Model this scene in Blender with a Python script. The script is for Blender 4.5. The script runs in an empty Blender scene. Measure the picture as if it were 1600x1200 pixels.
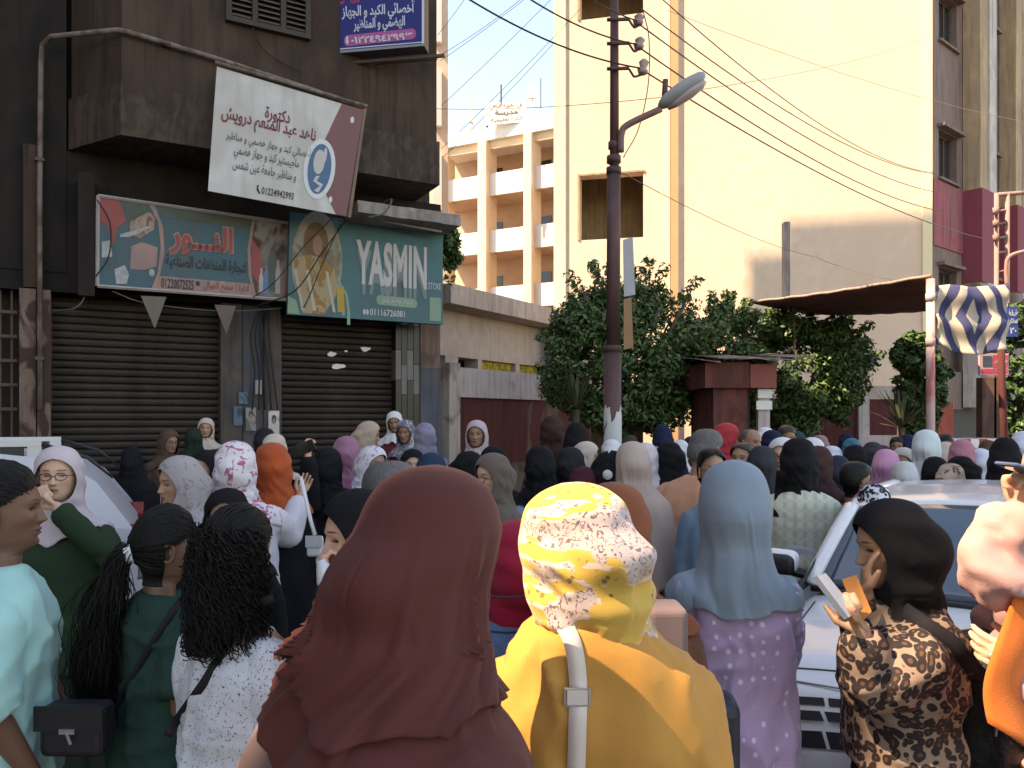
import bpy, math, random
import numpy as np
from math import sin, cos, pi, radians, sqrt, atan2
from mathutils import Vector, Matrix

SC = bpy.context.scene
COL = SC.collection
# ---------------------------------------------------------------- camera
F = 1200.0; CXP = 800.0; HY = 655.0; CAMZ = 1.70
cd = bpy.data.cameras.new('camera'); cam = bpy.data.objects.new('camera', cd); COL.objects.link(cam)
cam.location = (0, 0, CAMZ); cam.rotation_euler = (pi/2, 0, 0)
cd.sensor_fit = 'HORIZONTAL'; cd.sensor_width = 36; cd.lens = 36*F/1600
cd.shift_y = (HY-600)/1600; cd.clip_start = 0.05; cd.clip_end = 2000
SC.camera = cam
# ---------------------------------------------------------------- light
SUN_AZ = (-0.954, -0.301)      # horizontal direction towards the sun
SUN_EL = radians(52)
W = bpy.data.worlds.new('World'); SC.world = W; W.use_nodes = True
_n = W.node_tree.nodes; _l = W.node_tree.links
sky = _n.new('ShaderNodeTexSky'); sky.sky_type = 'NISHITA'; sky.sun_disc = False
sky.sun_elevation = SUN_EL; sky.sun_rotation = atan2(SUN_AZ[0], SUN_AZ[1])
sky.air_density = 1.0; sky.dust_density = 0.3; sky.ozone_density = 2.5
_l.new(sky.outputs[0], _n['Background'].inputs[0]); _n['Background'].inputs[1].default_value = 0.15
sd = bpy.data.lights.new('sun', 'SUN'); sun = bpy.data.objects.new('sun', sd); COL.objects.link(sun)
sd.energy = 3.7; sd.angle = radians(0.55); sd.color = (1, .93, .84)
_d = Vector((SUN_AZ[0]*cos(SUN_EL), SUN_AZ[1]*cos(SUN_EL), sin(SUN_EL)))
sun.rotation_euler = _d.to_track_quat('Z', 'Y').to_euler(); sun.location = (-20, -10, 30)
SC.view_settings.view_transform = 'Standard'; SC.view_settings.look = 'None'
SC.view_settings.exposure = 1.88; SC.view_settings.gamma = 1.0; SC.view_settings.use_curve_mapping = False
SC.view_settings.use_white_balance = True; SC.view_settings.white_balance_temperature = 9900; SC.view_settings.white_balance_tint = 15
SC.render.engine = 'CYCLES'; SC.cycles.use_denoising = True
SC.cycles.max_bounces = 6; SC.cycles.diffuse_bounces = 3; SC.cycles.glossy_bounces = 3; SC.cycles.transmission_bounces = 4
SC.cycles.transparent_max_bounces = 6

# ---------------------------------------------------------------- helpers
def P(px, py, d):                       # world point seen at that pixel at depth d
    return Vector(((px-CXP)/F*d, d, CAMZ-(py-HY)/F*d))

def tag(o, label=None, cat=None, group=None, kind=None):
    if label: o['label'] = label
    if cat: o['category'] = cat
    if group: o['group'] = group
    if kind: o['kind'] = kind
    return o

def empty(name, loc=(0, 0, 0), rz=0, label=None, cat=None, group=None, kind=None):
    o = bpy.data.objects.new(name, None); COL.objects.link(o); o.location = loc; o.rotation_euler = (0, 0, rz)
    o.empty_display_size = .1
    return tag(o, label, cat, group, kind)

def link_mesh(name, me, parent=None, mat=None, loc=None):
    o = bpy.data.objects.new(name, me); COL.objects.link(o)
    if parent is not None: o.parent = parent
    if loc is not None: o.location = loc
    if mat is not None:
        if len(me.materials) == 0: me.materials.append(None)
        o.material_slots[0].link = 'OBJECT'; o.material_slots[0].material = mat
    return o

def mesh_from(V, Fc, smooth=True, name='mesh'):
    me = bpy.data.meshes.new(name)
    me.from_pydata([tuple(map(float, v)) for v in V], [], [list(map(int, f)) for f in Fc])
    if smooth and len(me.polygons): me.polygons.foreach_set('use_smooth', [True]*len(me.polygons))
    me.update(); return me

class MB:
    """collects geometry of ONE part"""
    def __init__(s): s.v = []; s.f = []; s.m = []; s.mi = 0
    def add(s, V, Fc):
        b = len(s.v); s.v += [tuple(v) for v in V]; s.f += [tuple(i+b for i in f) for f in Fc]; s.m += [s.mi]*len(Fc); return s
    def box(s, x0, x1, y0, y1, z0, z1, M=None):
        V = [Vector((x, y, z)) for z in (z0, z1) for y in (y0, y1) for x in (x0, x1)]
        if M: V = [M @ v for v in V]
        return s.add(V, [(0, 2, 3, 1), (4, 5, 7, 6), (0, 1, 5, 4), (2, 6, 7, 3), (0, 4, 6, 2), (1, 3, 7, 5)])
    def prism(s, pts, z0, z1, M=None):          # polygon in xy (ccw), extruded in z
        n = len(pts); V = [Vector((p[0], p[1], z)) for z in (z0, z1) for p in pts]
        if M: V = [M @ v for v in V]
        return s.add(V, [tuple(range(n))[::-1], tuple(range(n, 2*n))] + [(i, (i+1) % n, n+(i+1) % n, n+i) for i in range(n)])
    def tube(s, pts, r, n=8, cap=True, flat=1.0):
        V, Fc = tube(pts, r, n, cap, flat); return s.add(V, Fc)
    def quad(s, a, b, c, d): return s.add([a, b, c, d], [(0, 1, 2, 3)])
    def mesh(s, smooth=False):
        me = mesh_from(s.v, s.f, smooth)
        return me
    def build(s, name, mat, parent=None, smooth=False, mats=None):
        me = s.mesh(smooth)
        if mats:
            for m_ in mats: me.materials.append(m_)
            me.polygons.foreach_set('material_index', s.m); me.update()
            o = bpy.data.objects.new(name, me); COL.objects.link(o); o.parent = parent; return o
        return link_mesh(name, me, parent, mat)

def tube(pts, r, n=8, cap=True, flat=1.0):
    pts = [Vector(p) for p in pts]; k = len(pts)
    if not hasattr(r, '__len__'): r = [r]*k
    V = []; Fc = []
    t = (pts[1]-pts[0]).normalized()
    up = Vector((0, 0, 1)) if abs(t.z) < .9 else Vector((0, 1, 0))
    a = t.cross(up).normalized()
    for i in range(k):
        if i == 0: t = pts[1]-pts[0]
        elif i == k-1: t = pts[-1]-pts[-2]
        else: t = (pts[i+1]-pts[i]).normalized()+(pts[i]-pts[i-1]).normalized()
        if t.length < 1e-9: t = Vector((0, 0, 1))
        t.normalize(); a = (a - t*a.dot(t)).normalized(); b = t.cross(a)
        for j in range(n):
            q = 2*pi*j/n; V.append(pts[i]+a*cos(q)*r[i]+b*sin(q)*r[i]*flat)
    for i in range(k-1):
        for j in range(n):
            j2 = (j+1) % n; Fc.append((i*n+j, i*n+j2, (i+1)*n+j2, (i+1)*n+j))
    if cap: Fc.append(tuple(range(n))[::-1]); Fc.append(tuple(range((k-1)*n, k*n)))
    return V, Fc

def curve_pts(ctrl, n):                    # catmull-rom through control points
    c = [np.array(p, float) for p in ctrl]; c = [2*c[0]-c[1]]+c+[2*c[-1]-c[-2]]
    out = []; m = len(c)-3
    for i in range(n):
        t = i/(n-1)*m; k = min(int(t), m-1); u = t-k
        p0, p1, p2, p3 = c[k:k+4]
        out.append(.5*((2*p1)+(-p0+p2)*u+(2*p0-5*p1+4*p2-p3)*u*u+(-p0+3*p1-3*p2+p3)*u**3))
    return out

def interp_rows(rows, z):                  # rows sorted by z; smooth interpolation of the other columns
    R = np.array(rows, float); R = R[np.argsort(R[:, 0])]
    z = np.asarray(z, float)
    out = []
    for c in range(1, R.shape[1]):
        x = R[:, 0]; y = R[:, c]
        h = np.diff(x); dlt = np.diff(y)/h
        m = np.zeros_like(y); m[1:-1] = np.where(dlt[:-1]*dlt[1:] > 0, 2*dlt[:-1]*dlt[1:]/(dlt[:-1]+dlt[1:]+1e-12), 0); m[0] = dlt[0]; m[-1] = dlt[-1]
        k = np.clip(np.searchsorted(x, z)-1, 0, len(x)-2); t = np.clip((z-x[k])/h[k], 0, 1)
        out.append((2*t**3-3*t**2+1)*y[k]+(t**3-2*t**2+t)*h[k]*m[k]+(-2*t**3+3*t**2)*y[k+1]+(t**3-t**2)*h[k]*m[k+1])
    return out

def _hash(i, j, k, s):
    n = (i*374761393+j*668265263+k*2147483647+s*974634777) & 0xffffffff
    n = ((n ^ (n >> 13))*1274126177) & 0xffffffff
    return ((n ^ (n >> 16)) & 0xffff)/65535.0*2-1
def vnoise(p, s=0):
    p = np.asarray(p, float); i = np.floor(p).astype(np.int64); f = p-i; f = f*f*(3-2*f); r = 0
    for a in (0, 1):
        for b in (0, 1):
            for c in (0, 1):
                w = (f[:, 0] if a else 1-f[:, 0])*(f[:, 1] if b else 1-f[:, 1])*(f[:, 2] if c else 1-f[:, 2])
                r = r+w*_hash(i[:, 0]+a, i[:, 1]+b, i[:, 2]+c, s)
    return r

def remesh(V, Fc, voxel, smooth=2, fac=.5):
    me = mesh_from(V, Fc, False); o = bpy.data.objects.new('tmp', me); COL.objects.link(o)
    m = o.modifiers.new('r', 'REMESH'); m.mode = 'VOXEL'; m.voxel_size = voxel; m.adaptivity = 0
    if smooth: s_ = o.modifiers.new('s', 'SMOOTH'); s_.factor = fac; s_.iterations = smooth
    dg = bpy.context.evaluated_depsgraph_get(); ev = o.evaluated_get(dg); out = bpy.data.meshes.new_from_object(ev)
    co = np.empty(len(out.vertices)*3); out.vertices.foreach_get('co', co)
    no = np.empty(len(out.vertices)*3); out.vertices.foreach_get('normal', no)
    bpy.data.objects.remove(o); bpy.data.meshes.remove(me)
    out.materials.clear()
    return out, co.reshape(-1, 3), no.reshape(-1, 3)

# ---------------------------------------------------------------- materials
_mc = {}
def mat(name, col, rough=.8, var=.12, vscale=6, bump=.0, bscale=40, metal=0, spec=.4, sheen=0, setup=None, vcol=False):
    if name in _mc: return _mc[name]
    m = bpy.data.materials.new(name); m.use_nodes = True; _mc[name] = m
    N = m.node_tree.nodes; L = m.node_tree.links; b = N['Principled BSDF']
    b.inputs['Roughness'].default_value = rough; b.inputs['Metallic'].default_value = metal
    b.inputs['Specular IOR Level'].default_value = spec
    if sheen: b.inputs['Sheen Weight'].default_value = sheen; b.inputs['Sheen Roughness'].default_value = .5
    tc = N.new('ShaderNodeTexCoord')
    src = None
    if var:
        no = N.new('ShaderNodeTexNoise'); no.inputs['Scale'].default_value = vscale; no.inputs['Detail'].default_value = 6
        L.new(tc.outputs['Object'], no.inputs['Vector'])
        mx = N.new('ShaderNodeMix'); mx.data_type = 'RGBA'; L.new(no.outputs['Fac'], mx.inputs[0])
        mx.inputs[6].default_value = (*[c*(1-var*1.6) for c in col[:3]], 1); mx.inputs[7].default_value = (*[min(1, c*(1+var*1.6)) for c in col[:3]], 1)
        src = mx.outputs[2]
    else:
        rgb = N.new('ShaderNodeRGB'); rgb.outputs[0].default_value = (*col[:3], 1); src = rgb.outputs[0]
    if vcol:
        at = N.new('ShaderNodeAttribute'); at.attribute_name = 'Col'
        mm = N.new('ShaderNodeMix'); mm.data_type = 'RGBA'; mm.blend_type = 'MULTIPLY'; mm.inputs[0].default_value = 1
        L.new(src, mm.inputs[6]); L.new(at.outputs['Color'], mm.inputs[7]); src = mm.outputs[2]
    if setup: src = setup(m, N, L, tc, src, b) or src
    L.new(src, b.inputs['Base Color'])
    if bump:
        nb = N.new('ShaderNodeTexNoise'); nb.inputs['Scale'].default_value = bscale; nb.inputs['Detail'].default_value = 5
        L.new(tc.outputs['Object'], nb.inputs['Vector'])
        bp = N.new('ShaderNodeBump'); bp.inputs['Strength'].default_value = bump; bp.inputs['Distance'].default_value = .01
        L.new(nb.outputs['Fac'], bp.inputs['Height']); L.new(bp.outputs['Normal'], b.inputs['Normal'])
    return m

def mix(N, L, fac, a, b, bt='MIX'):
    mx = N.new('ShaderNodeMix'); mx.data_type = 'RGBA'; mx.blend_type = bt
    for s_, i in ((fac, 0), (a, 6), (b, 7)):
        if hasattr(s_, 'links'): L.new(s_, mx.inputs[i])
        elif i == 0: mx.inputs[0].default_value = s_
        else: mx.inputs[i].default_value = (*s_[:3], 1)
    return mx.outputs[2]
def ramp(N, L, x, p0, p1, interp='LINEAR'):
    r = N.new('ShaderNodeMapRange'); L.new(x, r.inputs[0]); r.inputs[1].default_value = p0; r.inputs[2].default_value = p1; r.interpolation_type = interp
    return r.outputs[0]
def noise(N, L, tc, scale, detail=4, vec=None, dist=0, off=None):
    n = N.new('ShaderNodeTexNoise'); n.inputs['Scale'].default_value = scale; n.inputs['Detail'].default_value = detail
    n.inputs['Distortion'].default_value = dist
    L.new(vec if vec is not None else tc.outputs['Object'], n.inputs['Vector']); return n.outputs['Fac']
def mapping(N, L, tc, scale, loc=(0, 0, 0), rot=(0, 0, 0)):
    m = N.new('ShaderNodeMapping'); m.inputs['Scale'].default_value = scale; m.inputs['Location'].default_value = loc; m.inputs['Rotation'].default_value = rot
    L.new(tc.outputs['Object'], m.inputs['Vector']); return m.outputs[0]

_cl = {}
def cloth(rgb, rough=.9, sheen=None):
    if sheen is None: sheen = .10 if max(rgb) > .12 else 0
    k = tuple(round(c, 3) for c in rgb)
    if (k, sheen) not in _cl:
        _cl[(k, sheen)] = mat('cloth_%d' % len(_cl), rgb, rough, .07, 9, .12, 260, sheen=sheen, spec=.12)
    return _cl[(k, sheen)]
def print_mat(name, base, spots, sc=60, th=(.42, .47), kind='noise', extra=None, scale3=(1, 1, 1)):
    def f(m, N, L, tc, src, b):
        vec = mapping(N, L, tc, scale3)
        if kind == 'noise':
            fac = ramp(N, L, noise(N, L, tc, sc, 3, vec, 1.2), *th)
        else:
            v = N.new('ShaderNodeTexVoronoi'); v.inputs['Scale'].default_value = sc; v.inputs['Randomness'].default_value = .9 if kind == 'voronoi' else .0
            L.new(vec, v.inputs['Vector']); fac = ramp(N, L, v.outputs['Distance'], *th)
        out = mix(N, L, fac, src, spots)
        if extra:
            n2 = noise(N, L, tc, extra[1], 2, vec, .6, None)
            out = mix(N, L, ramp(N, L, n2, extra[2], extra[2]+.04), out, extra[0])
        return out
    return mat(name, base, .85, .05, 6, .1, 250, setup=f, spec=.2)

# ---------------------------------------------------------------- text (arabic shaping by presentation forms)
AR = {'ا': (0xFE8D, 0xFE8E, 0, 0), 'أ': (0xFE83, 0xFE84, 0, 0), 'ب': (0xFE8F, 0xFE90, 0xFE91, 0xFE92), 'ت': (0xFE95, 0xFE96, 0xFE97, 0xFE98),
 'ة': (0xFE93, 0xFE94, 0, 0), 'ج': (0xFE9D, 0xFE9E, 0xFE9F, 0xFEA0), 'ح': (0xFEA1, 0xFEA2, 0xFEA3, 0xFEA4), 'خ': (0xFEA5, 0xFEA6, 0xFEA7, 0xFEA8),
 'د': (0xFEA9, 0xFEAA, 0, 0), 'ر': (0xFEAD, 0xFEAE, 0, 0), 'ز': (0xFEAF, 0xFEB0, 0, 0), 'س': (0xFEB1, 0xFEB2, 0xFEB3, 0xFEB4),
 'ش': (0xFEB5, 0xFEB6, 0xFEB7, 0xFEB8), 'ص': (0xFEB9, 0xFEBA, 0xFEBB, 0xFEBC), 'ض': (0xFEBD, 0xFEBE, 0xFEBF, 0xFEC0), 'ط': (0xFEC1, 0xFEC2, 0xFEC3, 0xFEC4),
 'ظ': (0xFEC5, 0xFEC6, 0xFEC7, 0xFEC8), 'ع': (0xFEC9, 0xFECA, 0xFECB, 0xFECC), 'ف': (0xFED1, 0xFED2, 0xFED3, 0xFED4), 'ك': (0xFED9, 0xFEDA, 0xFEDB, 0xFEDC),
 'ل': (0xFEDD, 0xFEDE, 0xFEDF, 0xFEE0), 'م': (0xFEE1, 0xFEE2, 0xFEE3, 0xFEE4), 'ن': (0xFEE5, 0xFEE6, 0xFEE7, 0xFEE8), 'ه': (0xFEE9, 0xFEEA, 0xFEEB, 0xFEEC),
 'و': (0xFEED, 0xFEEE, 0, 0), 'ى': (0xFEEF, 0xFEF0, 0, 0), 'ي': (0xFEF1, 0xFEF2, 0xFEF3, 0xFEF4), 'ئ': (0xFE89, 0xFE8A, 0xFE8B, 0xFE8C), 'ـ': (0x640, 0x640, 0x640, 0x640)}
def shape_ar(s):
    out = []
    for i, c in enumerate(s):
        if c not in AR: out.append(c); continue
        prev = i > 0 and s[i-1] in AR and AR[s[i-1]][2] != 0
        nxt = i < len(s)-1 and s[i+1] in AR and AR[c][2] != 0
        k = 3 if prev and nxt else 2 if nxt else 1 if prev else 0
        out.append(chr(AR[c][k]))
    if any(c in AR for c in s): out.reverse()
    return ''.join(out)
_tx = {}
def text_mesh(s, bold=0.0):
    if (s, bold) in _tx: return _tx[(s, bold)]
    c = bpy.data.curves.new('t', 'FONT'); c.body = shape_ar(s); c.extrude = 0; c.offset = bold; c.resolution_u = 3
    o = bpy.data.objects.new('t', c); COL.objects.link(o)
    me = bpy.data.meshes.new_from_object(o.evaluated_get(bpy.context.evaluated_depsgraph_get()))
    co = np.empty(len(me.vertices)*3); me.vertices.foreach_get('co', co); co = co.reshape(-1, 3)
    fc = [tuple(p.vertices) for p in me.polygons]
    bpy.data.objects.remove(o); bpy.data.curves.remove(c); bpy.data.meshes.remove(me)
    _tx[(s, bold)] = (co, fc); return co, fc
def letter(parent, s, M, x0, x1, z0, z1, m, y=0.0, bold=.0, thick=.002, keep=False, shear=0):
    """text fitted in the rectangle x0..x1, z0..z1 of frame M (x right, z up, -y towards the reader)"""
    co, fc = text_mesh(s, bold)
    mn = co.min(0); mx_ = co.max(0); sx = (x1-x0)/max(1e-6, mx_[0]-mn[0]); sz = (z1-z0)/max(1e-6, mx_[1]-mn[1])
    n = len(co); V = []
    for dy in (0, thick):
        for c in co:
            zz = z0+(c[1]-mn[1])*sz; V.append(M @ Vector((x0+(c[0]-mn[0])*sx+shear*(zz-z0), y-thick+dy, zz)))
    me = mesh_from(V, list(fc)+[tuple(i+n for i in f)[::-1] for f in fc], False)
    return link_mesh('lettering', me, parent, m)
# ================================================================ PEOPLE
# nominal figure 1.62 m, facing -Y, feet on z=0 ; chin at 1.395, crown at 1.62
CH = 1.395
HEAD = [  # z above chin, half width, front, back
 (.225, .004, .004, .004), (.2225, .026, .024, .026), (.215, .044, .042, .048), (.198, .060, .064, .070), (.17, .0705, .082, .088), (.14, .0755, .090, .097), (.11, .0755, .0885, .097),
 (.085, .0735, .0885, .090), (.06, .069, .088, .079), (.04, .0635, .0865, .069), (.022, .056, .083, .062), (.006, .045, .077, .057), (-.006, .043, .060, .056),
 (-.02, .047, .045, .056), (-.05, .050, .044, .056), (-.075, .056, .046, .062), (-.09, .085, .052, .072), (-.105, .128, .064, .082), (-.125, .162, .078, .092),
 (-.16, .174, .090, .098), (-.25, .163, .110, .098), (-.33, .150, .098, .088), (-.42, .135, .088, .082), (-.5, .155, .095, .100), (-.6, .176, .098, .118), (-.68, .172, .09, .11), (-.72, .12, .06, .08), (-.73, .01, .01, .01)]
def ring_xy(w, f, b, th, p=1.0):
    s_ = np.sin(th); c_ = np.cos(th)
    x = w*np.sign(s_)*np.abs(s_)**p; y = np.where(c_ > 0, -f*c_, -b*c_)
    return x, y
def face_relief(x, z, y):
    g = lambda cx, cz, sx, sz: np.exp(-((x-cx)/sx)**2-((z-cz)/sz)**2)
    ax = np.abs(x)
    ga = lambda cx, cz, sx, sz: np.exp(-((ax-cx)/sx)**2-((z-cz)/sz)**2)
    nose = np.clip((.128-z)/.050, 0, 1)**1.15*np.where(z > .078, 1, np.exp(-((z-.078)/.0085)**2))
    d = .021*nose*np.exp(-(x/(.0085+.006*nose))**2) + .006*ga(.0125, .079, .007, .007)
    d += .0045*ga(.028, .134, .022, .008) - .009*ga(.031, .113, .0155, .011) + .005*ga(.043, .088, .018, .018)
    d += .0065*g(0, .0535, .020, .0055)+.0065*g(0, .042, .016, .0055)-.004*g(0, .0478, .022, .0018) - .003*g(0, .031, .016, .005)+.007*g(0, .014, .018, .011)
    d -= .006*ga(.05, .05, .018, .025)
    return d
def face_paint(x, z):
    ax = np.abs(x); c = np.ones((len(x), 3))
    def put(mask, col):
        for i in range(3): c[:, i] = c[:, i]*(1-mask)+c[:, i]*col[i]*mask
    m = lambda v: np.clip(v, 0, 1)
    lip = m(2.2-2.2*((x/.024)**2+((z-.0478)/.0095)**2)); put(lip, (.86, .50, .50))
    put(m(1.5-1.5*((x/.022)**2+((z-.0478)/.0016)**2)), (.4, .3, .3))
    brow = m(1.8-1.8*(((ax-.032)/.020)**2+((z-.136-.003*np.cos((ax-.03)*60))/.0036)**2)); put(brow, (.16, .13, .12))
    lid = m(1.6-1.6*(((ax-.031)/.0165)**2+((z-.1135)/.0065)**2)); put(lid, (.25, .2, .2))
    put(m(1.5-1.5*(((ax-.008)/.0035)**2+((z-.0715)/.003)**2)), (.4, .3, .3))
    put(.25*m(1-((ax-.031)/.02)**2-((z-.101)/.008)**2), (.6, .5, .5))
    put(.35*np.exp(-((ax-.048)/.02)**2-((z-.075)/.02)**2), (1, .72, .68))
    return c
def fan_theta(n, k=.45):
    t = np.linspace(-pi, pi, n, endpoint=False); return t-k*np.sin(t)

def grid_faces(nr, nt, closed=True, off=0, flip=False):
    out = []
    for i in range(nr-1):
        for j in range(nt if closed else nt-1):
            j2 = (j+1) % nt; q = (off+i*nt+j, off+i*nt+j2, off+(i+1)*nt+j2, off+(i+1)*nt+j)
            out.append(q[::-1] if flip else q)
    return out

def head_transform(pose):
    yaw, tilt, roll = [radians(a) for a in pose.get('head', (0, 0, 0))]
    R = np.array(Matrix.Rotation(yaw, 3, 'Z') @ Matrix.Rotation(tilt, 3, 'X') @ Matrix.Rotation(roll, 3, 'Y'))
    piv = np.array((0, .01, CH-.03)); fwd = pose.get('lean', 0)
    def f(V):
        V = np.asarray(V, float); w = np.clip((V[:, 2]-(CH-.10))/.10, 0, 1); w = w*w*(3-2*w)
        q = (V-piv) @ R.T+piv
        out = V*(1-w[:, None])+q*w[:, None]
        if fwd:
            u = np.clip((out[:, 2]-.85)/.7, 0, 1); out = out.copy(); out[:, 1] -= fwd*u*u; out[:, 2] -= .35*abs(fwd)*u*u
        return out
    return f

def arm_pts(side, pose):
    d = {1: ((.205, .02, 1.0), (.20, -.05, .77)), -1: ((-.205, .02, 1.0), (-.20, -.05, .77))}[side]
    e, h = pose.get('R' if side > 0 else 'L', d)
    return Vector((side*.152, .005, 1.238)), Vector(e), Vector(h)

def hand_geo(mb, wr, dr, nrm, side, curl=.5, spread=.10, grip=0, s=.92, seg=7):
    """palm, four fingers, thumb. dr: wrist->knuckles, nrm: palm normal (the way the palm faces)"""
    dr = Vector(dr).normalized(); nrm = Vector(nrm); nrm = (nrm-dr*nrm.dot(dr)).normalized(); lat = dr.cross(nrm)*side   # lat points to the thumb side
    mb.tube([wr-dr*.02*s, wr+dr*.012*s, wr+dr*.04*s, wr+dr*.075*s, wr+dr*.088*s], [.022*s, .025*s, .036*s, .040*s, .034*s], 10, True, .42)
    for k, (o_, ln) in enumerate(((.027, .075), (.009, .083), (-.009, .077), (-.026, .062))):
        b = wr+dr*.075*s+lat*o_*s; d = (dr+lat*(o_/.027*spread)).normalized(); c = curl*(1+.12*k)
        pts = [b-dr*.02*s, b]; p = b.copy(); ang = 0
        for q, fr in enumerate((.46, .30, .24)):
            ang += c*(.75, .9, .6)[q]; v = d*cos(ang)+nrm*sin(ang); p = p+v*ln*fr*s*1.05; pts.append(p.copy())
        r = [.0098, .0100, .0088, .0080, .0066]; mb.tube(pts, [x*s for x in r], seg, True)
    b = wr+dr*.022*s+lat*.022*s
    t1 = (lat*.75+dr*.75+nrm*.35).normalized(); t2 = (lat*.25+dr*.9+nrm*(.35+grip)).normalized()
    mb.tube([b-t1*.01*s, b+t1*.035*s, b+t1*.035*s+t2*.03*s, b+t1*.035*s+t2*.056*s], [.015*s, .0125*s, .0105*s, .0075*s], seg, True)

def over(me, gme, gap=.007, z0=CH-.045, it=2):
    from mathutils.bvhtree import BVHTree
    bv = BVHTree.FromPolygons([v.co.copy() for v in gme.vertices], [tuple(p.vertices) for p in gme.polygons])
    for k in range(it):
        for v in me.vertices:
            if v.co.z > z0: continue
            h = bv.find_nearest(v.co, .12)
            if h[0] is None: continue
            s_ = (v.co-h[0]).dot(h[1])
            if s_ < gap: v.co = h[0]+h[1]*gap
        if k == 0 and it > 1:
            import bmesh
            bm = bmesh.new(); bm.from_mesh(me); vs = [v for v in bm.verts if v.co.z < z0-.01 and not v.is_boundary]
            for _ in range(5): bmesh.ops.smooth_vert(bm, verts=vs, factor=.5, use_axis_x=True, use_axis_y=True, use_axis_z=True)
            bm.to_mesh(me); bm.free()
    me.update()
def over_radial(me, gme, gap, z0, lean=0.0, zmin=None):
    from mathutils.bvhtree import BVHTree
    bv = BVHTree.FromPolygons([v.co.copy() for v in gme.vertices], [tuple(p.vertices) for p in gme.polygons])
    zlow = min(v.co.z for v in gme.vertices)+.004
    for v in me.vertices:
        if v.co.z > z0: continue
        c0 = Vector((0, -lean*min(1, max(0, (v.co.z-.85)/.7))**2, max(v.co.z, zlow))); d = Vector((v.co.x-c0.x, v.co.y-c0.y, 0)); r = d.length
        if r < 1e-4: continue
        d /= r; o = c0+d*.6; h = bv.ray_cast(o, -d)
        if h[0] is None: continue
        rg = (h[0]-c0).length+gap; w = min(1, (z0-v.co.z)/.04)
        if r < rg and rg < .45: r2 = r+(rg-r)*w; v.co.x = c0.x+d.x*r2; v.co.y = c0.y+d.y*r2
    me.update()
_bodies = {}
def body_mesh(q, pose, key):
    k = ('body', q, key)
    if k in _bodies: return _bodies[k]
    nt = (44, 72, 150)[q]; th = fan_theta(nt, .5)
    zs = []
    zz = [r[0] for r in HEAD]
    step = (.012, .006, .0028)[q]
    z = .225
    while z > -.73:
        zs.append(z)
        st = step if -.02 < z < .2 else (.0015 if z >= .2 and q == 2 else .003 if z >= .2 else .03 if z < -.1 else .01)
        z -= st
    zs.append(-.73); zs = np.array(zs)
    w, f, b = interp_rows(HEAD, zs)
    V = []; Cc = []
    for i, z in enumerate(zs):
        p = 1.0 if z > -.02 else .9
        x, y = ring_xy(max(w[i], .002), max(f[i], .002), max(b[i], .002), th, p)
        if 0 <= z < .2:
            jaw = np.clip((.05-z)/.05, 0, 1)
            fr = np.clip(np.cos(th), 0, 1)
            y = y-face_relief(x, np.full(nt, z), y)*np.clip(fr*3, 0, 1)
        V.append(np.stack([x, y, np.full(nt, CH+z)], 1))
        c = face_paint(x, np.full(nt, z)) if z > 0 else np.ones((nt, 3)); c[np.cos(th) < .2] = 1
        Cc.append(c)
    V = np.concatenate(V); Cc = np.concatenate(Cc); nr = len(zs)
    Fc = grid_faces(nr, nt)+[tuple(range(nt))]+[tuple((nr-1)*nt+j for j in range(nt))[::-1]]
    # ears
    ear = MB()
    for s_ in (-1, 1):
        pts = []; 
        for a in np.linspace(-2.2, 2.4, 12): pts.append((s_*(.078+.008*cos(a*.5)), .012+.016*cos(a)*1.0*-1+.004, CH+.098+.030*sin(a)))
        ear.tube(pts, [.004]+[.0058]*10+[.007], 6)
        ear.tube([(s_*.070, .008, CH+.118), (s_*.079, .010, CH+.098), (s_*.074, .004, CH+.072)], [.012, .014, .009], 8, True, .45)
    ht = head_transform(pose)
    V = ht(V); ev = ht(np.array([tuple(v) for v in ear.v]))
    nb = len(V); V = np.concatenate([V, ev]); Fc += [tuple(i+nb for i in f_) for f_ in ear.f]; Cc = np.concatenate([Cc, np.ones((len(ev), 3))])
    # arms + hands
    arms = []
    for s_ in (-1, 1):
        mb = MB(); sh, el, wr = arm_pts(s_, pose)
        up = (el-sh); fo = (wr-el)
        mb.tube([sh+Vector((-s_*.06, 0, .012)), sh, sh+up*.5, el, el+fo*.25, el+fo*.65, wr, wr+fo.normalized()*.02], [.04, .047, .042, .037, .039, .031, .024, .021], 12)
        hd = pose.get('hR' if s_ > 0 else 'hL', None)
        dr = fo.normalized(); nrm = Vector((-s_, 0, 0)); curl = .45; grip = 0
        if hd: dr = Vector(hd[0]); nrm = Vector(hd[1]); curl = hd[2]; grip = hd[3] if len(hd) > 3 else 0
        hand_geo(mb, wr, dr, nrm, s_, curl, .10, grip, seg=6 if q < 2 else 8)
        if q >= 1 and pose.get('fine', q == 2):
            me_, co_, no_ = remesh(mb.v, mb.f, .0042 if q == 2 else .006, 3, .45)
            arms.append((co_, [tuple(p.vertices) for p in me_.polygons])); bpy.data.meshes.remove(me_)
        else: arms.append((np.array([tuple(v) for v in mb.v]), mb.f))
    lg = MB()
    for s_ in (-1, 1):
        lg.tube([(s_*.085, 0, .84), (s_*.088, 0, .7), (s_*.085, -.005, .47), (s_*.085, .012, .34), (s_*.085, .02, .10), (s_*.085, .02, .04)], [.085, .082, .058, .057, .038, .036], 12)
        lg.tube([(s_*.085, .055, .035), (s_*.085, .0, .045), (s_*.09, -.08, .032), (s_*.093, -.14, .018)], [.03, .036, .038, .018], 10, True, .8)
    arms.append((np.array([tuple(v) for v in lg.v]), lg.f))
    lf = head_transform({'lean': pose.get('lean', 0)})
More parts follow.
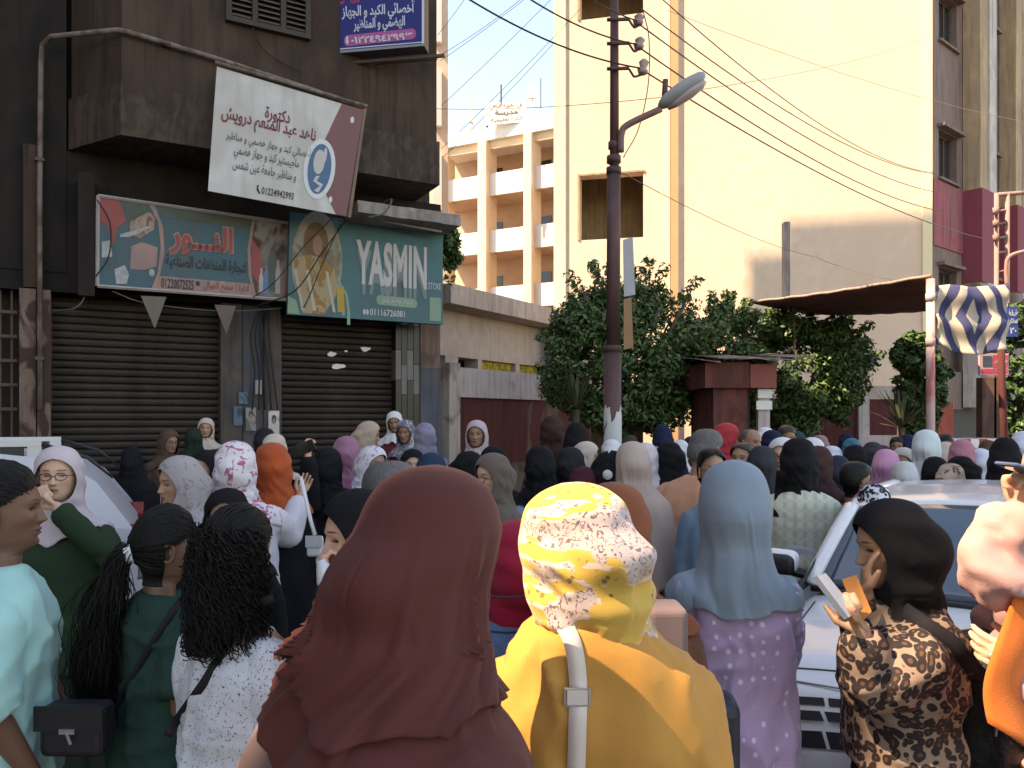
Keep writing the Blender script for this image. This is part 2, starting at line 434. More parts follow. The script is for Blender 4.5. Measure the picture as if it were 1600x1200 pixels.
    for co_, f_ in arms:
        nb = len(V)
        if pose.get('lean', 0): co_ = lf(np.where(np.isfinite(co_), co_, 0))
        V = np.concatenate([V, co_]); Fc += [tuple(i+nb for i in g) for g in f_]; Cc = np.concatenate([Cc, np.ones((len(co_), 3))])
    me = mesh_from(V, Fc)
    a = me.color_attributes.new('Col', 'FLOAT_COLOR', 'POINT'); cc = np.ones((len(V), 4)); cc[:, :3] = Cc; a.data.foreach_set('color', cc.ravel())
    _bodies[k] = me; return me

def folds(V, N_, z0=None, amp=.006, seed=1, vert=1.0, sc=1.0):
    p = V*np.array([9, 9, 3.2])*sc; n = vnoise(p+vnoise(V*5, seed)[:, None]*.8, seed); r = 1-np.abs(n)*2
    p2 = V*np.array([5, 5, 14])*sc+3; n2 = 1-2*np.abs(vnoise(p2+1.5*vnoise(V*4, seed+5)[:, None], seed+2))
    n3 = 1-2*np.abs(vnoise(V*np.array([17, 17, 8])*sc+7+vnoise(V*9, seed)[:, None], seed+4)); d = amp*(vert*r+.6*n2+.35*n3)
    return V+N_*d[:, None]

def torso_geo(mb, rows, n=32, dx=0.0):
    zs = np.array([r[0] for r in rows]); th = np.linspace(-pi, pi, n, endpoint=False); base = len(mb.v); V = []
    z = np.concatenate([np.linspace(rows[i][0], rows[i+1][0], 4, endpoint=False) for i in range(len(rows)-1)]+[[rows[-1][0]]])
    w, f, b = interp_rows(rows, z)
    for i, zz in enumerate(z):
        x, y = ring_xy(w[i], f[i], b[i], th, .88); V += [(x[j], y[j], zz) for j in range(n)]
    nr = len(z); up = z[0] > z[-1]
    Fc = grid_faces(nr, n)+[tuple(range(n)), tuple((nr-1)*n+j for j in range(n))[::-1]]
    mb.add(V, Fc)

SHO = [(1.335, .060, .058, .070), (1.318, .082, .062, .078), (1.300, .118, .072, .086), (1.278, .150, .084, .096), (1.245, .172, .098, .106)]
GAR = {
 'top': SHO+[(1.15, .182, .125, .116), (1.05, .175, .120, .112), (.95, .172, .118, .116), (.85, .188, .128, .130), (.78, .198, .130, .138), (.72, .2, .13, .14)],
 'crop': SHO+[(1.15, .175, .118, .110), (1.05, .160, .110, .104), (.95, .160, .11, .108), (.90, .168, .115, .115)],
 'loose': SHO+[(1.15, .200, .140, .135), (1.0, .205, .145, .145), (.85, .215, .15, .155), (.7, .225, .155, .16), (.62, .23, .16, .165)],
 'abaya': SHO+[(1.15, .190, .132, .122), (1.0, .190, .132, .130), (.85, .208, .145, .150), (.6, .225, .16, .165), (.3, .25, .18, .19), (.06, .28, .205, .215)],
 'wide': [(1.335, .066, .062, .075), (1.312, .105, .075, .09), (1.28, .162, .098, .116), (1.235, .197, .118, .128)]+[(1.15, .225, .15, .15), (1.0, .25, .17, .175), (.85, .27, .185, .19), (.6, .29, .2, .2), (.3, .31, .215, .215), (.06, .33, .225, .23)],
 'skirt': [(.98, .150, .105, .105), (.9, .172, .118, .122), (.78, .19, .13, .14), (.5, .21, .15, .155), (.25, .23, .17, .175), (.07, .25, .185, .19)],
}
def garment(kind, q, pose, key, sleeve='long', amp=.006, seed=1, fat=1.0, puff=1.0, sc=1.0):
    k = ('g', kind, q, key, sleeve, seed if q == 2 else seed % 2, fat)
    if k in _bodies: return _bodies[k]
    mb = MB(); rows = [(r[0], r[1]*fat, r[2]*fat, r[3]*fat) for r in GAR[kind]]
    torso_geo(mb, rows)
    if sleeve and kind != 'skirt':
        for s_ in (-1, 1):
            sh, el, wr = arm_pts(s_, pose); up = el-sh; fo = wr-el; sh = sh+Vector((s_*.012*(fat-1)*8, 0, 0))
            R = [.048, .060, .066*puff, .064*puff, .057*puff, .056*puff, .050*puff, .043]
            if sleeve == 'short': mb.tube([sh+Vector((-s_*.065, 0, .018)), sh, sh+up*.1, sh+up*.45, sh+up*.78], [.048, .062, .072, .070, .073], 14)
            elif sleeve == 'elbow': mb.tube([sh+Vector((-s_*.065, 0, .018)), sh, sh+up*.1, sh+up*.6, el, el+fo*.12], [.048, .062, .074, .074, .076, .080], 14)
            elif sleeve == 'none': pass
            else: mb.tube([sh+Vector((-s_*.065, 0, .018)), sh, sh+up*.12, sh+up*.6, el, el+fo*.3, el+fo*.75, wr-fo.normalized()*.012], R, 14)
    if q == 0: vx = .024
    elif q == 1: vx = .016
    else: vx = .0095
    me, V, N_ = remesh(mb.v, mb.f, vx, (2, 3, 5)[q], .6)
    V = folds(V, N_, amp=amp*(1, 1.2, 1.5)[q], seed=seed, sc=sc)
    if kind in ('abaya', 'wide', 'skirt'):
        a = np.arctan2(V[:, 0], -V[:, 1]); w_ = np.clip((1.05-V[:, 2])/.9, 0, 1)
        V[:, :2] *= (1+.055*w_*np.sin(a*9+3*np.sin(a*2+seed)+V[:, 2]*1.5)+.03*w_*np.sin(a*15+seed))[:, None]
    V = head_transform({'lean': pose.get('lean', 0)})(V) if pose.get('lean', 0) else V
    V[:, 2] = np.maximum(V[:, 2], .02)
    me.vertices.foreach_set('co', V.ravel()); me.polygons.foreach_set('use_smooth', [True]*len(me.polygons)); me.update()
    _bodies[k] = me; return me

def trousers(q, key, seed=1):
    k = ('tr', q, seed % 2)
    if k in _bodies: return _bodies[k]
    mb = MB()
    torso_geo(mb, [(1.0, .142, .10, .10), (.92, .165, .112, .118), (.84, .18, .12, .132), (.78, .18, .115, .125), (.74, .15, .1, .1)])
    for s_ in (-1, 1): mb.tube([(s_*.088, .0, .86), (s_*.095, 0, .7), (s_*.095, 0, .45), (s_*.095, .01, .2), (s_*.095, .015, .07)], [.09, .1, .082, .078, .082], 14)
    me, V, N_ = remesh(mb.v, mb.f, (.024, .018, .012)[q], 3, .6); V = folds(V, N_, amp=.005, seed=seed, vert=.5)
    me.vertices.foreach_set('co', V.ravel()); me.polygons.foreach_set('use_smooth', [True]*len(me.polygons)); me.update()
    _bodies[k] = me; return me

# scarf rows: z above chin, w, f, b
SC_HEAD = [(.244, .004, .004, .004), (.240, .026, .026, .030), (.232, .048, .048, .055), (.213, .072, .074, .084), (.18, .088, .092, .106), (.14, .096, .100, .118), (.11, .098, .101, .124), (.08, .098, .100, .125), (.05, .096, .098, .120), (.02, .094, .092, .114), (0, .094, .088, .112)]
SCARF = {
 'soft': [(r_[0], r_[1]*1.20, r_[2]*1.02, r_[3]*1.02) for r_ in SC_HEAD]+[(-.03, .117, .094, .120), (-.07, .128, .102, .126), (-.11, .150, .112, .13), (-.15, .172, .12, .13), (-.175, .182, .126, .134)],
 'wrap': SC_HEAD+[(-.02, .097, .084, .110), (-.045, .106, .088, .110), (-.07, .126, .098, .116), (-.095, .152, .108, .122), (-.13, .176, .120, .126), (-.17, .188, .132, .130)],
 'neck': SC_HEAD+[(-.02, .090, .080, .102), (-.05, .088, .078, .096), (-.075, .098, .084, .099), (-.095, .118, .090, .103), (-.11, .13, .095, .105)],
 'drape': SC_HEAD+[(-.02, .098, .086, .112), (-.05, .114, .092, .114), (-.08, .142, .104, .116), (-.12, .172, .122, .130), (-.18, .196, .14, .142), (-.26, .206, .152, .15), (-.34, .212, .158, .152)],
 'long': SC_HEAD+[(-.02, .104, .089, .116), (-.05, .122, .10, .12), (-.08, .152, .112, .126), (-.12, .188, .13, .138), (-.2, .224, .155, .152), (-.32, .245, .175, .17), (-.48, .262, .19, .188), (-.62, .278, .2, .2)],
 'tall': [(.275, .004, .004, .004), (.272, .03, .03, .034), (.255, .055, .055, .062), (.22, .078, .08, .092), (.18, .09, .094, .11), (.14, .097, .1, .122)]+[(.11, .1, .1, .13), (.06, .104, .098, .132), (.0, .112, .092, .128), (-.05, .13, .1, .126), (-.10, .165, .118, .134), (-.18, .21, .145, .15), (-.3, .235, .16, .165), (-.45, .25, .175, .175)],
}
def scarf(kind, q, pose, key, seed=1, bun=1.0, op=1.0, amp=1.0, face=True, hem=0.0, rows=None, lift=0.0, lift_at=2.55):
    k = ('s', kind, q, key, seed if q == 2 else seed % 5, bun, op)
    if k in _bodies: return _bodies[k]
    R = rows or SCARF[kind]; nt = (56, 88, 190)[q]; t = np.linspace(0, 1, nt)
    zt = R[0][0]; zb = R[-1][0]; nz = (34, 52, 110)[q]
    u = np.linspace(0, 1, nz); zs = zt-(zt-zb)*(u**1.0*(.35)+.65*u**1.6)
    # more rows near the crown
    zs = np.concatenate([zt-(zt-zs[1])*np.array([0, .12, .35, .65]), zs[1:]]); nz = len(zs)
    w, f, b = interp_rows(R, zs)
    V = []
    for i, z in enumerate(zs):
        to = 0.0
        if face:
            e = 1-((z-.088)/(.100*op))**2
            if e > 0: to = (1.02*op)*sqrt(e)
        th = to+(2*pi-2*to)*t; x, y = ring_xy(w[i], f[i], b[i], th)
        bb = np.clip(-np.cos(th), 0, 1)**1.5*np.exp(-((z-.085)/.055)**2)*.028*bun
        y = y+bb
        V.append(np.stack([x, y, np.full(nt, CH+z)], 1))
    V = np.concatenate(V); th_all = np.arctan2(V[:, 0], -V[:, 1]); zr = V[:, 2]-CH
    C0 = np.array((0, .005, 0)); rad = V-C0; rad[:, 2] = 0; rl = np.linalg.norm(rad, axis=1, keepdims=True)+1e-6; rad /= rl
    low = np.clip((.03-zr)/.12, 0, 1); hi = 1-low
    s_ = seed*1.7
    # wrapped folds that run from forehead round to the nape, and loose folds lower down
    back = np.clip((1-np.cos(th_all))/2, 0, 1)
    wrap = np.sin(zr*70+np.abs(th_all)*2.6+1.3*vnoise(V*7, seed)+s_)*.0040*np.clip(back*1.6, 0, 1)*np.clip((.235-zr)/.06, 0, 1)
    neckf = (1-2*np.abs(vnoise(np.stack([th_all*1.1, zr*26+th_all*.8, np.full(len(zr), s_)], 1), seed)))*.015*np.exp(-((zr+.03)/.06)**2)
    a2 = th_all*7+2.2*np.sin(th_all*2+s_)+zr*3+1.5*vnoise(V*4, seed+1)
    depth = np.clip((-zr-.05)/.35, 0, 1)
    loose = (np.sin(a2)*.6+.4*(1-2*np.abs(vnoise(np.stack([th_all*4, zr*3, np.full(len(zr), s_)], 1), seed+3))))*(.006+.028*depth)*low
    ph = np.clip(rl[:, 0]/.08, 0, 1)
    diag = (1-2*np.abs(vnoise(np.stack([th_all*2.2+zr*14, zr*9-th_all*1.2, np.full(len(zr), s_+3)], 1), seed+9)))*(.0045 if q < 2 else .003)*np.clip((.19-zr)/.1, 0, 1)*np.clip(back*1.5, 0, 1)
    neckf = neckf*(.6 if q < 2 else .4)
    if kind == 'yellow': diag = diag*3.2; wrap = wrap*1.4
    elif q < 2: diag = diag*1.5
    if kind in ('tier1', 'tier2', 'soft', 'drape', 'long'):
        wrap = neckf = diag = 0; g_ = np.clip((.17-zr)/.28, 0, 1)
        q1 = vnoise(np.stack([th_all*2.6+zr*2.2+s_, zr*1.3, np.full(len(zr), s_)], 1), seed); q2 = vnoise(np.stack([th_all*5.5+zr*3, zr*1.6, np.full(len(zr), s_)], 1), seed+2)
        if kind == 'soft': q1 = vnoise(np.stack([th_all*1.5+zr*3+s_, zr*2.2, np.full(len(zr), s_)], 1), seed); q2 = vnoise(np.stack([th_all*2.6+zr*9, zr*4, np.full(len(zr), s_)], 1), seed+2)
        loose = ((1-2*np.abs(q1))**3*.022+(1-2*np.abs(q2))*.007)*g_*{'tier1': 1.1, 'tier2': .8, 'soft': .6}.get(kind, 1.0)
    V = V+rad*((wrap+neckf+loose+diag)*ph*amp)[:, None]
    # uneven hem
    hk = .3 if kind in ('neck', 'yellow') else .45 if kind.startswith('tier') or kind == 'soft' else 1.0
    V[:, 2] += hk*np.where(zr < zb+.12, (1-np.clip((zr-zb)/.12, 0, 1))*(.022*np.sin(th_all*3+s_)+.012*np.sin(th_all*8+s_)-.5*hem*(.5+.5*np.cos(th_all-.5))), 0)
    if lift:
        dth = np.abs((th_all-lift_at+pi) % (2*pi)-pi); V[:, 2] += lift*np.clip((.02-zr)/(.02-zb), 0, 1)**1.3*np.exp(-(dth/.75)**2)
    Fc = grid_faces(nz, nt, False)
    # close the front seam where there is no opening
    V = head_transform(pose)(V)
    me = mesh_from(V, Fc)
    import bmesh
    bm = bmesh.new(); bm.from_mesh(me); bmesh.ops.remove_doubles(bm, verts=bm.verts, dist=.0005); 
    bmesh.ops.recalc_face_normals(bm, faces=bm.faces)
    bm.to_mesh(me); bm.free(); me.update()
    me.polygons.foreach_set('use_smooth', [True]*len(me.polygons))
    _bodies[k] = me; return me
def add_solid(o, t=.004, off=1):
    m = o.modifiers.new('thickness', 'SOLIDIFY'); m.thickness = t; m.offset = off; return o

def hair_cap(q, pose, key, kind='f', seed=1, vol=1.0):
    k = ('hair', q, key, kind, seed if q == 2 else 0, vol)
    if k in _bodies: return _bodies[k]
    nt = (48, 72, 170)[q]; nz = (22, 34, 70)[q]; t = np.linspace(0, 1, nt); off = (.012 if kind != 'm' else .006)*vol
    zb = {'f': -.02, 'm': .03, 'bald': .03, 'long': -.16}[kind]
    zs = np.concatenate([[.2249, .2245, .224, .2225, .219], np.linspace(.214, zb, nz)]); w, f, b = interp_rows(HEAD[:17], np.maximum(zs, -.05)); V = []
    top_open = .175 if kind != 'm' else .165
    for i, z in enumerate(zs):
        to = 0
        if z < top_open: to = .85+.95*min(1, (top_open-z)/.07)*(.96 if kind == 'm' else 1)
        elif z < top_open+.02: to = .85*(1-(z-top_open)/.02)
        if kind == 'bald': to = 1.5 if z > .15 else 1.75
        th = to+(2*pi-2*to)*t; o_ = off+.006*(z > .05)*vol
        g = min(1, (w[i]/.07))**1.5
        x, y = ring_xy(w[i]+o_*g, f[i]+o_*g, b[i]+o_*1.6*g, th); V.append(np.stack([x, y, np.full(nt, CH+z+off*(1 if z > .2 else max(.3, (z-.1)/.1)))], 1))
    V = np.concatenate(V); th = np.arctan2(V[:, 0], -V[:, 1]); zr = V[:, 2]-CH
    d = (.0008*np.sin(th*60+6*vnoise(V*14, 3))+.0028*vnoise(V*np.array([24, 24, 12]), seed))*np.clip((.235-zr)/.03, 0, 1)
    if kind == 'm': d = .0028*vnoise(V*140, seed)
    rad = V*np.array([1, 1, 0]); rad /= np.linalg.norm(rad, axis=1, keepdims=True)+1e-6
    V = V+rad*d[:, None]
    V = head_transform(pose)(V)
    me = mesh_from(V, grid_faces(len(zs), nt, False, flip=True)); _bodies[k] = me; return me

SKIN = [mat('skin_fair', (.60, .36, .26), .52, .06, 12, .05, 300, vcol=True), mat('skin_olive', (.44, .25, .165), .5, .06, 12, .05, 300, vcol=True),
        mat('skin_tan', (.32, .17, .11), .5, .06, 12, .05, 300, vcol=True), mat('skin_brown', (.17, .085, .055), .48, .06, 12, .05, 300, vcol=True)]
for m_ in SKIN:
    b_ = m_.node_tree.nodes['Principled BSDF']; b_.inputs['Subsurface Weight'].default_value = .12; b_.inputs['Subsurface Radius'].default_value = (.02, .008, .004); b_.inputs['Subsurface Scale'].default_value = .3
HAIR_BLACK = mat('hair_black', (.007, .006, .0055), .5, .3, 60, .3, 220, spec=.25)
HAIR_BROWN = mat('hair_dark_brown', (.035, .02, .014), .45, .3, 60, .4, 150)
HAIR_GREY = mat('hair_grey', (.10, .095, .092), .6, .4, 80, .5, 200)
EYEW = mat('eye_white', (.62, .6, .57), .15, 0); IRIS = mat('iris_brown', (.03, .015, .008), .1, 0)
GLASSM = mat('spectacle_frame', (.03, .02, .02), .3, 0)
SHOE = mat('shoe_leather', (.03, .028, .027), .5, .2)
SHOEW = mat('shoe_canvas', (.55, .54, .52), .7, .1)

def scalp_strands(parent, pose, m, tie=(0, .112, CH+.10), n=900, seed=1, r0=.0020, vol=1.0, part=0.0):
    r = random.Random(seed); ht = head_transform(pose); c0 = np.array((0, .004, CH+.112)); R_ = np.array((.089, .105, .132))*vol; mb = MB(); te = (np.array(tie)-c0)
    for k in range(n):
        a = r.uniform(-1.88, 1.88); hz = (.185-.03*abs(a)**1.6) if abs(a) < 1.3 else (.137 if abs(a) < 1.75 else .137-(abs(a)-1.75)*.9)
        st = np.array((.078*sin(a), -.085*cos(a)*(1 if abs(a) < 1.3 else 1), hz-.112+r.gauss(0, .004))); d0 = st/R_; d1 = te/R_; d0 = d0/np.linalg.norm(d0); d1 = d1/np.linalg.norm(d1); pts = []
        lift = r.uniform(.99, 1.035); om = math.acos(np.clip(d0 @ d1, -1, 1))
        for i in range(9):
            t = i/8; q = (np.sin((1-t)*om)*d0+np.sin(t*om)*d1)/np.sin(om); q = q+np.array((0, 0, .22*sin(pi*t)*(1-abs(a)/2.6))); q = q/np.linalg.norm(q)
            pts.append(c0+q*R_*(lift if i else .97)+np.array((r.gauss(0, .0012),)*3))
        V, Fc = tube([Vector(v) for v in ht(np.array(pts))], [r0*.6]+[r0]*7+[r0*.6], 4, False); mb.add(V, Fc)
    return mb.build('hair_strands', m, parent, True)
def eye_mesh():
    if 'eye' in _bodies: return _bodies['eye']
    mb = MB(); n, m = 14, 10; V = []; 
    for i in range(m+1):
        a = pi*i/m
        for j in range(n): q_ = 2*pi*j/n; V.append((.0125*sin(a)*cos(q_), -.0125*cos(a), .0125*sin(a)*sin(q_)))
    Fc = grid_faces(m+1, n); mb.add(V, Fc); mb.m = [1 if (f_[0]//n) < 3 else 0 for f_ in Fc]
    me = mb.mesh(True); me.materials.append(EYEW); me.materials.append(IRIS); me.polygons.foreach_set('material_index', mb.m); _bodies['eye'] = me; return me

def eye_y():
    # eyeball centre so that it stands just proud of the lid surface
    x = np.array([.0305]); z = np.array([.113]); w, f, b = interp_rows(HEAD, z); th = math.asin(.0305/w[0])
    return float(-f[0]*cos(th)-face_relief(x, z, None)[0])+.0125-.0016
def shoe_mesh():
    if 'shoe' in _bodies: return _bodies['shoe']
    mb = MB(); mb.tube([(0, .075, .04), (0, .03, .05), (0, -.04, .042), (0, -.11, .030), (0, -.155, .022)], [.034, .043, .043, .042, .022], 12, True, .85)
    mb.box(-.04, .04, -.165, .085, .0, .016)
    _bodies['shoe'] = mb.mesh(True); return _bodies['shoe']

CROWD = 'people in the street crowd'
def person(label, px, top, d, yaw, top_g=None, scarf_g=None, bottom=None, hair=None, skin=1, pose=None, q=1, glasses=False, seed=1, key=None, height=None, base=None, fat=1.0, shoes=SHOE, cat='person', hat=.0, extra=None):
    """px/top: where the crown stands in the photograph; d: distance; yaw 0 faces the camera, 90 faces right"""
    yaw = yaw+math.degrees(math.atan((CXP-px)/F))
    if pose is None and q == 1: pose = [{}, dict(head=(14, 8, 0)), dict(head=(-16, 5, 4)), dict(head=(4, 14, -4)), dict(head=(-6, 2, 3), lean=.03)][(seed*7+int(px)) % 5]
    pose = pose or {}; key = key or ('stand' if not pose else repr(pose)[:900])
    if base is None: base = 0.0
    crown = CAMZ-(top-HY)/F*d-base
    nom = 1.637 if scarf_g else 1.632
    if scarf_g and scarf_g[0] == 'tall': nom = 1.668
    nom -= .35*abs(pose.get('lean', 0))
    s_ = crown/nom
    # the head's own offset from the base
    hx = -pose.get('lean', 0); a = radians(yaw)
    bx = (px-CXP)/F*d-(-sin(a))*hx*s_*1.0; by = d-(cos(a))*hx*s_*1.0
    bx = (px-CXP)/F*d + sin(a)*hx*s_; by = d - cos(a)*hx*s_
    root = empty('person', (bx, by, base), a, label, cat, CROWD); root.scale = (s_, s_, s_)
    link_mesh('body', body_mesh(q, pose, key), root, SKIN[skin])
    if q == 2 or extra == 'eyes':
        ht = head_transform(pose)
        for s2 in (-1, 1):
            o = link_mesh('eye', eye_mesh(), root); o.location = tuple(ht(np.array([(s2*.0305, eye_y(), CH+.1130)]))[0]); o.scale = (1.18, 1, .52)
            yv = radians(pose.get('head', (0, 0, 0))[0]); o.rotation_euler = (radians(pose.get('head', (0, 0, 0))[1]), 0, yv)
    if top_g:
        kind, m, *r = top_g; o_ = r[0] if r else {}
        gm = garment(kind, q, pose, key, seed=seed, fat=fat, **o_)
        link_mesh({'abaya': 'dress', 'wide': 'dress'}.get(kind, 'blouse'), gm, root, m)
    if bottom:
        kind, m = bottom
        if kind == 'trousers':
            link_mesh('trousers', trousers(q, key, seed), root, m)
        else: link_mesh('skirt', garment('skirt', q, {}, 'stand', None, seed=seed), root, m)
    if scarf_g:
        kind, m, *r = scarf_g; o_ = r[0] if r else {}
        me_ = scarf(kind, q, pose, key, seed=seed, **o_)
        if top_g and kind not in ('neck', 'yellow'):
            kk = ('so', id(me_), id(gm))
            if kk not in _bodies:
                me_ = me_.copy()
                if kind.startswith('tier'): over_radial(me_, gm, .008, CH-.03, pose.get('lean', 0))
                else: over(me_, gm)
                _bodies[kk] = me_
            me_ = _bodies[kk]
        add_solid(link_mesh('headscarf', me_, root, m), .004)
    if hair:
        kind, m, *r = hair; o_ = r[0] if r else {}
        add_solid(link_mesh('hair', hair_cap(q, pose, key, kind, seed, **o_), root, m), .003, -1)
    if glasses:
        mb = MB()
        for s2 in (-1, 1):
            pts = [(s2*.031+.0235*cos(t_)*1.0, -.099+.006*abs(cos(t_)), CH+.110+.0165*sin(t_)) for t_ in np.linspace(0, 2*pi, 17)]
            mb.tube(pts, .0019, 5, False); mb.tube([(s2*.054, -.093, CH+.114), (s2*.078, -.05, CH+.116), (s2*.082, .0, CH+.112)], .0018, 5)
        mb.tube([(-.009, -.105, CH+.112), (0, -.109, CH+.115), (.009, -.105, CH+.112)], .0018, 5)
        V = head_transform(pose)(np.array([tuple(v) for v in mb.v])); link_mesh('glasses', mesh_from(V, mb.f), root, GLASSM)
    if shoes:
        for s2 in (-1, 1): link_mesh('shoe', shoe_mesh(), root, shoes, (s2*.09, -.0, .001))
    root['_s'] = s_
    return root
# ================================================================ SETTING
def wear(a, b_, sc=1.5, th=(.45, .6), dark=None, streak=True):
    """base colour with patches of b_ (peeled or stained), vertical streaks"""
    def f(m, N, L, tc, src, b):
        n1 = noise(N, L, tc, sc, 8, mapping(N, L, tc, (1, 1, .55)), .8)
        out = mix(N, L, ramp(N, L, n1, *th), src, b_)
        if streak:
            n2 = noise(N, L, tc, 3.5, 6, mapping(N, L, tc, (3, 3, .25)))
            out = mix(N, L, ramp(N, L, n2, .48, .85), out, dark or tuple(c*.45 for c in a))
        return out
    return f
def wmat(name, a, b_, sc=1.5, th=(.45, .6), rough=.9, bump=.3, bs=30, **k): return mat(name, a, rough, .15, 4, bump, bs, setup=wear(a, b_, sc, th, **k))

M_STUCCO = wmat('brown_stucco', (.050, .029, .020), (.078, .048, .034), 1.1, bump=.35, bs=40)
M_STUCCO_R = wmat('coarse_stucco', (.055, .034, .025), (.085, .056, .043), 6, bump=1.0, bs=55)
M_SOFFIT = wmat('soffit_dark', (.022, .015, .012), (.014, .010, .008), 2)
M_PEEL = wmat('peeling_pilaster', (.20, .125, .10), (.06, .032, .025), 3.2, (.5, .56), bump=.6)
def shutf(m, N, L, tc, src, b):
    g = N.new('ShaderNodeNewGeometry'); mp = N.new('ShaderNodeMapping'); mp.inputs['Scale'].default_value = (1.2, 1.2, .5); L.new(g.outputs['Position'], mp.inputs['Vector']); oi = N.new('ShaderNodeObjectInfo')
    n1 = noise(N, L, tc, 1.6, 8, mp.outputs[0], .6); n2 = noise(N, L, tc, 14, 4, g.outputs['Position']); o = mix(N, L, ramp(N, L, n1, .42, .62), src, (.050, .034, .026)); o = mix(N, L, ramp(N, L, n2, .60, .75), o, (.028, .016, .012))
    return mix(N, L, ramp(N, L, oi.outputs['Random'], 0, 2.2), o, (.02, .014, .011))
M_SHUT = mat('shutter_metal', (.030, .018, .013), .62, .35, 2.2, .15, 60, setup=shutf, metal=.2)
M_PIER = wmat('pier_paint', (.07, .06, .06), (.11, .08, .07), 2.5)
M_BLUEGREY = wmat('blue_grey_paint', (.085, .095, .12), (.12, .10, .10), 2.5)
M_TILEB = mat('black_tile', (.012, .012, .013), .3, .1); M_TILEG = mat('grey_tile', (.13, .12, .115), .4, .15)
M_PIPE = wmat('painted_pipe', (.22, .17, .15), (.12, .08, .06), 5)
M_BLACK = mat('black_cable', (.012, .012, .012), .6, 0); M_WIREG = mat('grey_wire', (.09, .085, .08), .6, 0)
M_LILAC = wmat('limewashed_wall', (.52, .44, .43), (.30, .22, .20), 1.6, (.56, .66), bump=.4)
M_RED = wmat('dark_red_paint', (.115, .028, .026), (.15, .10, .08), 1.3, (.62, .68))
M_BEIGE = wmat('beige_render', (.46, .38, .33), (.40, .33, .29), .8, streak=True, dark=(.3, .24, .2))
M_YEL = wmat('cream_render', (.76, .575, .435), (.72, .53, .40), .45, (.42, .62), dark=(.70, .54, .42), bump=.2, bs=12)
M_YEL2 = mat('cream_trim', (.84, .70, .46), .9, .05, 2); M_ORA = mat('orange_trim', (.55, .32, .17), .9, .08, 2)
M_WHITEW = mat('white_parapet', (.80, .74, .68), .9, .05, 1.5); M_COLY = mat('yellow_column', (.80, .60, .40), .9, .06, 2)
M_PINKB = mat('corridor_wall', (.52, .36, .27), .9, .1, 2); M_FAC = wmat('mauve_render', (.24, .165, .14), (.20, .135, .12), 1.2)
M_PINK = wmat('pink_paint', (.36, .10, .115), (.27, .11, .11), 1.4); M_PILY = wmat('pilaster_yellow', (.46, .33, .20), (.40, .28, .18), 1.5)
M_PALE = wmat('pale_pilaster', (.56, .50, .47), (.46, .40, .37), 2)
M_GLASS = mat('window_glass', (.035, .04, .045), .12, .1, 3); M_FRAME = mat('window_frame', (.09, .06, .05), .6, .1)
M_WHITE = mat('white_paint', (.72, .70, .69), .55, .05, 4); M_CONC = wmat('concrete', (.30, .27, .25), (.22, .19, .17), 3)
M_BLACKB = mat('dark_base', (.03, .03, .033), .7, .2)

# ---- ground
mb = MB(); mb.box(-400, 400, -300, 900, -1, 0)
def asph(m, N, L, tc, src, b):
    n = noise(N, L, tc, .6, 8); v = noise(N, L, tc, 60, 3)
    o = mix(N, L, ramp(N, L, n, .4, .7), src, (.075, .068, .062)); return mix(N, L, ramp(N, L, v, .5, .7), o, (.11, .10, .095))
tag(mb.build('road', mat('asphalt', (.05, .048, .047), .9, .2, 8, .5, 120, setup=asph)), 'worn grey asphalt street under the crowd', None, None, 'structure')

class Frame:
    def __init__(s, ox, oy, dx, dy):
        n = sqrt(dx*dx+dy*dy); s.o = Vector((ox, oy)); s.d = Vector((dx/n, dy/n)); s.rz = atan2(dy, dx)
        s.n = Vector((-s.d.y, s.d.x))          # local +Y (away from the reader)
    def hit(s, px, py, y=0.0):
        """local (x, z) of the pixel's ray on the plane at local y"""
        a = (px-CXP)/F; o = s.o+s.n*y
        t = (a*o.y-o.x)/(s.d.x-a*s.d.y); dep = o.y+s.d.y*t
        return t, CAMZ-(py-HY)/F*dep
    def pt(s, px, py, y=0.0):
        x, z = s.hit(px, py, y); return Vector((x, y, z))
    def root(s, name, *a, **k): return empty(name, (s.o.x, s.o.y, 0), s.rz, *a, **k)

def panel(name, q, th, m, parent):
    """slab whose front is the quad TL,TR,BR,BL; it is th deep in local y"""
    mb = MB(); V = [tuple(v) for v in q]+[(v[0], v[1]+th, v[2]) for v in q]
    mb.add(V, [(0, 1, 2, 3)[::-1], (4, 5, 6, 7), (0, 4, 5, 1)[::-1], (1, 5, 6, 2)[::-1], (2, 6, 7, 3)[::-1], (3, 7, 4, 0)[::-1]]); return mb.build(name, m, parent)
def qp(q, u, v):
    a = q[0].lerp(q[1], u); b = q[3].lerp(q[2], u); return a.lerp(b, v)
def patch(name, q, poly, m, parent, off=.004, sub=1):
    mb = MB(); n = len(poly); V = []
    for dy in (-off, -off+.0025):
        for (u, v) in poly: p = qp(q, u, v); V.append((p.x, p.y+dy, p.z))
    mb.add(V, [tuple(range(n)), tuple(range(n, 2*n))[::-1]]+[(i, n+i, n+(i+1) % n, (i+1) % n) for i in range(n)]); return mb.build(name, m, parent)
def rect(u0, u1, v0, v1): return [(u0, v0), (u0, v1), (u1, v1), (u1, v0)]
def ell(cu, cv, ru, rv, n=24, a0=0, a1=2*pi): return [(cu+ru*cos(a0+(a1-a0)*i/n), cv+rv*sin(a0+(a1-a0)*i/n)) for i in range(n)]
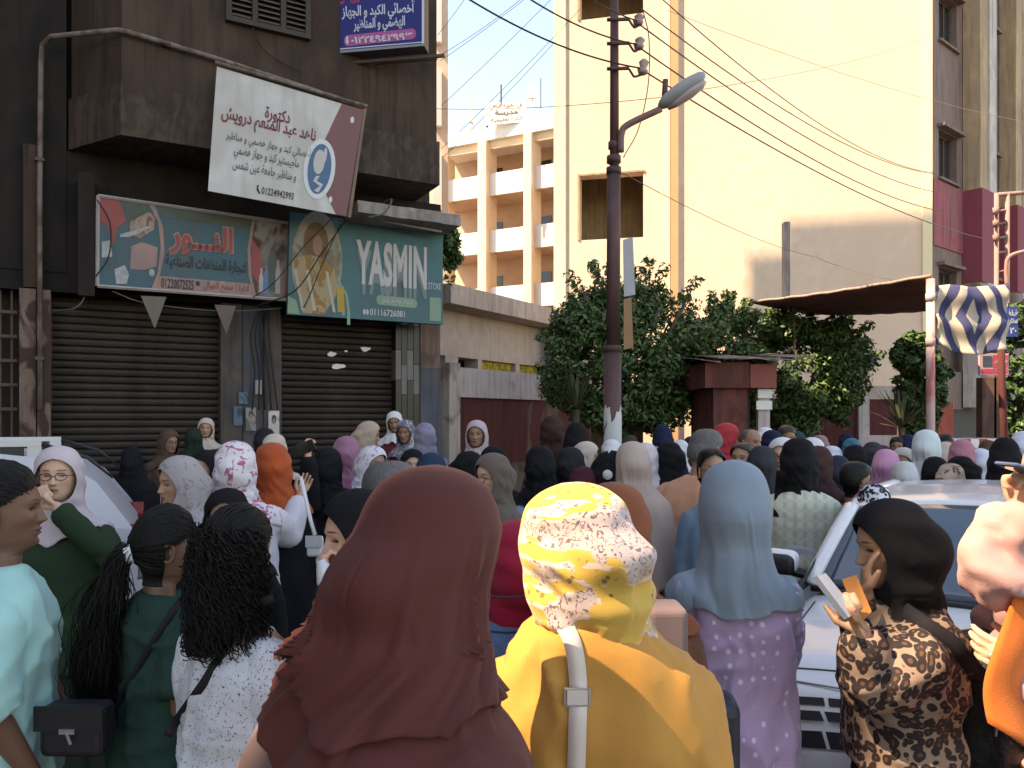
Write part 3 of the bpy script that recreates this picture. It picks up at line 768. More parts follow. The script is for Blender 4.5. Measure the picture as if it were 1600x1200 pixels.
def qletter(parent, q, s, u0, u1, v0, v1, m, off=.008, bold=0.0, th=.002, slant=0):
    co, fc = text_mesh(s, bold); mn = co.min(0); mx_ = co.max(0); V = []; n = len(co)
    for dy in (-off, -off+th):
        for c in co:
            a = (c[0]-mn[0])/(mx_[0]-mn[0]); b = (c[1]-mn[1])/max(1e-6, (mx_[1]-mn[1])); p = qp(q, u0+(u1-u0)*a, v1+(v0-v1)*b+slant*(a-.5)); V.append((p.x, p.y+dy, p.z))
    return link_mesh('lettering', mesh_from(V, list(fc)+[tuple(i+n for i in f)[::-1] for f in fc], False), parent, m)

# ---- brown building on the left, with the shuttered shops
FL = Frame(-1.15, 12.5, .878, .479)
B = FL.root('apartment_building', 'dark brown stucco building with shuttered shops at street level', 'building')
H = FL.hit
ub = H(190, 300, -.9)[0]; zb = H(190, 212, -.9)[1]; zband = H(190, 130, -.9)[1]
mb = MB(); mb.box(-14, 0, .5, 5.6, 0, 11.6); mb.build('wall', M_STUCCO, B)
u0 = H(112, 150, -.02)[0]; ur = H(683, 200, -.92)[0]
def bay(z0, z1, off, name, m):
    mb = MB(); mb.prism([(u0-off, -.02), (ub-off*.3, -.9-off), (ur+off, -.9-off), (ur+off, .498), (u0-off, .498)], z0, z1); return mb.build(name, m, B)
bay(zband, 11.6, 0, 'upper_wall', M_STUCCO); bay(zb, zband-.002, .035, 'stucco_band', M_STUCCO_R)
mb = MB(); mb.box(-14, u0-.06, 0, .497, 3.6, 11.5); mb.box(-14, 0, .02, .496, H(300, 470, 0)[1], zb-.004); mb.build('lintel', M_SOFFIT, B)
# unseen blocks added above the roof; they cast the cream wall's stepped shadow
def roof_shadow_block(c0, c1, sx, h, nm):
    dd = Vector(SUN_AZ).normalized(); pq = Vector((-.301, .954)); mb = MB(); k_ = 1.68; Mi = Matrix.Rotation(-FL.rz, 4, 'Z') @ Matrix.Translation((-FL.o.x, -FL.o.y, 0))
    pts = [dd*(sx-(c0_-16.3)*-k_)+pq*c0_ for c0_ in (c0, c1)]; pts = pts+[pts[1]+Vector((-.2, -1.2)), pts[0]+Vector((-.2, -1.2))]
    ar = sum(pts[i].x*pts[(i+1) % 4].y-pts[(i+1) % 4].x*pts[i].y for i in range(4)); pts = pts if ar > 0 else pts[::-1]
    mb.prism([(p.x, p.y) for p in pts], 11.61, h); me = mb.mesh(); me.transform(Mi); link_mesh(nm, me, B, M_STUCCO)
roof_shadow_block(13.6, 16.3, 1.3, 24.1, 'roof_shadow_block'); roof_shadow_block(16.31, 16.75, 1.3, 23.3, 'roof_shadow_step')
# pilasters / piers
def pier(x0, x1, z0, z1, name, m, y0=0.0, y1=.49):
    mb = MB(); mb.box(H(x0, 600, y0)[0], H(x1, 600, y0)[0], y0, y1, z0, z1); return mb.build(name, m, B)
zl = H(300, 470, 0)[1]-.003
pier(30, 56, 0, zl, 'pilaster', M_PEEL, -.12); pier(58, 79, 0, zl, 'pilaster', M_PEEL, -.10); pier(36, 58, zl+.02, H(40, 225, -.1)[1], 'column', M_STUCCO, -.12, -.002)
pier(345, 378, 0, zl, 'pier', M_PIER, -.02); pier(379, 412, 0, zl, 'pier', M_BLUEGREY, .06); pier(413, 438, 0, zl, 'pier', M_PIER, -.01)
pier(657, 688, H(660, 575, 0)[1], zl, 'pilaster', wmat('bare_plaster', (.20, .12, .095), (.11, .07, .055), 3, (.5, .6)), -.03)
pier(657, 688, 0, H(660, 575, 0)[1]-.003, 'pilaster', M_BLUEGREY, -.028)
# tiles of the pilaster beside the second shutter
xs = [618, 627, 636, 646, 656]
for i in range(4):
    z = .12+(.25 if i % 2 else 0); k = i
    while z < zl-.05:
        h = .62 if (k % 2) else .48; x0 = H(xs[i], 600, .0)[0]; x1 = H(xs[i+1], 600, .0)[0]
        mb = MB(); mb.box(x0+.004, x1-.004, .0-(.006 if k % 2 else 0), .49, z+.004, min(z+h, zl)-.004); mb.build('tile', M_TILEB if k % 2 else M_TILEG, B); z += h; k += 1
# shop interiors' shutters, slat by slat
def shutter(x0, x1, y, label, tears):
    a = H(x0, 600, y)[0]; b_ = H(x1, 600, y)[0]
    S = empty('roller_shutter', tuple((FL.o+FL.d*a+FL.n*y).to_3d()), FL.rz, label, 'shutter', 'roller shutters of the brown building')
    w = b_-a; hz = .098; n = int((zl-.12)/hz)
    mbs = MB(); prof = [(0, 0), (-.018, .014), (-.026, .045), (-.02, .075), (-.004, .09), (.012, .09), (.012, 0)]
    V = [(x, p[0], p[1]) for x in (0, w) for p in prof]; k = len(prof)
    mbs.add(V, [tuple(range(k))[::-1], tuple(range(k, 2*k))]+[(i, (i+1) % k, k+(i+1) % k, k+i) for i in range(k)]); me = mbs.mesh()
    for i in range(n): link_mesh('slat', me, S, M_SHUT, (0, 0, .13+i*hz))
    mb = MB(); mb.box(-.0, w, -.03, .02, .0, .125); mb.build('bottom_rail', M_FRAME, S)
    for s2 in (0, 1): mb = MB(); mb.box(s2*w-.03*(1-s2)+.001*(1-s2), s2*w+.03*s2-.001*s2, -.045, .03, 0, n*hz+.12); mb.build('guide_rail', M_FRAME, S)
    for (tx, ty, ts) in tears:
        cx = H(tx, ty, y)[0]-a; cz = H(tx, ty, y)[1]; mb = MB(); rr = random.Random(int(tx)); pts = [(cx+ts*(.7+.6*rr.random())*cos(q), cz+ts*.45*(.5+.9*rr.random())*sin(q)) for q in np.linspace(0, 2*pi, 12)[:-1]]
        mb.add([(p[0], -.03, p[1]) for p in pts]+[(p[0], -.027, p[1]) for p in pts], [tuple(range(11)), tuple(range(11, 22))[::-1]]+[(i, 11+i, 11+(i+1) % 11, (i+1) % 11) for i in range(11)]); mb.build('torn_paper', M_WHITE, S)
    return S
shutter(80, 344, .22, 'closed brown roller shutter below the faded red and blue shop sign', [])
shutter(439, 617, .22, 'closed brown roller shutter with paper scraps below the green shop sign', [(517, 553, .07), (527, 572, .10), (571, 545, .09), (540, 549, .03)])
# left-hand doorway lattice at the picture's edge
mb = MB()
for yy in range(335, 660, 38): z = H(10, yy, .1)[1]; mb.box(H(-60, 600, .1)[0], H(27, 600, .1)[0], .1, .14, z-.02, z+.02)
for xx in (-40, -20, 0, 18): mb.box(H(xx, 600, .12)[0]-.012, H(xx, 600, .12)[0]+.012, .145, .17, .1, H(10, 300, .1)[1])
tag(mb.build('window_grille', M_FRAME, B), kind='stuff')
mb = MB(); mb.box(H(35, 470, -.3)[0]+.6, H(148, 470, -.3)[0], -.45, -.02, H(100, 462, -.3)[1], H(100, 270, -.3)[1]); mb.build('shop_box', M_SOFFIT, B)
# louvred window
x0, _ = H(352, 0, -.92); x1, _ = H(484, 0, -.92); z1 = H(430, 52, -.92)[1]
wv = MB(); fr = .07
wv.box(x0, x1, -.99, -.9, z1, z1+fr); wv.box(x0, x0+fr, -.99, -.9, z1+fr, z1+1.5); wv.box(x1-fr, x1, -.99, -.9, z1+fr, z1+1.5)
for i in (1, 2): c_ = x0+(x1-x0)*i/3; wv.box(c_-.035, c_+.035, -.985, -.9, z1+fr, z1+1.5)
wv.box(x0, x1, -.99, -.9, z1+1.5, z1+1.57)
M_LOUV = mat('louvre_wood', (.05, .035, .028), .7, .2)
wo = wv.build('window', M_LOUV, B)
for i in range(3):
    a = x0+(x1-x0)*i/3+.045; b_ = x0+(x1-x0)*(i+1)/3-.045; sl = MB(); sl.add([(a, -.975, 0), (b_, -.975, 0), (b_, -.915, .045), (a, -.915, .045), (a, -.975, .012), (b_, -.975, .012), (b_, -.915, .057), (a, -.915, .057)], [(0, 1, 2, 3)[::-1], (4, 5, 6, 7), (0, 1, 5, 4), (1, 2, 6, 5), (2, 3, 7, 6), (3, 0, 4, 7)]); me = sl.mesh()
    for k in range(20): link_mesh('slat', me, wo, mat('louvre_slat', (.10, .075, .062), .7, .2), (0, 0, z1+.09+k*.07))
# concrete canopy over the green sign
mb = MB(); r_ = random.Random(4); a, b_ = H(560, 320, -1.25)[0], H(722, 320, -1.25)[0]; n = 18; pts = [(a+(b_-a)*i/n, -1.25+.05*r_.random()) for i in range(n+1)]
zc = H(690, 348, -1.25)[1]; mb.prism(pts+[(b_, -.0), (a, -.0)], zc, zc+.11); mb.prism([(p[0], p[1]+.03) for p in pts]+[(b_-.05, .0), (a, .0)], zc+.112, zc+.17); mb.build('canopy', M_CONC, B)
# drain pipe
def Lp(px, py, y): return FL.pt(px, py, y)
P0 = [Lp(62, 640, -.16), Lp(62, 300, -.16), Lp(64, 100, -.16), Lp(66, 70, -.18), Lp(80, 57, -.3), Lp(184, 47, -.97), Lp(200, 50, -.97), Lp(340, 92, -.97), Lp(572, 168, -1.0)]
mb = MB(); mb.tube(P0, .032, 10); tag(mb.build('drain_pipe', M_PIPE, B, True))
for t_ in ((62, 560), (62, 250), (260, 68)): 
    p = Lp(t_[0], t_[1], -.16 if t_[0] < 100 else -.97); mb = MB(); mb.box(p.x-.05, p.x+.05, p.y-.045, p.y+.06, p.z-.02, p.z+.02); mb.build('pipe_bracket', M_FRAME, B)
# ---- signs
M_W = wmat('sign_white', (.55, .54, .52), (.48, .46, .43), 1.5, dark=(.44, .42, .39), bump=.08, bs=6); M_MAR = mat('sign_maroon', (.20, .085, .085), .6, .05); M_NAVY = mat('sign_navy', (.05, .13, .24), .5, 0)
M_INK = mat('ink_dark', (.035, .03, .035), .6, 0); M_INKR = mat('ink_maroon', (.20, .03, .05), .6, 0); M_INKG = mat('ink_grey', (.11, .095, .10), .6, 0)
M_TEAL = wmat('banner_teal', (.025, .12, .135), (.03, .10, .115), 2, streak=False, rough=.45, bump=.1); M_GRN = mat('banner_green', (.18, .28, .20), .5, .1)
y = -1.3; Q = [Lp(339, 104, y), Lp(568, 172, y), Lp(541, 338, y), Lp(325, 298, y)]
r0 = empty('banner_sign', tuple(FL.o.to_3d()), FL.rz, 'white and maroon doctor banner with a blue round emblem, hanging from the pipe', 'sign')
panel('banner', Q, .02, M_W, r0)
patch('maroon_field', Q, [(.84, .0), (.72, .52), (.80, .80), (.92, 1), (1, 1), (1, 0)], M_MAR, r0)
E0 = (.748, .63); k_ = .092
patch('emblem_ring', Q, ell(*E0, k_*1.25, .27), mat('emblem_white', (.6, .62, .62), .6, 0), r0, .008)
patch('emblem', Q, ell(*E0, k_*.92, .225), M_NAVY, r0, .012)
patch('emblem_stomach', Q, ell(E0[0]-.01, E0[1]-.06, .040, .11)+[], M_W, r0, .015)
patch('emblem_stomach', Q, ell(E0[0]+.025, E0[1]-.13, .014, .07), M_W, r0, .0155)
patch('emblem_bowel', Q, [(E0[0]-.02, E0[1]+.07), (E0[0]-.035, E0[1]+.12), (E0[0]+.02, E0[1]+.15), (E0[0]-.02, E0[1]+.20), (E0[0]+.015, E0[1]+.21), (E0[0]+.04, E0[1]+.13), (E0[0]-.01, E0[1]+.11), (E0[0]+.01, E0[1]+.06)], M_W, r0, .016)
for (s_, u_0, u_1, v_0, v_1, m_, b_) in (('دكتورة', .33, .50, .20, .335, M_INKR, .02), ('ناهد عبد المنعم درويش', .05, .69, .29, .45, M_INKR, .02), ('أخصائي كبد و جهاز هضمي و مناظير', .09, .67, .47, .585, M_INKG, .004),
      ('ماجيستير كبد و جهاز هضمي', .15, .60, .585, .70, M_INKG, .004), ('و مناظير جامعة عين شمس', .15, .59, .70, .80, M_INKG, .004), ('01224942993', .36, .59, .885, .945, M_INK, .01)):
    qletter(r0, Q, s_, u_0, u_1, v_0, v_1, m_, bold=b_)
patch('phone_icon', Q, [(.325, .88), (.34, .875), (.335, .90), (.345, .925), (.355, .94), (.345, .95), (.325, .92)], M_INK, r0)
for cv in (.12, .88): patch('dot', Q, ell(.93 if cv < .5 else .86, cv, .014, .03, 12), mat('emblem_white', (.6, .62, .62), .6, 0), r0, .008)
mb = MB(); mb.tube([Lp(336, 97, y-.02), Lp(574, 166, y-.02)], .022, 8); mb.build('hanging_rod', M_PIPE, r0, True)
mb = MB(); mb.tube([Lp(570, 168, y+.02), Lp(545, 340, y+.02)], .03, 6); mb.build('side_bar', mat('wood_bar', (.2, .13, .09), .7, .2), r0)
# faded soap-shop sign
y = -.42; Q = [Lp(153, 306, y), Lp(453, 349, y), Lp(451, 469, y), Lp(152, 447, y)]
r1 = empty('shop_sign', tuple(FL.o.to_3d()), FL.rz, 'faded red and blue shop sign with cleaning products, above the left shutter', 'sign')
panel('board', Q, .08, wmat('faded_blue', (.03, .095, .125), (.05, .085, .095), 2.5, streak=False, rough=.5), r1)
MR = mat('faded_red', (.30, .055, .05), .5, .12, 5); MP = wmat('faded_peach', (.36, .23, .20), (.30, .20, .19), 5, streak=False); MG = mat('faded_leaf', (.06, .075, .055), .5, .3)
for (a, b_) in ((0, 1), (1, 2), (2, 3), (3, 0)):
    mb = MB(); mb.tube([Q[a]+Vector((0, -.015, 0)), Q[b_]+Vector((0, -.015, 0))], .022, 4); mb.build('frame', mat('sign_frame', (.42, .36, .35), .6, .15), r1)
patch('strip', Q, rect(.29, .80, .83, .985), MP, r1, .004)
patch('dark_corner', Q, rect(.30, .80, .01, .14), MG, r1, .0045)
patch('ribbon', Q, [(.24, .0), (.27, .0), (.315, .25), (.325, .55), (.30, .85), (.285, .99), (.26, .99), (.29, .8), (.305, .5), (.29, .2)], MP, r1, .009)
patch('photo_left', Q, [(.005, .01), (.10, .01), (.135, .24), (.09, .33), (.08, .55), (.04, .30), (.005, .28)], MR, r1, .006)
patch('leaves', Q, [(.11, .01), (.24, .01), (.25, .16), (.20, .30), (.15, .28)], MG, r1, .0062)
patch('bottle', Q, [(.16, .52), (.21, .46), (.29, .50), (.285, .72), (.22, .78), (.155, .78)], MP, r1, .0075)
patch('bottle', Q, [(.15, .25), (.24, .11), (.275, .13), (.27, .30), (.20, .42), (.155, .38)], wmat('faded_label', (.33, .26, .20), (.22, .09, .08), 14, streak=False), r1, .0078)
patch('bottle', Q, [(.08, .80), (.13, .74), (.15, .84), (.14, .95), (.09, .96)], mat('faded_white', (.33, .34, .35), .6, .3, 20), r1, .0072)
patch('bottle', Q, [(.02, .50), (.06, .48), (.07, .66), (.02, .68)], mat('faded_white', (.33, .34, .35)), r1, .0072)
patch('swoosh', Q, [(.105, .40), (.25, .26), (.25, .285), (.15, .42), (.105, .43)], mat('faded_white', (.33, .34, .35)), r1, .0098)
patch('cap', Q, ell(.262, .80, .014, .045, 14), mat('faded_white', (.33, .34, .35)), r1, .010)
patch('photo_right', Q, [(.80, .01), (.995, .01), (.995, .985), (.81, .985), (.785, .6), (.785, .3)], wmat('faded_photo', (.22, .20, .18), (.10, .05, .045), 5, streak=False), r1, .0055)
patch('ribbon', Q, [(.785, .02), (.80, .02), (.778, .4), (.79, .8), (.815, .985), (.80, .985), (.77, .75), (.76, .4)], MP, r1, .009)
patch('tomatoes', Q, [(.78, .25), (.83, .40), (.855, .7), (.83, .85), (.79, .7)], MR, r1, .0085)
for (u_, w_, v0, v1, c_) in ((.84, .012, .62, .93, (.35, .35, .38)), (.87, .016, .58, .95, (.1, .17, .3)), (.90, .02, .35, .9, (.07, .08, .07)), (.935, .014, .5, .93, (.35, .33, .3)), (.965, .012, .55, .95, (.3, .12, .1))):
    patch('bottle', Q, [(u_-w_, v0+.12), (u_-w_*.4, v0+.06), (u_-w_*.4, v0), (u_+w_*.4, v0), (u_+w_*.4, v0+.06), (u_+w_, v0+.12), (u_+w_, v1), (u_-w_, v1)][::-1], mat('bottle_%d' % int(u_*100), c_, .5, .2), r1, .0105)
qletter(r1, Q, 'النـــور', .35, .68, .17, .56, MR, bold=.035, off=.012); qletter(r1, Q, 'النـــور', .343, .687, .155, .575, MP, bold=.075, off=.0095)
qletter(r1, Q, 'لتجارة المنظفات الصناعية', .33, .755, .56, .74, M_INK, bold=.02, off=.011)
qletter(r1, Q, '01220072525', .31, .475, .85, .965, M_INK, bold=.015, off=.011); qletter(r1, Q, 'ادارة | سمح الفوال', .53, .77, .845, .97, MR, bold=.01, off=.011)
patch('phone_icon', Q, ell(.497, .88, .011, .03, 10), M_INK, r1, .011)
# green YASMIN banner
y = -.60; Q = [Lp(453, 331, y), Lp(692, 361, y), Lp(692, 507, y), Lp(449, 491, y)]
r2 = empty('shop_sign', tuple(FL.o.to_3d()), FL.rz, 'dark green YASMIN STORE banner above the right shutter', 'sign')
panel('banner', Q, .10, M_TEAL, r2)
patch('photo_circle', Q, ell(.17, .46, .155, .50, 30), wmat('pale_disc', (.30, .28, .22), (.20, .15, .11), 4, streak=False), r2, .004)
patch('photo_hair', Q, ell(.16, .27, .075, .20, 20), mat('photo_brown', (.17, .085, .045), .6, .35, 14), r2, .006)
patch('photo_face', Q, ell(.17, .30, .030, .10, 16), mat('photo_skin', (.30, .17, .12), .6, .1), r2, .008)
patch('photo_jewellery', Q, [(.03, .45), (.12, .40), (.20, .42), (.28, .52), (.29, .75), (.22, .98), (.09, .98), (.05, .75)], wmat('photo_ochre', (.30, .16, .06), (.36, .27, .17), 7, (.45, .5), streak=False), r2, .007)
for (a0, w_) in ((.03, .016), (.10, .02), (.22, .018)): patch('photo_stripe', Q, [(a0, .55), (a0+w_, .55), (a0+w_+.05, .95), (a0+.05, .95)], mat('photo_cream', (.42, .36, .28), .6, .1), r2, .009)
patch('green_corner', Q, [(0, .82), (.05, .86), (.07, .99), (0, .99)], M_GRN, r2, .0085)
for j in (0, 1): patch('arc', Q, [(.30+.035*j+.045*sin(t_), .62+.09*j+.36*(1-cos(t_))) for t_ in np.linspace(0, pi/2, 8)]+[(.295+.035*j+.03*sin(t_), .645+.09*j+.33*(1-cos(t_))) for t_ in np.linspace(pi/2, 0, 8)], M_GRN, r2, .0088)
patch('yellow_tag', Q, [(.29, .70), (.335, .68), (.345, .93), (.30, .95)], mat('tag_yellow', (.42, .26, .05), .6, .1), r2, .0095)
qletter(r2, Q, 'YASMIN', .415, .885, .29, .75, mat('ink_shadow', (.16, .20, .20), .6, 0), bold=.035, off=.006); qletter(r2, Q, 'YASMIN', .41, .885, .19, .65, mat('ink_pale', (.46, .44, .44), .6, 0), bold=.035, off=.009, th=.003)
qletter(r2, Q, 'STORE', .895, .985, .565, .635, mat('ink_pale', (.46, .44, .44)), bold=.01)
patch('pill', Q, [(.565+.02*cos(t_), .79+.05*sin(t_)) for t_ in np.linspace(pi/2, 3*pi/2, 8)]+[(.80+.02*cos(t_), .80+.05*sin(t_)) for t_ in np.linspace(-pi/2, pi/2, 8)], M_GRN, r2, .005)
qletter(r2, Q, 'شيك وانطلقي', .58, .785, .765, .825, mat('ink_pale', (.46, .44, .44)), bold=.01)
qletter(r2, Q, '01116726081', .505, .735, .885, .955, mat('ink_pale', (.46, .44, .44)), bold=.02); 
for cu in (.468, .488): patch('contact_icon', Q, ell(cu, .925, .009, .03, 12), mat('ink_pale', (.46, .44, .44)), r2, .008)
patch('pale_label', Q, rect(.905, .985, .72, .97), M_GRN, r2, .006)
# blue doctor's box sign
FB = Frame(P(593, 0, 10.7).x, 10.7, .975, -.16); Q = [FB.pt(520, -75, 0), FB.pt(663, -78, 0), FB.pt(663, 72, 0), FB.pt(523, 84, 0)]
r3 = FB.root('box_sign', 'royal blue box sign with white Arabic lettering and a pink phone number', 'sign')
panel('box', Q, .22, mat('box_side', (.10, .07, .075), .6, .1), r3)
patch('face', Q, rect(.01, .99, .01, .985), mat('royal_blue', (.012, .03, .19), .35, .04), r3, .005)
MWI = mat('ink_white', (.62, .64, .72), .5, 0)
for rc in (rect(.0, .025, 0, 1), rect(.975, 1, 0, 1), rect(.025, .975, .955, .965)): patch('rim', Q, rc, MWI, r3, .009)
patch('rim', Q, rect(.0, 1, .975, 1), mat('rim_grey', (.25, .26, .3), .5, 0), r3, .0095)
MPK = mat('sign_pink', (.46, .10, .30), .5, .05); MREDT = mat('sign_red', (.5, .05, .09), .5, 0)
qletter(r3, Q, 'درويش', .06, .35, .35, .52, MREDT, bold=.02); qletter(r3, Q, 'د. ناهد', .5, .9, .30, .47, MWI, bold=.02)
qletter(r3, Q, 'أخصائي الكبد و الجهاز', .09, .90, .51, .70, MWI, bold=.025); qletter(r3, Q, 'الهضمي و المناظير', .22, .79, .67, .83, MWI, bold=.025)
patch('number_plate', Q, [(.15+.04*cos(t_), .885+.055*sin(t_)) for t_ in np.linspace(pi/2, 3*pi/2, 8)]+[(.87+.04*cos(t_), .865+.055*sin(t_)) for t_ in np.linspace(-pi/2, pi/2, 8)], MPK, r3, .008)
qletter(r3, Q, '٠١٢٢٤٩٤٢٩٩٣', .19, .87, .835, .92, MWI, bold=.03, off=.012); patch('phone_icon', Q, [(.135, .85), (.16, .84), (.155, .875), (.165, .90), (.15, .925), (.13, .90)], MWI, r3, .012)
mb = MB(); z = Q[3].z; mb.box(Q[3].x+.1, Q[2].x+.25, .12, .16, z-.10, z-.06); mb.box(Q[3].x-.25, Q[2].x+.1, .28, .32, z-.05, z-.01); mb.build('bracket', M_FRAME, r3)
# cornice pieces, bunting, cables on the facade
for i, (x_, y_, w_, h_) in enumerate(((240, 462, 20, 52), (352, 476, 17, 46))):
    rb = empty('bunting_flag', tuple(FL.o.to_3d()), FL.rz, ['grey triangular flag below the left half of the faded sign', 'small triangular flag hanging beside the pier between shutters'][i], 'flag', 'bunting below the shop sign')
    a, b_, c_ = Lp(x_-w_, y_, -.5), Lp(x_+w_, y_+2, -.5), Lp(x_+2, y_+h_, -.46); mb = MB(); mb.add([a, b_, c_, a+Vector((0, .006, 0)), b_+Vector((0, .006, 0)), c_+Vector((0, .006, 0))], [(0, 2, 1), (3, 4, 5), (0, 1, 4, 3), (1, 2, 5, 4), (2, 0, 3, 5)]); mb.build('pennant', mat('pennant_%d' % i, ((.17, .14, .12), (.15, .11, .10))[i], .8, .1), rb)
def cable(name, pts, r, m, label, parent_frame=None, n=20, grp=None, sub=None):
    mb = MB(); mb.tube([Vector(p) for p in curve_pts([tuple(p) for p in pts], n)], r, 5); o = mb.build(name, m, None, True)
    if parent_frame: o.location = (parent_frame.o.x, parent_frame.o.y, 0); o.rotation_euler = (0, 0, parent_frame.rz)
    return tag(o, label, 'cable', grp)
cable('cable', [Lp(393, 35, -.96), Lp(405, 68, -.97), Lp(430, 92, -.97), Lp(470, 112, -.97)], .008, M_BLACK, 'short black cable drooping below the louvred window', FL)
cable('cable', [Lp(152, 312, -.5), Lp(172, 350, -.55), Lp(170, 400, -.55), Lp(150, 432, -.5)], .009, M_BLACK, 'black cable bowing over the left edge of the faded sign', FL)
cable('cable', [Lp(133, 446, -.3), Lp(130, 468, -.35), Lp(115, 482, -.35), Lp(82, 486, -.2)], .012, M_WIREG, 'grey cable loop by the peeling pilaster', FL)
cable('cable', [Lp(175, 455, -.4), Lp(230, 474, -.42), Lp(345, 486, -.42), Lp(440, 482, -.4)], .009, M_WIREG, 'sagging grey cable strung under the faded sign', FL)
cable('cable', [Lp(540, 345, -.75), Lp(500, 400, -.78), Lp(460, 455, -.75), Lp(400, 478, -.5)], .010, M_BLACK, 'black cable slanting across the left of the green banner', FL)
cable('cable', [Lp(532, 350, -.75), Lp(505, 410, -.76), Lp(480, 470, -.72), Lp(462, 500, -.2)], .008, M_BLACK, 'thin black cable steeply crossing the green banner', FL)
cable('cable', [Lp(520, 340, -.75), Lp(475, 385, -.76), Lp(430, 440, -.7), Lp(395, 465, -.5)], .007, M_BLACK, 'black cable over the seam between both shop signs', FL)
cable('cable', [Lp(575, 340, -1.3), Lp(600, 333, -1.32), Lp(612, 312, -1.3), Lp(600, 316, -1.0)], .012, M_WIREG, 'grey cable looped over the concrete canopy', FL)
mb = MB(); mb.tube([Lp(597, 345, -.95), Lp(690, 362, -.95)], .018, 6); tag(mb.build('light_tube', mat('tube_grey', (.3, .3, .3), .4, 0), None, True), 'thin tube fixed under the concrete canopy', 'tube light'); _o = bpy.data.objects['light_tube']; _o.location = (FL.o.x, FL.o.y, 0); _o.rotation_euler = (0, 0, FL.rz)
# tangle of dark cables on the pier
for i in range(5):
    x_ = 392+i*7; cable('cable', [Lp(x_+20-i*5, 470, -.15), Lp(x_, 520, -.1), Lp(x_+6, 580, -.08), Lp(x_+2+3*i, 640, -.06)], .012, M_BLACK, ['leftmost', 'second', 'middle', 'fourth', 'rightmost'][i]+' black cable of the bundle on the pier between shutters', FL, grp='cables bundled on the pier')
# posters on the pier
rr = random.Random(3)
for i, (x_, y_, w_, h_, c_, lab) in enumerate(((372, 650, 14, 30, (.10, .14, .19), 'blue poster on the left of the pier'), (392, 655, 16, 36, (.28, .26, .24), 'pale poster with a dark head in the middle of the pier'), (428, 664, 17, 44, (.52, .50, .48), 'white election poster beside the right shutter'), (404, 605, 10, 22, (.40, .36, .32), 'torn white paper high on the pier'), (380, 622, 14, 18, (.09, .16, .20), 'small teal poster below the torn paper'))):
    yy = -.05; q = [Lp(x_-w_/2, y_-h_/2, yy), Lp(x_+w_/2, y_-h_/2, yy), Lp(x_+w_/2, y_+h_/2, yy), Lp(x_-w_/2, y_+h_/2, yy)]
    rp = empty('poster', tuple(FL.o.to_3d()), FL.rz, lab, 'poster', 'posters on the pier'); panel('sheet', q, .004, wmat('poster_%d' % i, c_, tuple(v*.5 for v in c_), 9, (.55, .6), streak=False), rp)
    if i in (1, 2): patch('portrait', q, ell(.5, .3, .22, .16, 12), M_INK, rp); patch('portrait_face', q, ell(.5, .36, .14, .11, 12), mat('photo_skin', (.30, .17, .12)), rp, .006)
# pavement by the shops
mb = MB(); mb.box(-14, 1.2, -2.1, .49, 0, .13); o = mb.build('pavement', wmat('pavement_tiles', (.20, .17, .15), (.13, .11, .10), 2)); o.location = (FL.o.x, FL.o.y, 0); o.rotation_euler = (0, 0, FL.rz); tag(o, 'raised pavement in front of the shuttered shops', kind='structure')
# ---- pale building just behind, seen as a strip right of the brown one
FP = Frame(P(640, 0, 30).x, 30, 1, .1); rp = FP.root('pale_building', 'pale cream building edge just right of the brown one', 'building')
mb = MB(); mb.box(-2, FP.hit(700, 0)[0], 0, 5, 0, 24); mb.build('wall', M_YEL, rp); mb = MB()
for i in range(5): z = FP.hit(690, 330-i*130)[1]; mb = MB(); mb.box(.9, FP.hit(690, 0)[0], -.25, -.003, z, z+2.2); mb.build('balcony', M_WHITEW, rp)
# ---- boundary wall and low building
FW = Frame(-1.10, 13.3, 2.55, 3.7); rw = FW.root('boundary_wall', 'limewashed wall with dark red lower part right of the shops', 'wall')
L_ = 5.2; zt = FW.hit(710, 573)[1]; zm = FW.hit(710, 620)[1]
mb = MB(); mb.box(.26, L_, 0, .25, zm, zt); mb.build('coping', M_LILAC, rw); mb = MB(); mb.box(.26, L_, .05, .22, 0, zm-.003); mb.build('panel', M_RED, rw)
mb = MB(); mb.box(.27, L_, .035, .048, 0, .85); mb.build('bare_base', wmat('bare_concrete', (.17, .13, .11), (.10, .04, .035), 1.8, (.5, .6)), rw)
mb = MB(); mb.box(-.05, .255, -.06, .3, 0, zt+.06); mb.build('pillar', wmat('peeling_white', (.50, .42, .38), (.22, .16, .14), 2.4, (.52, .6)), rw)
FH = Frame(P(690, 0, 17).x, 17, P(870, 0, 21.5).x-P(690, 0, 17).x, 4.5); rh = FH.root('low_building', 'low beige building with overhanging flat roof slab behind the wall', 'building')
zt = FH.hit(690, 453)[1]; mb = MB(); mb.box(-.6, 7.5, -.7, 5, zt-.42, zt); mb.build('roof', wmat('roof_slab', (.42, .35, .32), (.34, .28, .25), 1), rh)
mb = MB(); z1 = FH.hit(700, 556)[1]; mb.box(-.5, 7.4, 0, 4.8, z1, zt-.422); mb.box(-.5, 7.4, 0, 4.8, 0, z1-.75); mb.build('wall', M_BEIGE, rh)
mb = MB(); mb.box(-.45, 7.3, .5, 4.7, z1-.75, z1); mb.build('inner_wall', M_GLASS, rh)
for i, (a, b_) in enumerate(((696, 716), (747, 753), (806, 812))): mb = MB(); mb.box(FH.hit(a, 560)[0], FH.hit(b_, 560)[0], .002, .4, z1-.748, z1-.002); mb.build('window_post', M_BEIGE, rh)
mb = MB(); mb.box(FH.hit(754, 560)[0], FH.hit(805, 560)[0], .1, .14, z1-.74, z1-.01); mb.box(FH.hit(813, 560)[0], FH.hit(845, 560)[0], .1, .14, z1-.74, z1-.01)
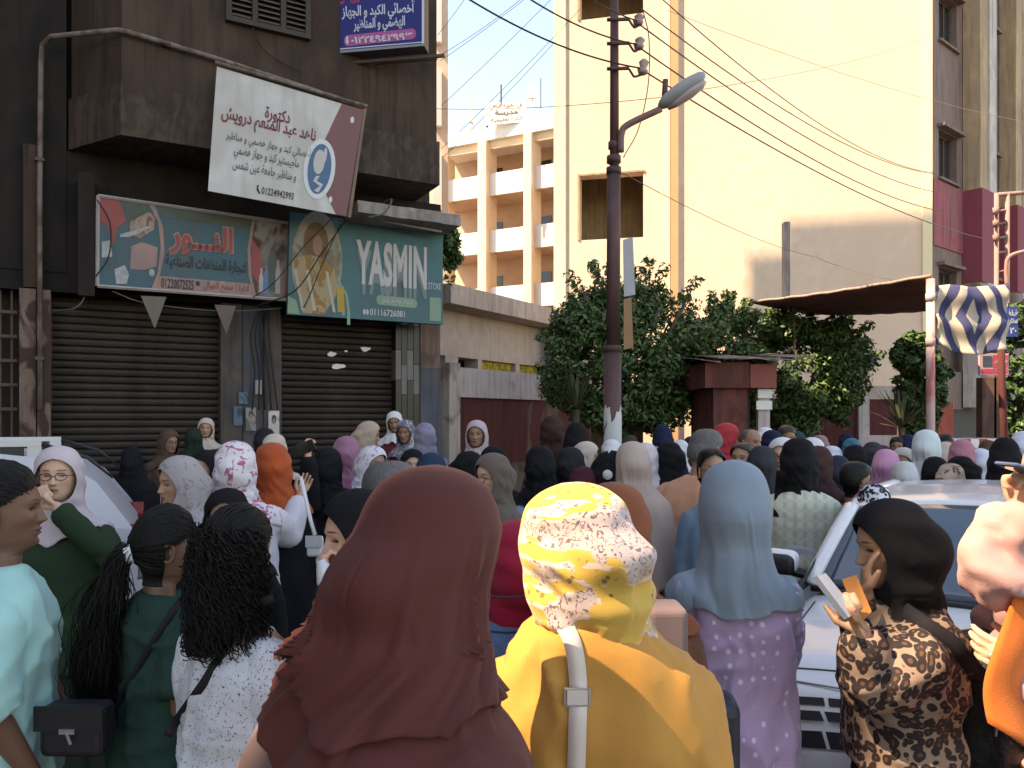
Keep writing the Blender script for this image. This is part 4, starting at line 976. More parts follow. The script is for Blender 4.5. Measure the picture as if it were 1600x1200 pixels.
mb.build('yellow_screen', wmat('yellow_mesh', (.42, .33, .03), (.16, .13, .02), 16, (.45, .55), streak=False), rh)
# ---- school building with open corridors
FS = Frame(P(700, 0, 45).x, 45, 6.0, -3.0); rs = FS.root('school_building', 'cream school building with open corridors and white parapets', 'building')
a0 = -1.0; a1 = FS.hit(905, 0)[0]; zr = FS.hit(700, 213)[1]
fl_h = (FS.hit(700, 282)[1]-FS.hit(700, 455)[1])/2; zp = FS.hit(700, 282)[1]
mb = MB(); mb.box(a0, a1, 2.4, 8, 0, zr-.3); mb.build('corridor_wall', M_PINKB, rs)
mb = MB(); mb.box(a0, a1, -.25, 8, zr-.75, zr); mb.build('roof', M_WHITEW, rs)
for k in range(6):
    zt = zp-k*fl_h
    if zt < 1: break
    mb = MB(); mb.box(a0, a1, 0, .18, zt-1.25, zt); mb.build('parapet', M_WHITEW, rs)
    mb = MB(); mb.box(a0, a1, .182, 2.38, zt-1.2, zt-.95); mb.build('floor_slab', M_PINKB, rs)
mb = MB(); mb.box(a0, a1, -.02, .17, zr-1.2, zr-.753); mb.build('roof_beam', M_COLY, rs)
for (xa, xb) in ((692, 701), (752, 769), (823, 839), (890, 903)):
    x0 = FS.hit(xa, 0)[0]; x1 = FS.hit(xb, 0)[0]; mb = MB(); mb.box(x0, x0+.75*(x1-x0), -.42, -.025, 0, zr-.76); mb.box(x0, x0+.75*(x1-x0), -.02, .9, 0, zr-1.21); mb.build('column', M_COLY, rs)
for (xa, ya, yb) in ((720, 0, 0), (797, 0, 0), (850, 0, 0)):
    for k in range(5):
        x = FS.hit(xa, 0)[0]; zt = zp-k*fl_h; mb = MB(); mb.box(x+.1, x+1.5, 2.34, 2.395, zt+.0, zt+1.1); w_ = mb.build('window', M_GLASS, rs)
        mb = MB(); mb.box(x+.76, x+.84, 2.32, 2.338, zt+.02, zt+1.08); mb.box(x, x+.1, 2.33, 2.39, zt, zt+1.1); mb.build('frame', mat('pale_frame', (.5, .42, .36), .7, .1), w_)
FR = Frame(P(757, 0, 43).x, 43, 6, -1.2); zr2 = FR.hit(757, 195)[1]; q = [FR.pt(757, 160, 0), FR.pt(822, 158, 0), FR.pt(822, 190, 0), FR.pt(757, 196, 0)]
rr_ = FR.root('rooftop_sign', 'white lettered board on the school roof', 'sign'); panel('board', q, .1, M_WHITEW, rr_)
qletter(rr_, q, 'مدرسة', .25, .8, .35, .65, M_INKG, off=.02, bold=.03, th=.01); qletter(rr_, q, 'الثانوية للبنات', .1, .9, .08, .28, M_INKR, off=.02, th=.01); qletter(rr_, q, 'ادارة تعليمية', .15, .9, .70, .92, M_INKG, off=.02, th=.01)
for cu in (.05, .95): mb = MB(); p = qp(q, cu, 1); mb.box(p.x-.05, p.x+.05, .11, .2, zr-.2, p.z+.5); mb.build('post', M_FRAME, rr_)
for i, (x_, y0, y1, w_) in enumerate(((783, 132, 160, 2), (845, 122, 165, 1.2))):
    mb = MB(); a = P(x_, y1+4, 41.5); b_ = P(x_, y0, 41.5); mb.tube([a, b_], w_/F*41.5*.6, 6); o = mb.build('rooftop_pole', M_FRAME, None); tag(o, ['short thick pole on the school roof above its sign', 'thin mast on the school roof beside the cream wall'][i], 'pole', 'poles on the school roof')
for i, x_ in enumerate((735, 738, 832)):
    mb = MB(); a = P(x_, 186 if i < 2 else 148, 41); mb.box(a.x-(.05 if i < 2 else .22), a.x+(.05 if i < 2 else .22), 40.9, 41.1, a.z-.2, a.z+(1.1 if i < 2 else .5)); mb.box(a.x-.03, a.x+.03, 40.95, 41.05, 17, a.z-.2)
    o = mb.build('antenna', M_WHITEW, None); tag(o, ['pale antenna left on the school roof', 'second pale antenna close beside the left one', 'white dish on the school roof left of the mast'][i], 'antenna', 'antennas on the school roof')
# ---- big cream block: blank sunlit wall and the windowed side
FC = Frame(1.12, 20.6, .973, -.228); rc = FC.root('cream_building', 'tall cream building with a blank sunlit wall and windowed mauve side', 'building')
Hc = FC.hit; W_ = Hc(1457, 0)[0]; HT = 19.0; th = .35
def holes_wall(x0, x1, z0, z1, hs, y0, y1, name, m, parent):
    xs_ = sorted({x0, x1, *[h[0] for h in hs], *[h[1] for h in hs]}); zs_ = sorted({z0, z1, *[h[2] for h in hs], *[h[3] for h in hs]}); mb = MB()
    for i in range(len(xs_)-1):
        j = 0
        while j < len(zs_)-1:
            cx = (xs_[i]+xs_[i+1])/2; solid = lambda jj: not any(h[0] < cx < h[1] and h[2] < (zs_[jj]+zs_[jj+1])/2 < h[3] for h in hs)
            if not solid(j): j += 1; continue
            k = j
            while k+1 < len(zs_)-1 and solid(k+1): k += 1
            mb.box(xs_[i], xs_[i+1], y0, y1, zs_[j], zs_[k+1]); j = k+1
    return mb.build(name, m, parent)
ox0 = Hc(906, 0)[0]; ox1 = Hc(1005, 0)[0]; oz1 = Hc(955, 272)[1]; oz0 = Hc(955, 373)[1]; fh = oz0-0-Hc(955, 373)[1]+(Hc(955, 26)[1]-oz0)
hs = [(ox0, ox1, oz0+k*fh, oz1+k*fh) for k in (-1, 0, 1, 2) if oz0+k*fh > .5]
holes_wall(0, W_, 0, HT, hs, 0, th, 'wall', M_YEL, rc)
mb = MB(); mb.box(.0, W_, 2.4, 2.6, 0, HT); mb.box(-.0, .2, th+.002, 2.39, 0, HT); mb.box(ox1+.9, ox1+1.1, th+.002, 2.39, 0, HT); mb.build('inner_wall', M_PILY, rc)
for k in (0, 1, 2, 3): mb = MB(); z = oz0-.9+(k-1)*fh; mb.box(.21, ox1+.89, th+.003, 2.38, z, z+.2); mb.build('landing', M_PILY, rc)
for (xa, xb, y0, m_, nm) in ((866, 884, -.06, M_YEL2, 'trim'), (1034, 1047, -.05, M_YEL2, 'trim'), (1048, 1060, -.09, M_ORA, 'orange_strip'), (1441, 1456, -.05, M_YEL2, 'trim')):  # the orange strip is darker and stands slightly prouder than the trims
    mb = MB(); mb.box(Hc(xa, 0)[0], Hc(xb, 0)[0], y0, -.002, 0, HT); mb.build(nm, m_, rc)
for (x0, x1, z0, z1) in [h for h in hs]:
    mb = MB(); mb.box(x0-.06, x0-.002, -.03, -.0022, z0, z1); mb.box(x0-.06, x1+.04, -.03, -.0022, z1+.002, z1+.05); mb.build('opening_trim', M_PILY, rc)
# windowed side
FD = Frame(FC.o.x+FC.d.x*W_, FC.o.y+FC.d.y*W_, .777, .629); Hd = FD.hit
rd = empty('side_wing', (FD.o.x-FC.o.x, FD.o.y-FC.o.y, 0)); rd.parent = rc
_M = Matrix.Rotation(-FC.rz, 4, 'Z'); v_ = _M @ Vector((FD.o.x-FC.o.x, FD.o.y-FC.o.y, 0)); rd.location = v_; rd.rotation_euler = (0, 0, FD.rz-FC.rz)
def rel(o):         # children of the cream building given in the side's own axes
    o.parent = rc; o.location = rd.location; o.rotation_euler = rd.rotation_euler; return o
wz0, wz1 = 7.62, 8.78; hs = []
for t in range(7):
    for k in (-1, 0, 1, 2): hs.append((.35+t*2.45, 1.42+t*2.45, wz0+k*3.36, wz1+k*3.36))
holes = [h for h in hs]
rel(holes_wall(.02, 17.2, 4.9, HT-.1, holes, 0, .3, 'side_wall', M_FAC, rc))
mb = MB(); mb.box(.02, 17.2, .302, 1.5, 2.9, HT-.1); mb.box(.02, 17.2, .02, 1.5, 0, 2.898); rel(mb.build('side_core', M_FAC, rc))
mb = MB(); mb.box(.02, 17.2, -.012, .018, 0, 1.95); rel(mb.build('dark_base', M_BLACKB, rc))
for h in holes:
    mb = MB(); mb.box(h[0], h[1], .2, .24, h[2], h[3]); w_ = rel(mb.build('window', M_GLASS, rc)); mb = MB()
    for i in range(4): x = h[0]+(h[1]-h[0]-.06)*i/3; mb.box(x, x+.06, .165, .198, h[2], h[3])
    mb.box(h[0], h[1], .165, .198, h[3]-.06, h[3]); mb.build('frame', M_FRAME, w_)
    mb = MB(); mb.box(h[0]-.1, h[1]+.1, -.18, -.002, h[3]+.02, h[3]+.10); mb.build('lintel', M_FAC, w_)
    mb = MB(); mb.box(h[0]-.05, h[1]+.05, -.08, -.0025, h[2]-.08, h[2]-.02); mb.build('sill', M_FAC, w_)
for t in range(7):
    x = 1.75+t*2.45
    mb = MB(); mb.box(x, x+.95, -.42, -.015, 3.6, HT-.2); rel(mb.build('pilaster', M_PILY, rc)); mb = MB(); mb.box(x+.5, x+.96, -.46, -.423, 7.5, HT-.2); rel(mb.build('pilaster_face', M_PALE, rc))
    mb = MB(); mb.box(x+.0, x+.9, -.6, -.02, 2.0, 5.1); rel(mb.build('pier', M_PALE, rc))
    mb = MB(); mb.box(x-.02, x+.97, -.47, -.0142, 5.15, 7.5); rel(mb.build('pink_band', mat('pink_strong', (.25, .055, .075), .85, .08), rc))
    mb = MB(); mb.box(x-1.72, x-.03, -.03, -.004, 5.9, 7.5); rel(mb.build('pink_panel', M_PINK, rc))
bpy.data.objects.remove(rd)
# post in front of the cream wall
p = P(1228, 348, 17.6); mb = MB(); mb.box(p.x-.06, p.x+.06, 17.5, 17.7, 0, p.z); tag(mb.build('wall_post', M_CONC), 'thin concrete post standing before the shadowed cream wall', 'post')
# low red and beige wall under the awning trees
mb = MB(); FX = Frame(P(1330, 0, 16).x, 16, 1, -.12); rx = FX.root('low_wall', 'low red wall with grey pillar behind the right-hand trees', 'wall')
z_ = FX.hit(1400, 622)[1]
for (a, b_, m_, y0, zt) in ((1085, 1338, M_RED, 0, z_), (1340, 1356, M_LILAC, -.1, z_+.05), (1358, 1412, M_RED, 0, z_-.02), (1414, 1490, M_RED, .02, z_-.1)):
    mb = MB(); mb.box(FX.hit(a, 0)[0], FX.hit(b_, 0)[0], y0, .25, .0, zt); mb.build('wall_panel' if m_ is M_RED else 'pillar', m_, rx)
mb = MB(); mb.box(FX.hit(1357, 0)[0], FX.hit(1412, 0)[0], -.05, .24, z_+.0, z_+.25); mb.build('coping', M_BEIGE, rx)
mb = MB(); mb.box(FX.hit(1357, 0)[0], FX.hit(1412, 0)[0], -.05, -.003, 0, FX.hit(1380, 680)[1]); mb.build('plinth', M_LILAC, rx)
# ---- unseen blocks added at the left to shade the street; their gap admits sun
def caster(c0, c1, s0, s1, h, name, label):
    # c: offset across the sun direction, s: distance towards the sun
    d = Vector(SUN_AZ).normalized(); p_ = Vector((d.y, -d.x)); p_ = p_ if p_.y > 0 else -p_
    pts = [d*s0+p_*c0, d*s0+p_*c1, d*s1+p_*c1, d*s1+p_*c0]; r = empty(name, (0, 0, 0), 0, label, 'building')
    ar = sum(pts[i].x*pts[(i+1) % 4].y-pts[(i+1) % 4].x*pts[i].y for i in range(4)); pts = pts if ar > 0 else pts[::-1]
    mb = MB(); mb.prism([(q.x, q.y) for q in pts], 0, h); mb.build('wall', M_BEIGE, r); mb = MB(); mb.prism([(q.x*1.0, q.y) for q in pts], h+.002, h+.3); mb.build('roof', M_CONC, r)
caster(-14, 1.17, 13, 20, 30, 'shade_block', 'beige block added for shade beyond the left edge of the view, nearer the camera')
caster(1.50, 15.4, 13.5, 20, 30, 'shade_block', 'beige block added for shade beyond the left edge of the view, across the gap')
# ---- foliage
def leaf_mesh(clumps, n, lsize, rnd, flat=.6, stretch=2.2):
    n = int(n*2.2)
    rs_ = np.random.RandomState(rnd); C_ = np.array([c[:3] for c in clumps]); R_ = np.array([c[3] for c in clumps])
    k = rs_.choice(len(C_), n, p=R_**2/np.sum(R_**2)); d = rs_.normal(size=(n, 3)); d /= np.linalg.norm(d, axis=1, keepdims=True)
    p = C_[k]+d*(R_[k]*rs_.uniform(.35, 1.08, n)**.6)[:, None]*np.array([1, 1, .75])
    nr = d*.8+rs_.normal(size=(n, 3))*.55+np.array([0, 0, .5]); nr /= np.linalg.norm(nr, axis=1, keepdims=True)
    t = rs_.normal(size=(n, 3))+np.array([0, 0, -.4]); t -= nr*(t*nr).sum(1, keepdims=True); t /= np.linalg.norm(t, axis=1, keepdims=True); b = np.cross(nr, t)
    L = lsize*rs_.uniform(.6, 1.3, n)[:, None]; w = L/stretch
    V = np.stack([p-t*L*.5, p+b*w*.5+nr*L*.04, p+t*L*.5-nr*L*.12, p-b*w*.5+nr*L*.04], 1).reshape(-1, 3)
    me = bpy.data.meshes.new('leaves'); me.vertices.add(4*n); me.vertices.foreach_set('co', V.ravel()); me.loops.add(4*n); me.polygons.add(n)
    me.loops.foreach_set('vertex_index', np.arange(4*n)); me.polygons.foreach_set('loop_start', np.arange(n)*4); me.update(calc_edges=True); return me
def leafmat(name, c1, c2):
    def f(m, N, L, tc, src, b):
        gi = N.new('ShaderNodeNewGeometry'); r = gi.outputs['Random Per Island']
        o = mix(N, L, r, src, c2); gt = N.new('ShaderNodeMath'); gt.operation = 'GREATER_THAN'; L.new(r, gt.inputs[0]); gt.inputs[1].default_value = .95; return mix(N, L, gt.outputs[0], o, (.11, .10, .035))
    return mat(name, c1, .5, .25, 2.5, setup=f, spec=.35)
M_LEAF = leafmat('ficus_leaf', (.034, .080, .024), (.10, .17, .055)); M_BARK = wmat('bark', (.12, .09, .07), (.07, .05, .04), 6, bump=.8)
def tree(label, px, d, ytop, ybot, wpx, n, seed, shape=None, lsize=.105, trunk=True, m=None, name='tree', cat='tree', grp='street trees along the wall'):
    r = random.Random(seed); base = P(px, HY, d); base.z = 0; zt = CAMZ-(ytop-HY)/F*d; zb_ = CAMZ-(ybot-HY)/F*d; w = wpx/F*d/2
    T = empty(name, tuple(base), 0, label, cat, grp); cl = []; hz = (zt-zb_)/2; cz = (zt+zb_)/2
    for i in range(int(90+w*50)):
        a = r.uniform(0, 2*pi); e = math.asin(r.uniform(-1, 1)); q = r.uniform(.55, 1)**.5; x = cos(a)*cos(e)*q; y = sin(a)*cos(e)*q; z = sin(e)*q
        s_ = r.uniform(.16, .40)*min(w, hz)*.72; cl.append((x*(w-s_*.8), y*(w-s_*.8)*.8, cz+z*(hz-s_*.6), s_))
    for i in range(int(18)):      # shoots that break the outline
        a = r.uniform(0, 2*pi); e = r.uniform(-.1, 1.4); x = cos(a)*cos(e); y = sin(a)*cos(e); z = sin(e)
        for q in (.95, 1.05, 1.14): cl.append((x*w*q, y*w*q*.8, cz+z*hz*q, .09+.05*r.random()))
    lm = leaf_mesh(cl, n, lsize, seed); o = link_mesh('crown', lm, T, m or M_LEAF)
    if trunk:
        mb = MB(); mb.tube([(0, 0, 0), (.05, 0, .6), (-.04, .03, 1.3), (.05, 0, cz)], [.15, .12, .10, .05], 8)
        for i in range(6):
            a = r.uniform(0, 2*pi); e = (cos(a)*w*.7, sin(a)*w*.6, cz+r.uniform(-.2, .8)*hz); mb.tube([(0, 0, 1.1+.1*i), (e[0]*.5, e[1]*.5, 1.2+(e[2]-1.2)*.6), e], [.06, .04, .012], 6)
        mb.build('trunk', M_BARK, T, True)
    return T
tree('big dark green tree behind the lamp post', 978, 13.2, 426, 700, 300, 17000, 5)
tree('broad leafy tree between the kiosk and the awning', 1245, 13.6, 486, 690, 250, 13000, 8)
tree('small tree between the kiosk roof and lamp post', 1125, 14.4, 470, 650, 130, 5000, 11)
tree('slim shrub-like tree right of the grey pillar', 1438, 12.6, 535, 690, 86, 4500, 9, lsize=.13)
tree('dark tree cut by the right edge of the view', 1603, 11.5, 488, 700, 92, 5000, 12)
tree('leafy creeper peeping out behind the green banner', 703, 13.2, 366, 452, 24, 700, 15, trunk=False, name='creeper', cat='plant', grp='small plants')
def spiky(px, py, d, n, L_, label, seed):
    r = random.Random(seed); T = empty('yucca', (P(px, py, d).x, d, 0), 0, label, 'plant', 'spiky plants by the wall'); z0 = P(px, py, d).z
    mb = MB(); mb.tube([(0, 0, 0), (0, 0, z0)], [.08, .06], 8); mb.build('stem', M_BARK, T)
    for i in range(n):
        a = r.uniform(0, 2*pi); e = r.uniform(.1, 1.4); dv = Vector((cos(a)*cos(e), sin(a)*cos(e), sin(e))); sd_ = Vector((-sin(a), cos(a), 0))*.028; L2 = L_*r.uniform(.7, 1.1)
        p0 = Vector((0, 0, z0)); p1 = p0+dv*L2*.5; p2 = p0+dv*L2+Vector((0, 0, -.12*L2)); mb = MB(); mb.add([p0-sd_*.6, p0+sd_*.6, p1+sd_, p1-sd_, p2], [(0, 1, 2, 3), (3, 2, 4)]); mb.build('leaf', leafmat('yucca_leaf', (.05, .065, .035), (.09, .10, .055)), T)
spiky(900, 640, 12.2, 34, 1.0, 'spiky yucca left of the lamp post before the red wall', 2)
spiky(1408, 668, 12.0, 26, .8, 'spiky yucca below the slim tree on the right', 3)
# ---- kiosk
FK = Frame(P(1120, 0, 11.2).x, 11.2, 1, .0); rk = FK.root('kiosk', 'small rust red kiosk with a tin roof between the trees', 'kiosk')
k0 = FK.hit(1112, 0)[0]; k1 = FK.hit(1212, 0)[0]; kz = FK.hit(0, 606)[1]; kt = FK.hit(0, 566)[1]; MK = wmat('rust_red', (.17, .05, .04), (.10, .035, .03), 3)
def qbox(x0, x1, y0, y1, z0, z1, nm, m, par): mb = MB(); mb.box(x0, x1, y0, y1, z0, z1); return mb.build(nm, m, par)
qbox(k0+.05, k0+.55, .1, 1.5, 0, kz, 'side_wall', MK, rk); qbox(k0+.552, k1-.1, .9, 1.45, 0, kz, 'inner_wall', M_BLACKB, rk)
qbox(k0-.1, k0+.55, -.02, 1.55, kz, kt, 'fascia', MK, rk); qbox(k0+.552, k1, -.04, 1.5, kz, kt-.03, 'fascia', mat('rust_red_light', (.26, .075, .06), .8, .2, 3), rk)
for i in range(6):
    x = k0-.22+i*.27; mb = MB(); M_ = Matrix.Translation((x, -.2, kt+.02+.02*(i % 2))) @ Matrix.Rotation(radians(8-6*(i % 3)), 4, 'Y') @ Matrix.Rotation(radians(6), 4, 'X'); mb.box(0, .3, 0, 1.9, 0, .015, M_); mb.build('roof_sheet', wmat('tin', (.30, .25, .24), (.16, .08, .06), 4), rk)
for i in range(3): qbox(k0+.05, k0+.5, .07, .098, .4+i*.45, .75+i*.45, 'plank', MK, rk)
qbox(k1-.22, k1-.05, .1, .2, 0, kz, 'post', M_LILAC, rk)
for i in range(3): qbox(k1-.26+.02*i, k1-.03, .06, .09, FK.hit(0, 640-18*i)[1], FK.hit(0, 626-18*i)[1], 'paper', M_WHITE, rk)
# ---- lamp post
d = 8.2; pp = P(960, HY, d); LP = empty('street_lamp', (pp.x, d, 0), 0, 'dark red-brown steel lamp post with a curved arm in mid street', 'street lamp'); MPO = wmat('post_paint', (.115, .052, .05), (.07, .04, .038), 2.5, rough=.6)
zz = lambda y_: CAMZ-(y_-HY)/F*d
xx = lambda x_: (x_-960)/F*d
mb = MB(); mb.tube([(xx(957), 0, 0), (xx(957), 0, zz(546))], .094, 20); mb.build('base_tube', MPO, LP, True)
mb = MB(); mb.tube([(xx(958), 0, zz(546)), (xx(959), 0, zz(268))], [.074, .072], 18); mb.build('middle_tube', MPO, LP, True)
mb = MB(); mb.tube([(xx(960), 0, zz(268)), (xx(960), 0, zz(-60))], [.050, .043], 16); mb.build('upper_tube', MPO, LP, True)
for (y_, r) in ((546, .10), (268, .080), (250, .076), (228, .060)): mb = MB(); mb.tube([(xx(959 if y_ < 500 else 957), 0, zz(y_)-.03), (xx(959 if y_ < 500 else 957), 0, zz(y_)+.04)], r, 18); mb.build('collar', MPO, LP, True)
mb = MB(); mb.tube([Vector(v) for v in curve_pts([(xx(969), -.05, zz(240)), (xx(970), -.06, zz(212)), (xx(980), -.08, zz(199)), (xx(1030), -.12, zz(177))], 14)], .035, 10); mb.build('arm', mat('arm_paint', (.22, .12, .11), .6, .15), LP, True)
lh = MB(); a = Vector((xx(1026), -.12, zz(174))); b_ = Vector((xx(1094), -.20, zz(129))); lh.tube([a.lerp(b_, t_) for t_ in (0, .06, .2, .45, .7, .9, .98, 1)], [.035, .075, .115, .130, .120, .09, .05, .02], 16, True, .62); lh.build('lamp_head', mat('lamp_grey', (.30, .31, .33), .45, .1), LP, True)
mb = MB(); dv = (b_-a).normalized(); off = Vector((.04, 0, -.06)); mb.tube([a.lerp(b_, t_)+off for t_ in (.12, .3, .6, .85, .93)], [.03, .075, .095, .07, .03], 14, True, .55); mb.build('diffuser', mat('diffuser', (.42, .33, .33), .3, .1), LP, True)
mb = MB(); mb.tube([(xx(1035), -.1, zz(160)), (xx(1037), -.1, zz(131))], .03, 8); mb.build('photocell', MPO, LP, True)
for (yy, x1, h) in ((37, 993, 13), (74, 994, 14), (113, 1000, 19)):
    mb = MB(); mb.tube([(xx(947), -.08, zz(yy)), (xx(981), -.08, zz(yy-1))], .02, 8); mb.build('cross_bar', MPO, LP, True)
    mb = MB(); mb.tube([Vector(v) for v in curve_pts([(xx(981), -.08, zz(yy)), (xx(986), -.08, zz(yy+8)), (xx(990), -.08, zz(yy+12)), (xx(x1+3), -.08, zz(yy+8))], 10)], .012, 6); mb.build('hook', MPO, LP, True)
    mb = MB(); mb.tube([(xx(x1+2), -.08, zz(yy+8)), (xx(x1+2), -.08, zz(yy+2)), (xx(x1+3), -.08, zz(yy)), (xx(x1+4), -.08, zz(yy-h+9)), (xx(x1+4), -.08, zz(yy-h+5))], [.045, .06, .03, .055, .03], 12); mb.build('insulator', mat('porcelain', (.38, .27, .25), .35, .1), LP, True)
qb = lambda nm, x0, x1, y0, y1, m_, yo: qbox(xx(x0), xx(x1), yo, yo+.03, zz(y1), zz(y0), nm, m_, LP)
o_ = empty('hanging_board', (pp.x, d, 0), 0, 'pale grey board tied to the right side of the lamp post', 'board', 'boards tied to the lamp post')
mb = MB(); mb.add([(xx(972), -.1, zz(378)), (xx(986), -.12, zz(374)), (xx(990), -.12, zz(463)), (xx(973), -.1, zz(466)), (xx(972), -.07, zz(378)), (xx(986), -.09, zz(374)), (xx(990), -.09, zz(463)), (xx(973), -.07, zz(466))], [(0, 3, 2, 1), (4, 5, 6, 7), (0, 1, 5, 4), (1, 2, 6, 5), (2, 3, 7, 6), (3, 0, 4, 7)]); mb.build('panel', mat('board_grey', (.42, .42, .45), .6, .1), o_)
o_ = empty('hanging_board', (pp.x, d, 0), 0, 'brown cardboard board tied below the grey one on the lamp post', 'board', 'boards tied to the lamp post')
mb = MB(); mb.add([(xx(972), -.12, zz(470)), (xx(984), -.12, zz(467)), (xx(987), -.12, zz(545)), (xx(972), -.12, zz(548)), (xx(972), -.09, zz(470)), (xx(984), -.09, zz(467)), (xx(987), -.09, zz(545)), (xx(972), -.09, zz(548))], [(0, 3, 2, 1), (4, 5, 6, 7), (0, 1, 5, 4), (1, 2, 6, 5), (2, 3, 7, 6), (3, 0, 4, 7)]); mb.build('panel', mat('cardboard', (.30, .17, .09), .8, .15), o_)
o_ = empty('poster', (pp.x, d, 0), 0, 'torn white poster pasted round the foot of the lamp post', 'poster'); V = []; n = 14; rr = random.Random(6)
for i in range(n+1):
    q = -pi*.93+pi*.82*i/n; V.append((xx(957)+.098*cos(q), .098*sin(q), zz(632+14*rr.random()+(18 if 5 < i < 9 else 0)))); V.append((xx(957)+.098*cos(q), .098*sin(q), zz(705+10*rr.random())))
mb = MB(); mb.add(V, [(2*i, 2*i+1, 2*i+3, 2*i+2) for i in range(n)]); o2 = mb.build('paper', wmat('poster_paper', (.55, .56, .57), (.08, .07, .08), 9, (.60, .63), streak=False), o_); add_solid(o2, .002)
# ---- wires
WD = 'overhead wires above the street'
def wire(a, b_, sag, label, r=.012, m=M_WIREG, da=9.0, db=16.0, mid=None):
    A = P(a[0], a[1], da); B_ = P(b_[0], b_[1], db); pts = []
    for i in range(25):
        t_ = i/24; p = A.lerp(B_, t_); p.z -= sag*4*t_*(1-t_); pts.append(p)
    mb = MB(); mb.tube(pts, r*.68, 5); tag(mb.build('overhead_wire', m, None, True), label, 'wire', WD)
wire((700, -22), (1004, 107), .12, 'lowest dark wire from the upper left to the third insulator', .013, M_BLACK, 7, 8.1)
wire((800, -20), (998, 70), .08, 'middle dark wire from the upper left to the second insulator', .012, M_BLACK, 7, 8.1)
wire((905, -15), (997, 33), .03, 'short wire to the topmost insulator', .011, M_BLACK, 7.2, 8.1)
wire((1008, 112), (1535, 372), .25, 'lowest dark wire running right from the third insulator', .013, M_WIREG, 8.1, 17)
wire((1000, 75), (1470, 330), .28, 'dark wire running right from the second insulator', .013, M_WIREG, 8.1, 17.5)
wire((999, 38), (1462, 300), .30, 'dark wire running right from the first insulator', .012, M_WIREG, 8.1, 17.5)
wire((1000, 12), (1462, 272), .35, 'wire from the post head sinking towards the mauve facade', .011, M_WIREG, 8.1, 17.5)
wire((1025, -10), (1460, 270), .40, 'wire crossing the one beside it over the cream wall', .010, M_WIREG, 8.1, 17.5)
mth = mat('pale_wire', (.35, .27, .2), .6, 0)
wire((1040, 15), (1600, 190), .15, 'pale thin wire sloping right over the cream wall', .006, mth, 10, 17); wire((1095, 140), (1446, 60), .10, 'pale thin wire rising right over the cream wall', .006, mth, 8.1, 17)
wire((972, 270), (1275, 402), .12, 'thin wire from the post collar to the concrete post', .007, M_WIREG, 8.1, 17.5); wire((1276, 402), (1456, 447), .08, 'thin wire from the concrete post to the awning pole', .007, M_WIREG, 17.5, 10)
wire((860, 0), (690, 165), .02, 'thin wire slanting across the sky patch from its upper right', .007, M_WIREG, 14, 13); wire((818, 0), (688, 95), .02, 'thin wire across the upper sky patch', .007, M_WIREG, 14, 13); wire((822, -8), (688, 86), .05, 'second thin wire close under the upper sky wire', .007, M_WIREG, 14, 13)
wire((728, -4), (684, 55), .01, 'short wire in the upper left corner of the sky', .007, M_WIREG, 14, 13); wire((908, 12), (690, 232), .05, 'long thin wire slanting down past the rooftop sign', .007, M_WIREG, 14, 13); wire((870, 62), (692, 246), .04, 'lower of two parallel wires slanting to the school roof', .007, M_WIREG, 14, 13)
wire((682, 170), (1035, 152), .05, 'nearly level thin wire from the brown building to the lamp', .006, M_WIREG, 12, 8.2)
A = [P(1005, 18, 8.1), P(1014, 60, 8.1), P(1013, 130, 8.1), P(998, 200, 8.1), P(974, 246, 8.1)]; cable('cable', A, .006, M_WIREG, 'thin loose cable curving down beside the lamp post')
# ---- awning, poles, diamond cloth
MPP = wmat('pink_pole', (.52, .36, .34), (.42, .14, .13), 3, (.5, .6), streak=False)
pa = P(1454, HY, 9.9); ro = empty('awning_pole', (pa.x, 9.9, 0), 0, 'pink and white pole holding the left of the diamond cloth', 'pole', 'poles of the awning'); mb = MB(); mb.tube([(0, 0, 0), (0, 0, P(0, 436, 9.9).z)], .052, 12); mb.build('tube', MPP, ro, True)
for y_ in (535, 465): mb = MB(); mb.tube([(0, 0, P(0, y_, 9.9).z-.05), (0, 0, P(0, y_, 9.9).z+.05)], .06, 12); mb.build('collar', MPP, ro, True)
pa2 = P(1577, HY, 10.4); ro = empty('awning_pole', (pa2.x, 10.4, 0), 0, 'dark red pole at the right end of the diamond cloth', 'pole', 'poles of the awning'); mb = MB(); mb.tube([(0, 0, 0), (-.1, 0, P(0, 600, 10.4).z), (-.13, 0, P(0, 445, 10.4).z)], .045, 10); mb.build('tube', M_RED, ro, True)
aw = empty('awning', (0, 0, 0), 0, 'dark red cloth awning stretched from the trees to the pink pole', 'awning'); n, m2 = 22, 8; A0, A1 = P(1175, 474, 13.2), P(1455, 434, 9.9); B0, B1 = P(1262, 492, 14.8), P(1462, 486, 11.4); V = []
for i in range(n+1):
    for j in range(m2+1):
        s_, t_ = i/n, j/m2; p = A0.lerp(A1, s_).lerp(B0.lerp(B1, s_), t_); p.z -= .12*sin(pi*s_)*(.25+.75*sin(pi*t_))+.006*sin(s_*40+t_*5); V.append(p)
mb = MB(); mb.add(V, [(i*(m2+1)+j, (i+1)*(m2+1)+j, (i+1)*(m2+1)+j+1, i*(m2+1)+j+1) for i in range(n) for j in range(m2)]); add_solid(mb.build('canvas', wmat('awning_red', (.16, .055, .045), (.11, .04, .035), 2, streak=False), aw, True), .02)
mb = MB(); mb.tube([p+Vector((0, 0, .03)) for p in [V[i*(m2+1)] for i in range(n+1)]], .022, 8); mb.build('edge_roll', mat('awning_edge', (.33, .22, .19), .85, .2), aw, True)
